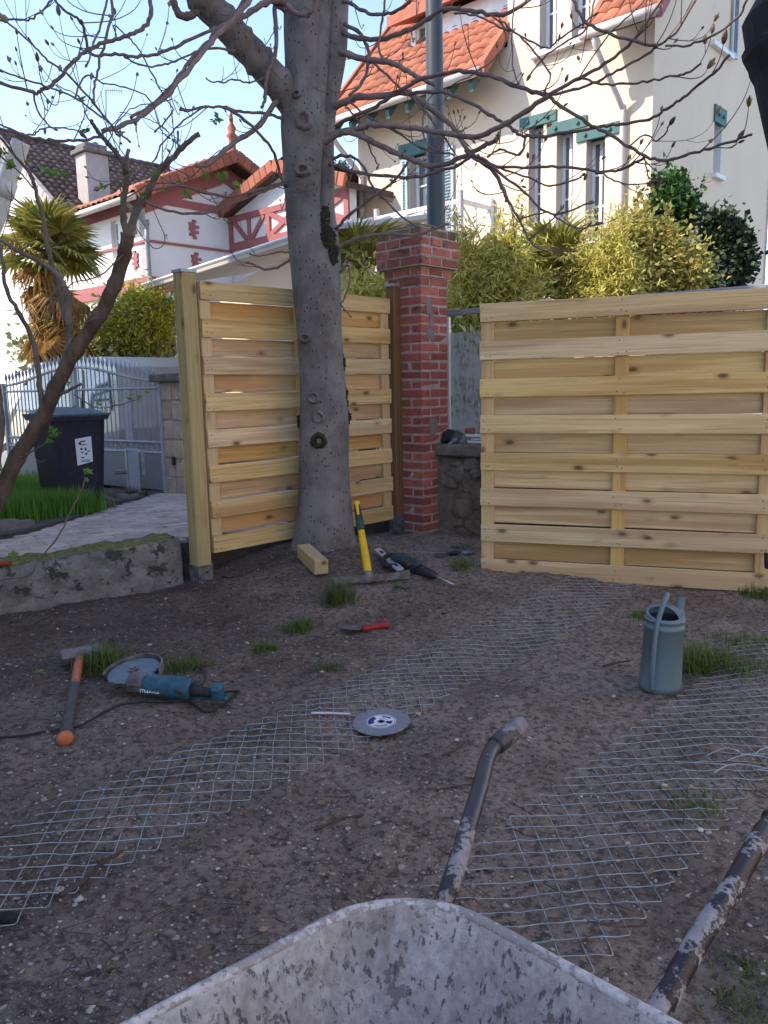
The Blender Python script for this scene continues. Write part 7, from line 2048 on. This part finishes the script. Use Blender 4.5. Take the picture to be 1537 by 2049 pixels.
me.name = 'lettering'; me.materials.clear(); me.materials.append(MAT['paper'])
Rt = Matrix((rt @ Vector((1, 0, 0)), rt @ Vector((0, .30, .954)), rt @ Vector((0, -.954, .30)))).transposed()
lo_ = link_mesh('lettering', me, gr_); lo_.matrix_local = M4(Rt, gl(.27, -.0485, .004) - WL[gr_.name])
# cord
cp = [gl(1.54, -.005, .0), G(468, 1383, .012), G(478, 1384, .010), G(462, 1398, .010), G(436, 1418, .010), G(412, 1424, .010), G(390, 1412, .010), G(372, 1402, .010), G(330, 1404, .010), G(280, 1405, .010), G(235, 1412, .010), G(200, 1430, .010), G(165, 1450, .010), G(135, 1458, .010), G(90, 1464, .010), G(45, 1472, .010), G(0, 1476, .010), G(-60, 1478, .010)]
b = MB(); b.tube(spline(cp, 6), .0052, 7); ob('cord', b, MAT['black'], gr_, smooth=True)
b = MB(); b.tube(spline([G(393, 1378, .02), G(410, 1362, .03), G(408, 1345, .025), G(400, 1335, .012), G(396, 1330, .01)], 5), .0042, 6); ob('key_lanyard', b, MAT['black'], gr_, smooth=True)

# diamond cutting blade
bc_ = G(763, 1444, .016); db = empty('cutting_blade', bc_, 'grey diamond cutting blade with a printed blue and white centre lying flat on the mesh', 'saw blade')
tl = Matrix.Rotation(R(3), 3, 'X') @ Matrix.Rotation(R(-2), 3, 'Y')
b = MB(); n = 20; vs = []; fs = []; 
for i in range(n):
    for (da, rr_) in ((.0, .1145), (.5, .1145), (.93, .1145), (.94, .100), (.99, .100)):
        a = 2 * math.pi * (i + da) / n
        for z in (-.0012, .0012): vs.append(bc_ + tl @ Vector((rr_ * math.cos(a), rr_ * math.sin(a), z)))
m = 5 * n
for q in range(m):
    q2 = (q + 1) % m; fs.append((2 * q, 2 * q2, 2 * q2 + 1, 2 * q + 1))
iv = len(vs); 
for q in range(m):
    a = 2 * math.pi * (q // 5 + (.0, .5, .93, .94, .99)[q % 5]) / n
    for z in (-.0012, .0012): vs.append(bc_ + tl @ Vector((.0111 * math.cos(a), .0111 * math.sin(a), z)))
for q in range(m):
    q2 = (q + 1) % m
    fs.append((2 * q + 1, 2 * q2 + 1, iv + 2 * q2 + 1, iv + 2 * q + 1)); fs.append((2 * q2, 2 * q, iv + 2 * q, iv + 2 * q2))
b.add(vs, fs); ob('steel_core', b, mk('blade_steel', (.20, .21, .235), (.26, .27, .295), scale=30, rough=.5, metal=.3, bmp=.1), db)
def annulus(b, r0, r1, a0, a1, z, mi=0, seg=36):
    vs = []; fs = []; k = max(3, int(seg * (a1 - a0) / 6.283))
    for i in range(k + 1):
        a = a0 + (a1 - a0) * i / k
        for r_ in (r0, r1): vs.append(bc_ + tl @ Vector((r_ * math.cos(a), r_ * math.sin(a), z)))
    for i in range(k): fs.append((2 * i, 2 * i + 1, 2 * i + 3, 2 * i + 2))
    b.add(vs, fs, mi)
b = MB(); annulus(b, .016, .052, 0, 6.2832, .0016); annulus(b, .056, .059, 0, 6.2832, .0016); annulus(b, .030, .052, 2.2, 3.6, .0020, 1); annulus(b, .020, .046, 5.6, 6.28, .0020, 1); annulus(b, .034, .038, 4.0, 5.4, .0020, 1); annulus(b, .042, .045, 4.0, 5.3, .0020, 1); annulus(b, .036, .046, .5, 1.5, .0020, 1); annulus(b, .024, .027, .3, 1.9, .0020, 1)
ob('printed_label', b, [MAT['whitepaint'], MAT['darkblue']], db)

# pencil like steel chisel
c0_, c1_, c2_ = G(622, 1427, .018), G(665, 1427, .018), G(701, 1428, .018)
ck = empty('scriber', c0_, 'slim metal scriber with a grey grip lying left of the cutting blade', 'scriber')
b = MB(); b.tube([c0_, c0_.lerp(c1_, .05), c1_], [.004, .0065, .0065], 8); ob('grip', b, MAT['alu'], ck, smooth=True)
b = MB(); b.tube([c1_, c2_], [.004, .003], 8); ob('shank', b, MAT['whitepaint'], ck, smooth=True)

# dark debris by the rubble wall
for k, (x, y, s, m_, lab) in enumerate(((905, 1108, (.07, .035, .02), 'black', 'black plastic scrap under the gap beside the brick pillar'), (935, 1106, (.05, .022, .016), 'anchor', 'grey pipe fragment next to the black scrap'), (912, 1096, (.035, .02, .012), 'black', 'small black scrap behind the grey pipe fragment'), (465, 1150, (.09, .03, .012), 'stick', 'flat weathered wood splinter on the soil under the fixed panel'), (520, 1158, (.06, .025, .010), 'anchor', 'flat grey shard on the soil left of the timber offcut'), (880, 1112, (.06, .03, .02), 'stick', 'brown bark fragment left of the black scrap'))):
    p = G(x, y, s[2] * .6); b = MB(); b.blob(p, s, 1, .3, seed=60 + k, rot=Matrix.Rotation(rng.uniform(-.4, .4), 3, 'Z')); ob('debris', b, MAT[m_], label=lab, cat='debris', group='debris at the foot of the fence')
b = MB(); p = on(8, 1130, .30); b.tube([p + Vector((-.1, 0, .01)), p + Vector((.04, .01, .01))], .010, 8); b.tube([p + Vector((-.1, -.02, .005)), p + Vector((.045, -.012, .005))], .010, 8)
ob('garden_shears', b, MAT['redplastic'], label='red tool handles on the mossy wall at the left edge', cat='tool')

# ================================================================== WATERING CAN
wc = G(1320, 1378); wc.z = gz(wc.x, wc.y) + .004
wa = empty('watering_can', wc, 'grey blue plastic watering can with a tall looped handle on the soil', 'watering can')
sd_ = Vector((.22, .975, 0)).normalized()      # spout side
sx = Vector((sd_.y, -sd_.x, 0))
tilt = Matrix.Rotation(R(2.0), 3, 'Y')
Mw = M4(Matrix((sx, sd_, zv)).transposed() @ tilt, wc)
rb, rt_, Hc = .089, .078, .345
b = MB(); prof = [(rb * .96, .0), (rb * 1.02, .006), (rb * 1.02, .028), (rb, .034), (rt_ + .003, Hc * .80), (rt_ + .006, Hc * .805), (rt_ + .006, Hc * .84), (rt_ + .003, Hc * .845), (rt_ + .003, Hc * .90), (rt_ + .008, Hc * .905), (rt_ + .008, Hc * .93), (rt_ + .002, Hc * .94)]
b.lathe(prof, Mw, 40); seg = 40
# sloping rim: front low, back high, partly covered at the back
vs = []; fs = []
def rim(a): return Hc * .94 + .035 * (.5 + .5 * math.sin(a))
for k in range(seg):
    a = 2 * math.pi * k / seg
    for r_, z in ((rt_ + .002, Hc * .94), (rt_ + .002, rim(a)), (rt_ - .004, rim(a) + .003), (rt_ - .010, rim(a) - .001)): vs.append(Mw @ Vector((r_ * math.cos(a), r_ * math.sin(a), z)))
for k in range(seg):
    k2 = (k + 1) % seg
    for j in range(3): fs.append((k * 4 + j, k2 * 4 + j, k2 * 4 + j + 1, k * 4 + j + 1))
b.add(vs, fs)
# cover over the spout side and right
vs = []; fs = []
for i in range(21):
    a = R(-40) + R(190) * i / 20; w_ = .034 * math.sin(math.pi * i / 20) ** .7 + .001
    for r_ in (rt_ - .008, rt_ - .008 - w_): vs.append(Mw @ Vector((r_ * math.cos(a), r_ * math.sin(a), rim(a) - .0)))
for i in range(20): fs.append((2 * i, 2 * i + 1, 2 * i + 3, 2 * i + 2))
b.add(vs, fs); ob('body', b, MAT['can'], wa, smooth=True)
b = MB(); b.lathe([(0, .05), (rb * .93, .05), (rt_ - .006, Hc * .93)], Mw, 32); ob('inside', b, MAT['caninside'], wa, smooth=True)
b = MB(); hp = [(-.042, -rb + .004, .02), (-.046, -rb - .004, .10), (-.046, -rt_ - .012, .20), (-.040, -rt_ - .002, .29), (-.024, -.055, .365), (-.004, -.018, .408), (.006, .022, .418), (.012, .055, .402), (.013, .074, .37), (.013, .074, .345)]
b.tube(spline([Mw @ Vector(p) for p in hp], 6), .0105, 10, sq=1.0); ob('handle', b, MAT['can'], wa, smooth=True)
b = MB(); b.tube(spline([Mw @ Vector(p) for p in ((.01, rb * .7, .05), (.04, rb + .04, .11), (.066, rb + .06, .22), (.082, rb + .075, .33), (.088, rb + .08, .375))], 5), [.026 - .0004 * i for i in range(21)], 14, caps=False); ob('spout', b, MAT['can'], wa, smooth=True)

# ================================================================== WHEELBARROW (handles pointing away from the viewer)
zr_b = .50
wb = empty('wheelbarrow', (.05, .72, 0), 'cement caked wheelbarrow with dark tubular handles in the foreground', 'wheelbarrow')
Ck = on(812, 1768, zr_b); E1 = on(1345, 2062, zr_b); E2 = on(262, 2062, zr_b)
e1 = (E1 - Ck).normalized(); e2 = (E2 - Ck).normalized()
def tray_ring(s, z, inset, Lx, Ly, rc, n=14):
    # rounded quadrilateral with corner at Ck, sides along e1 and e2
    o = Ck + (e1 + e2) * inset; o = Vector((o.x, o.y, z)); Lx -= 2 * inset; Ly -= 2 * inset
    def P(a, c): q = o + e1 * a + e2 * c; q.z = z; return q
    pts = []
    for (cx, cy, a0) in ((rc, rc, math.pi), (Lx - rc, rc, 1.5 * math.pi), (Lx - rc, Ly - rc, 0), (rc, Ly - rc, .5 * math.pi)):
        for k in range(n + 1):
            a = a0 + k / n * math.pi / 2; pts.append(P(cx + math.cos(a) * rc, cy + math.sin(a) * rc))
    return pts
Lx, Ly = .60, .82
rings = [tray_ring(0, zr_b - .012, -.010, Lx, Ly, .165), tray_ring(0, zr_b - .004, -.013, Lx, Ly, .165), tray_ring(0, zr_b + .004, -.009, Lx, Ly, .165), tray_ring(0, zr_b + .004, -.001, Lx, Ly, .16), tray_ring(0, zr_b - .004, .006, Lx, Ly, .155)]
for k in range(1, 9):
    t = k / 8; rings.append(tray_ring(0, zr_b - .004 - .25 * t, .006 + .085 * t + .025 * t ** 3, Lx, Ly, .155 - .03 * t))
for k in range(1, 4):
    t = k / 3; rings.append(tray_ring(0, zr_b - .254 - .02 * math.sin(t * 1.57), .116 + .08 * t, Lx, Ly, .10 - .045 * t))
vs = []; fs = []; n = len(rings[0])
for rg_ in rings: vs += rg_
for i in range(len(rings) - 1):
    for k in range(n): fs.append((i * n + k, i * n + (k + 1) % n, (i + 1) * n + (k + 1) % n, (i + 1) * n + k))
fs.append(tuple((len(rings) - 1) * n + k for k in range(n)))
vs = [v + Vector((0, 0, .0035 * math.sin(v.x * 21 + 1) * math.sin(v.y * 17))) for v in vs]
b = MB(); b.add(vs, fs)
# outer skin so the pan has thickness from any side
r2_ = [rings[0]] + [tray_ring(0, zr_b - .015 - .265 * k / 5, -.004 + .085 * k / 5, Lx, Ly, .16 - .03 * k / 5) for k in range(6)]
vs = []; fs = []
for rg_ in r2_: vs += rg_
for i in range(len(r2_) - 1):
    for k in range(n): fs.append((i * n + k, (i + 1) * n + k, (i + 1) * n + (k + 1) % n, i * n + (k + 1) % n))
fs.append(tuple((len(r2_) - 1) * n + k for k in range(n))[::-1]); b.add(vs, fs)
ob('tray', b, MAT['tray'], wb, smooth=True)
rim_ = tray_ring(0, zr_b + .002, -.006, Lx, Ly, .162); b = MB(); b.tube(rim_ + [rim_[0]], .0085, 8, caps=False); ob('rolled_rim', b, MAT['rim'], wb, smooth=True)
# ring shaped bolt in the pan
pc_ = Ck + (e1 + e2) * .21; pc_.z = zr_b - .262
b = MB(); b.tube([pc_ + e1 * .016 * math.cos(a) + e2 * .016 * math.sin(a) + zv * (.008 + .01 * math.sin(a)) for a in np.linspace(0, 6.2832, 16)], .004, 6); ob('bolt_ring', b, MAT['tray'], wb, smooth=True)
def handle(pts, zs, mat, grip=True, r_=.0178):
    P = [on(x, y, z) for (x, y), z in zip(pts, zs)]
    S_ = spline(P, 7); b = MB(); b.tube(S_, r_, 16); h = ob('handle', b, MAT[mat], wb, smooth=True)
    if grip:
        b = MB(); A, B_ = P[-2], P[-1]; d = (B_ - A); k = 22
        rr = []; pp_ = []
        for i in range(k + 1):
            t = i / k; pp_.append(A + d * t); rr.append(r_ + .004 + (.0018 if i % 2 and t < .7 else 0))
        rr[-1] = r_ * .95; b.tube(pp_, rr, 16); ob('grip', b, MAT['grip'], h, smooth=True)
    return P
hz = .44
Pa = handle([(884, 1812), (905, 1760), (935, 1660), (962, 1570), (975, 1520), (992, 1492), (1044, 1447)], [.405, .43, .45, .47, .48, .485, .50], 'handle2')
Pb_ = handle([(1290, 2060), (1330, 2000), (1395, 1885), (1462, 1780), (1510, 1695), (1545, 1645), (1640, 1560)], [.405, .43, .45, .47, .485, .49, .50], 'handle')
# legs, frame, wheel: below and in front of the pan
mid_ = Ck + e1 * .30 + e2 * .42
for P_ in (Pa, Pb_):
    q = P_[0]; b = MB(); a = P_[0].lerp(P_[1], .5)
    b.tube([P_[0], Vector((P_[0].x - .005, P_[0].y - .03, .22)), Vector((P_[0].x - .03, P_[0].y - .10, .185)), Vector((mid_.x - .03, mid_.y - .62, .17))], .016, 10); ob('frame_tube', b, MAT['handle'], wb, smooth=True)
    b = MB(); b.tube([P_[0] - zv * .01, P_[1] + Vector((.01, .02, -.24)), Vector((P_[1].x + .02, P_[1].y + .03, gz(P_[1].x, P_[1].y) + .012)), Vector((P_[1].x + .0, P_[1].y - .10, gz(P_[1].x, P_[1].y) + .012))], .015, 10)
    ob('leg', b, MAT['handle'], wb, smooth=True)
wcx = Vector((mid_.x - .03, mid_.y - .66, .19))
b = MB(); b.lathe([(.10, -.03), (.16, -.042), (.188, -.03), (.195, 0), (.188, .03), (.16, .042), (.10, .03)], M4(frame((0, 1, 0), (1, -.2, 0)), wcx), 28); wl_ = ob('wheel', b, MAT['tyre'], wb, smooth=True)
b = MB(); b.lathe([(.0, -.02), (.105, -.02), (.11, 0), (.105, .02), (.0, .02)], M4(frame((0, 1, 0), (1, -.2, 0)), wcx), 20); ob('rim', b, MAT['rail'], wl_)

# ================================================================== BLACK PARASOL EDGE, TOP RIGHT; STRAP ON THE PANEL
YP = 3.0
pr_ = at(1560, -60, YP); pa = empty('black_parasol', (pr_.x + .25, YP, 0), 'folded black fabric parasol hanging at the top right edge', 'parasol')
ctr = Vector((pr_.x + .30, YP, 0)); zt_p = 3.3
b = MB(); zlow = at(1530, 172, YP).z; zmid = at(1509, 85, YP).z
prof = [(zt_p, .03), (zmid + .45, .20), (zmid + .1, ctr.x - at(1503, 40, YP).x), (zmid + .01, ctr.x - at(1511, 76, YP).x), (zmid, ctr.x - at(1503, 84, YP).x), (zmid - .02, ctr.x - at(1505, 97, YP).x), (zlow + .05, ctr.x - at(1525, 140, YP).x), (zlow - .03, ctr.x - at(1534, 185, YP).x), (zlow - .25, ctr.x - at(1560, 300, YP).x)]
sg2 = 40; vs = []; fs = []
for z, r_ in prof:
    for k in range(sg2): a = 2 * math.pi * k / sg2; f = 1 - .10 * (k % 5 in (1, 2)) * (abs(a - math.pi) > .25); vs.append((ctr.x + math.cos(a) * r_ * f, ctr.y + math.sin(a) * r_ * f, z))
for i in range(len(prof) - 1):
    for k in range(sg2): fs.append((i * sg2 + k, i * sg2 + (k + 1) % sg2, (i + 1) * sg2 + (k + 1) % sg2, (i + 1) * sg2 + k))
b.add(vs, fs); ob('canopy', b, MAT['blackcloth'], pa)
b = MB(); b.tube([(ctr.x, ctr.y, gz(ctr.x, ctr.y)), (ctr.x, ctr.y, 3.4)], .022, 12); ob('pole', b, MAT['anchor'], pa)
b = MB(); p = at(1534, 1122, 4.66); b.bbox(p, (.02, .03, .10), Matrix.Rotation(-.1, 3, 'Y'), .006)
ob('black_strap', b, MAT['black'], label='small black strap hooked on the right end of the loose panel', cat='strap')
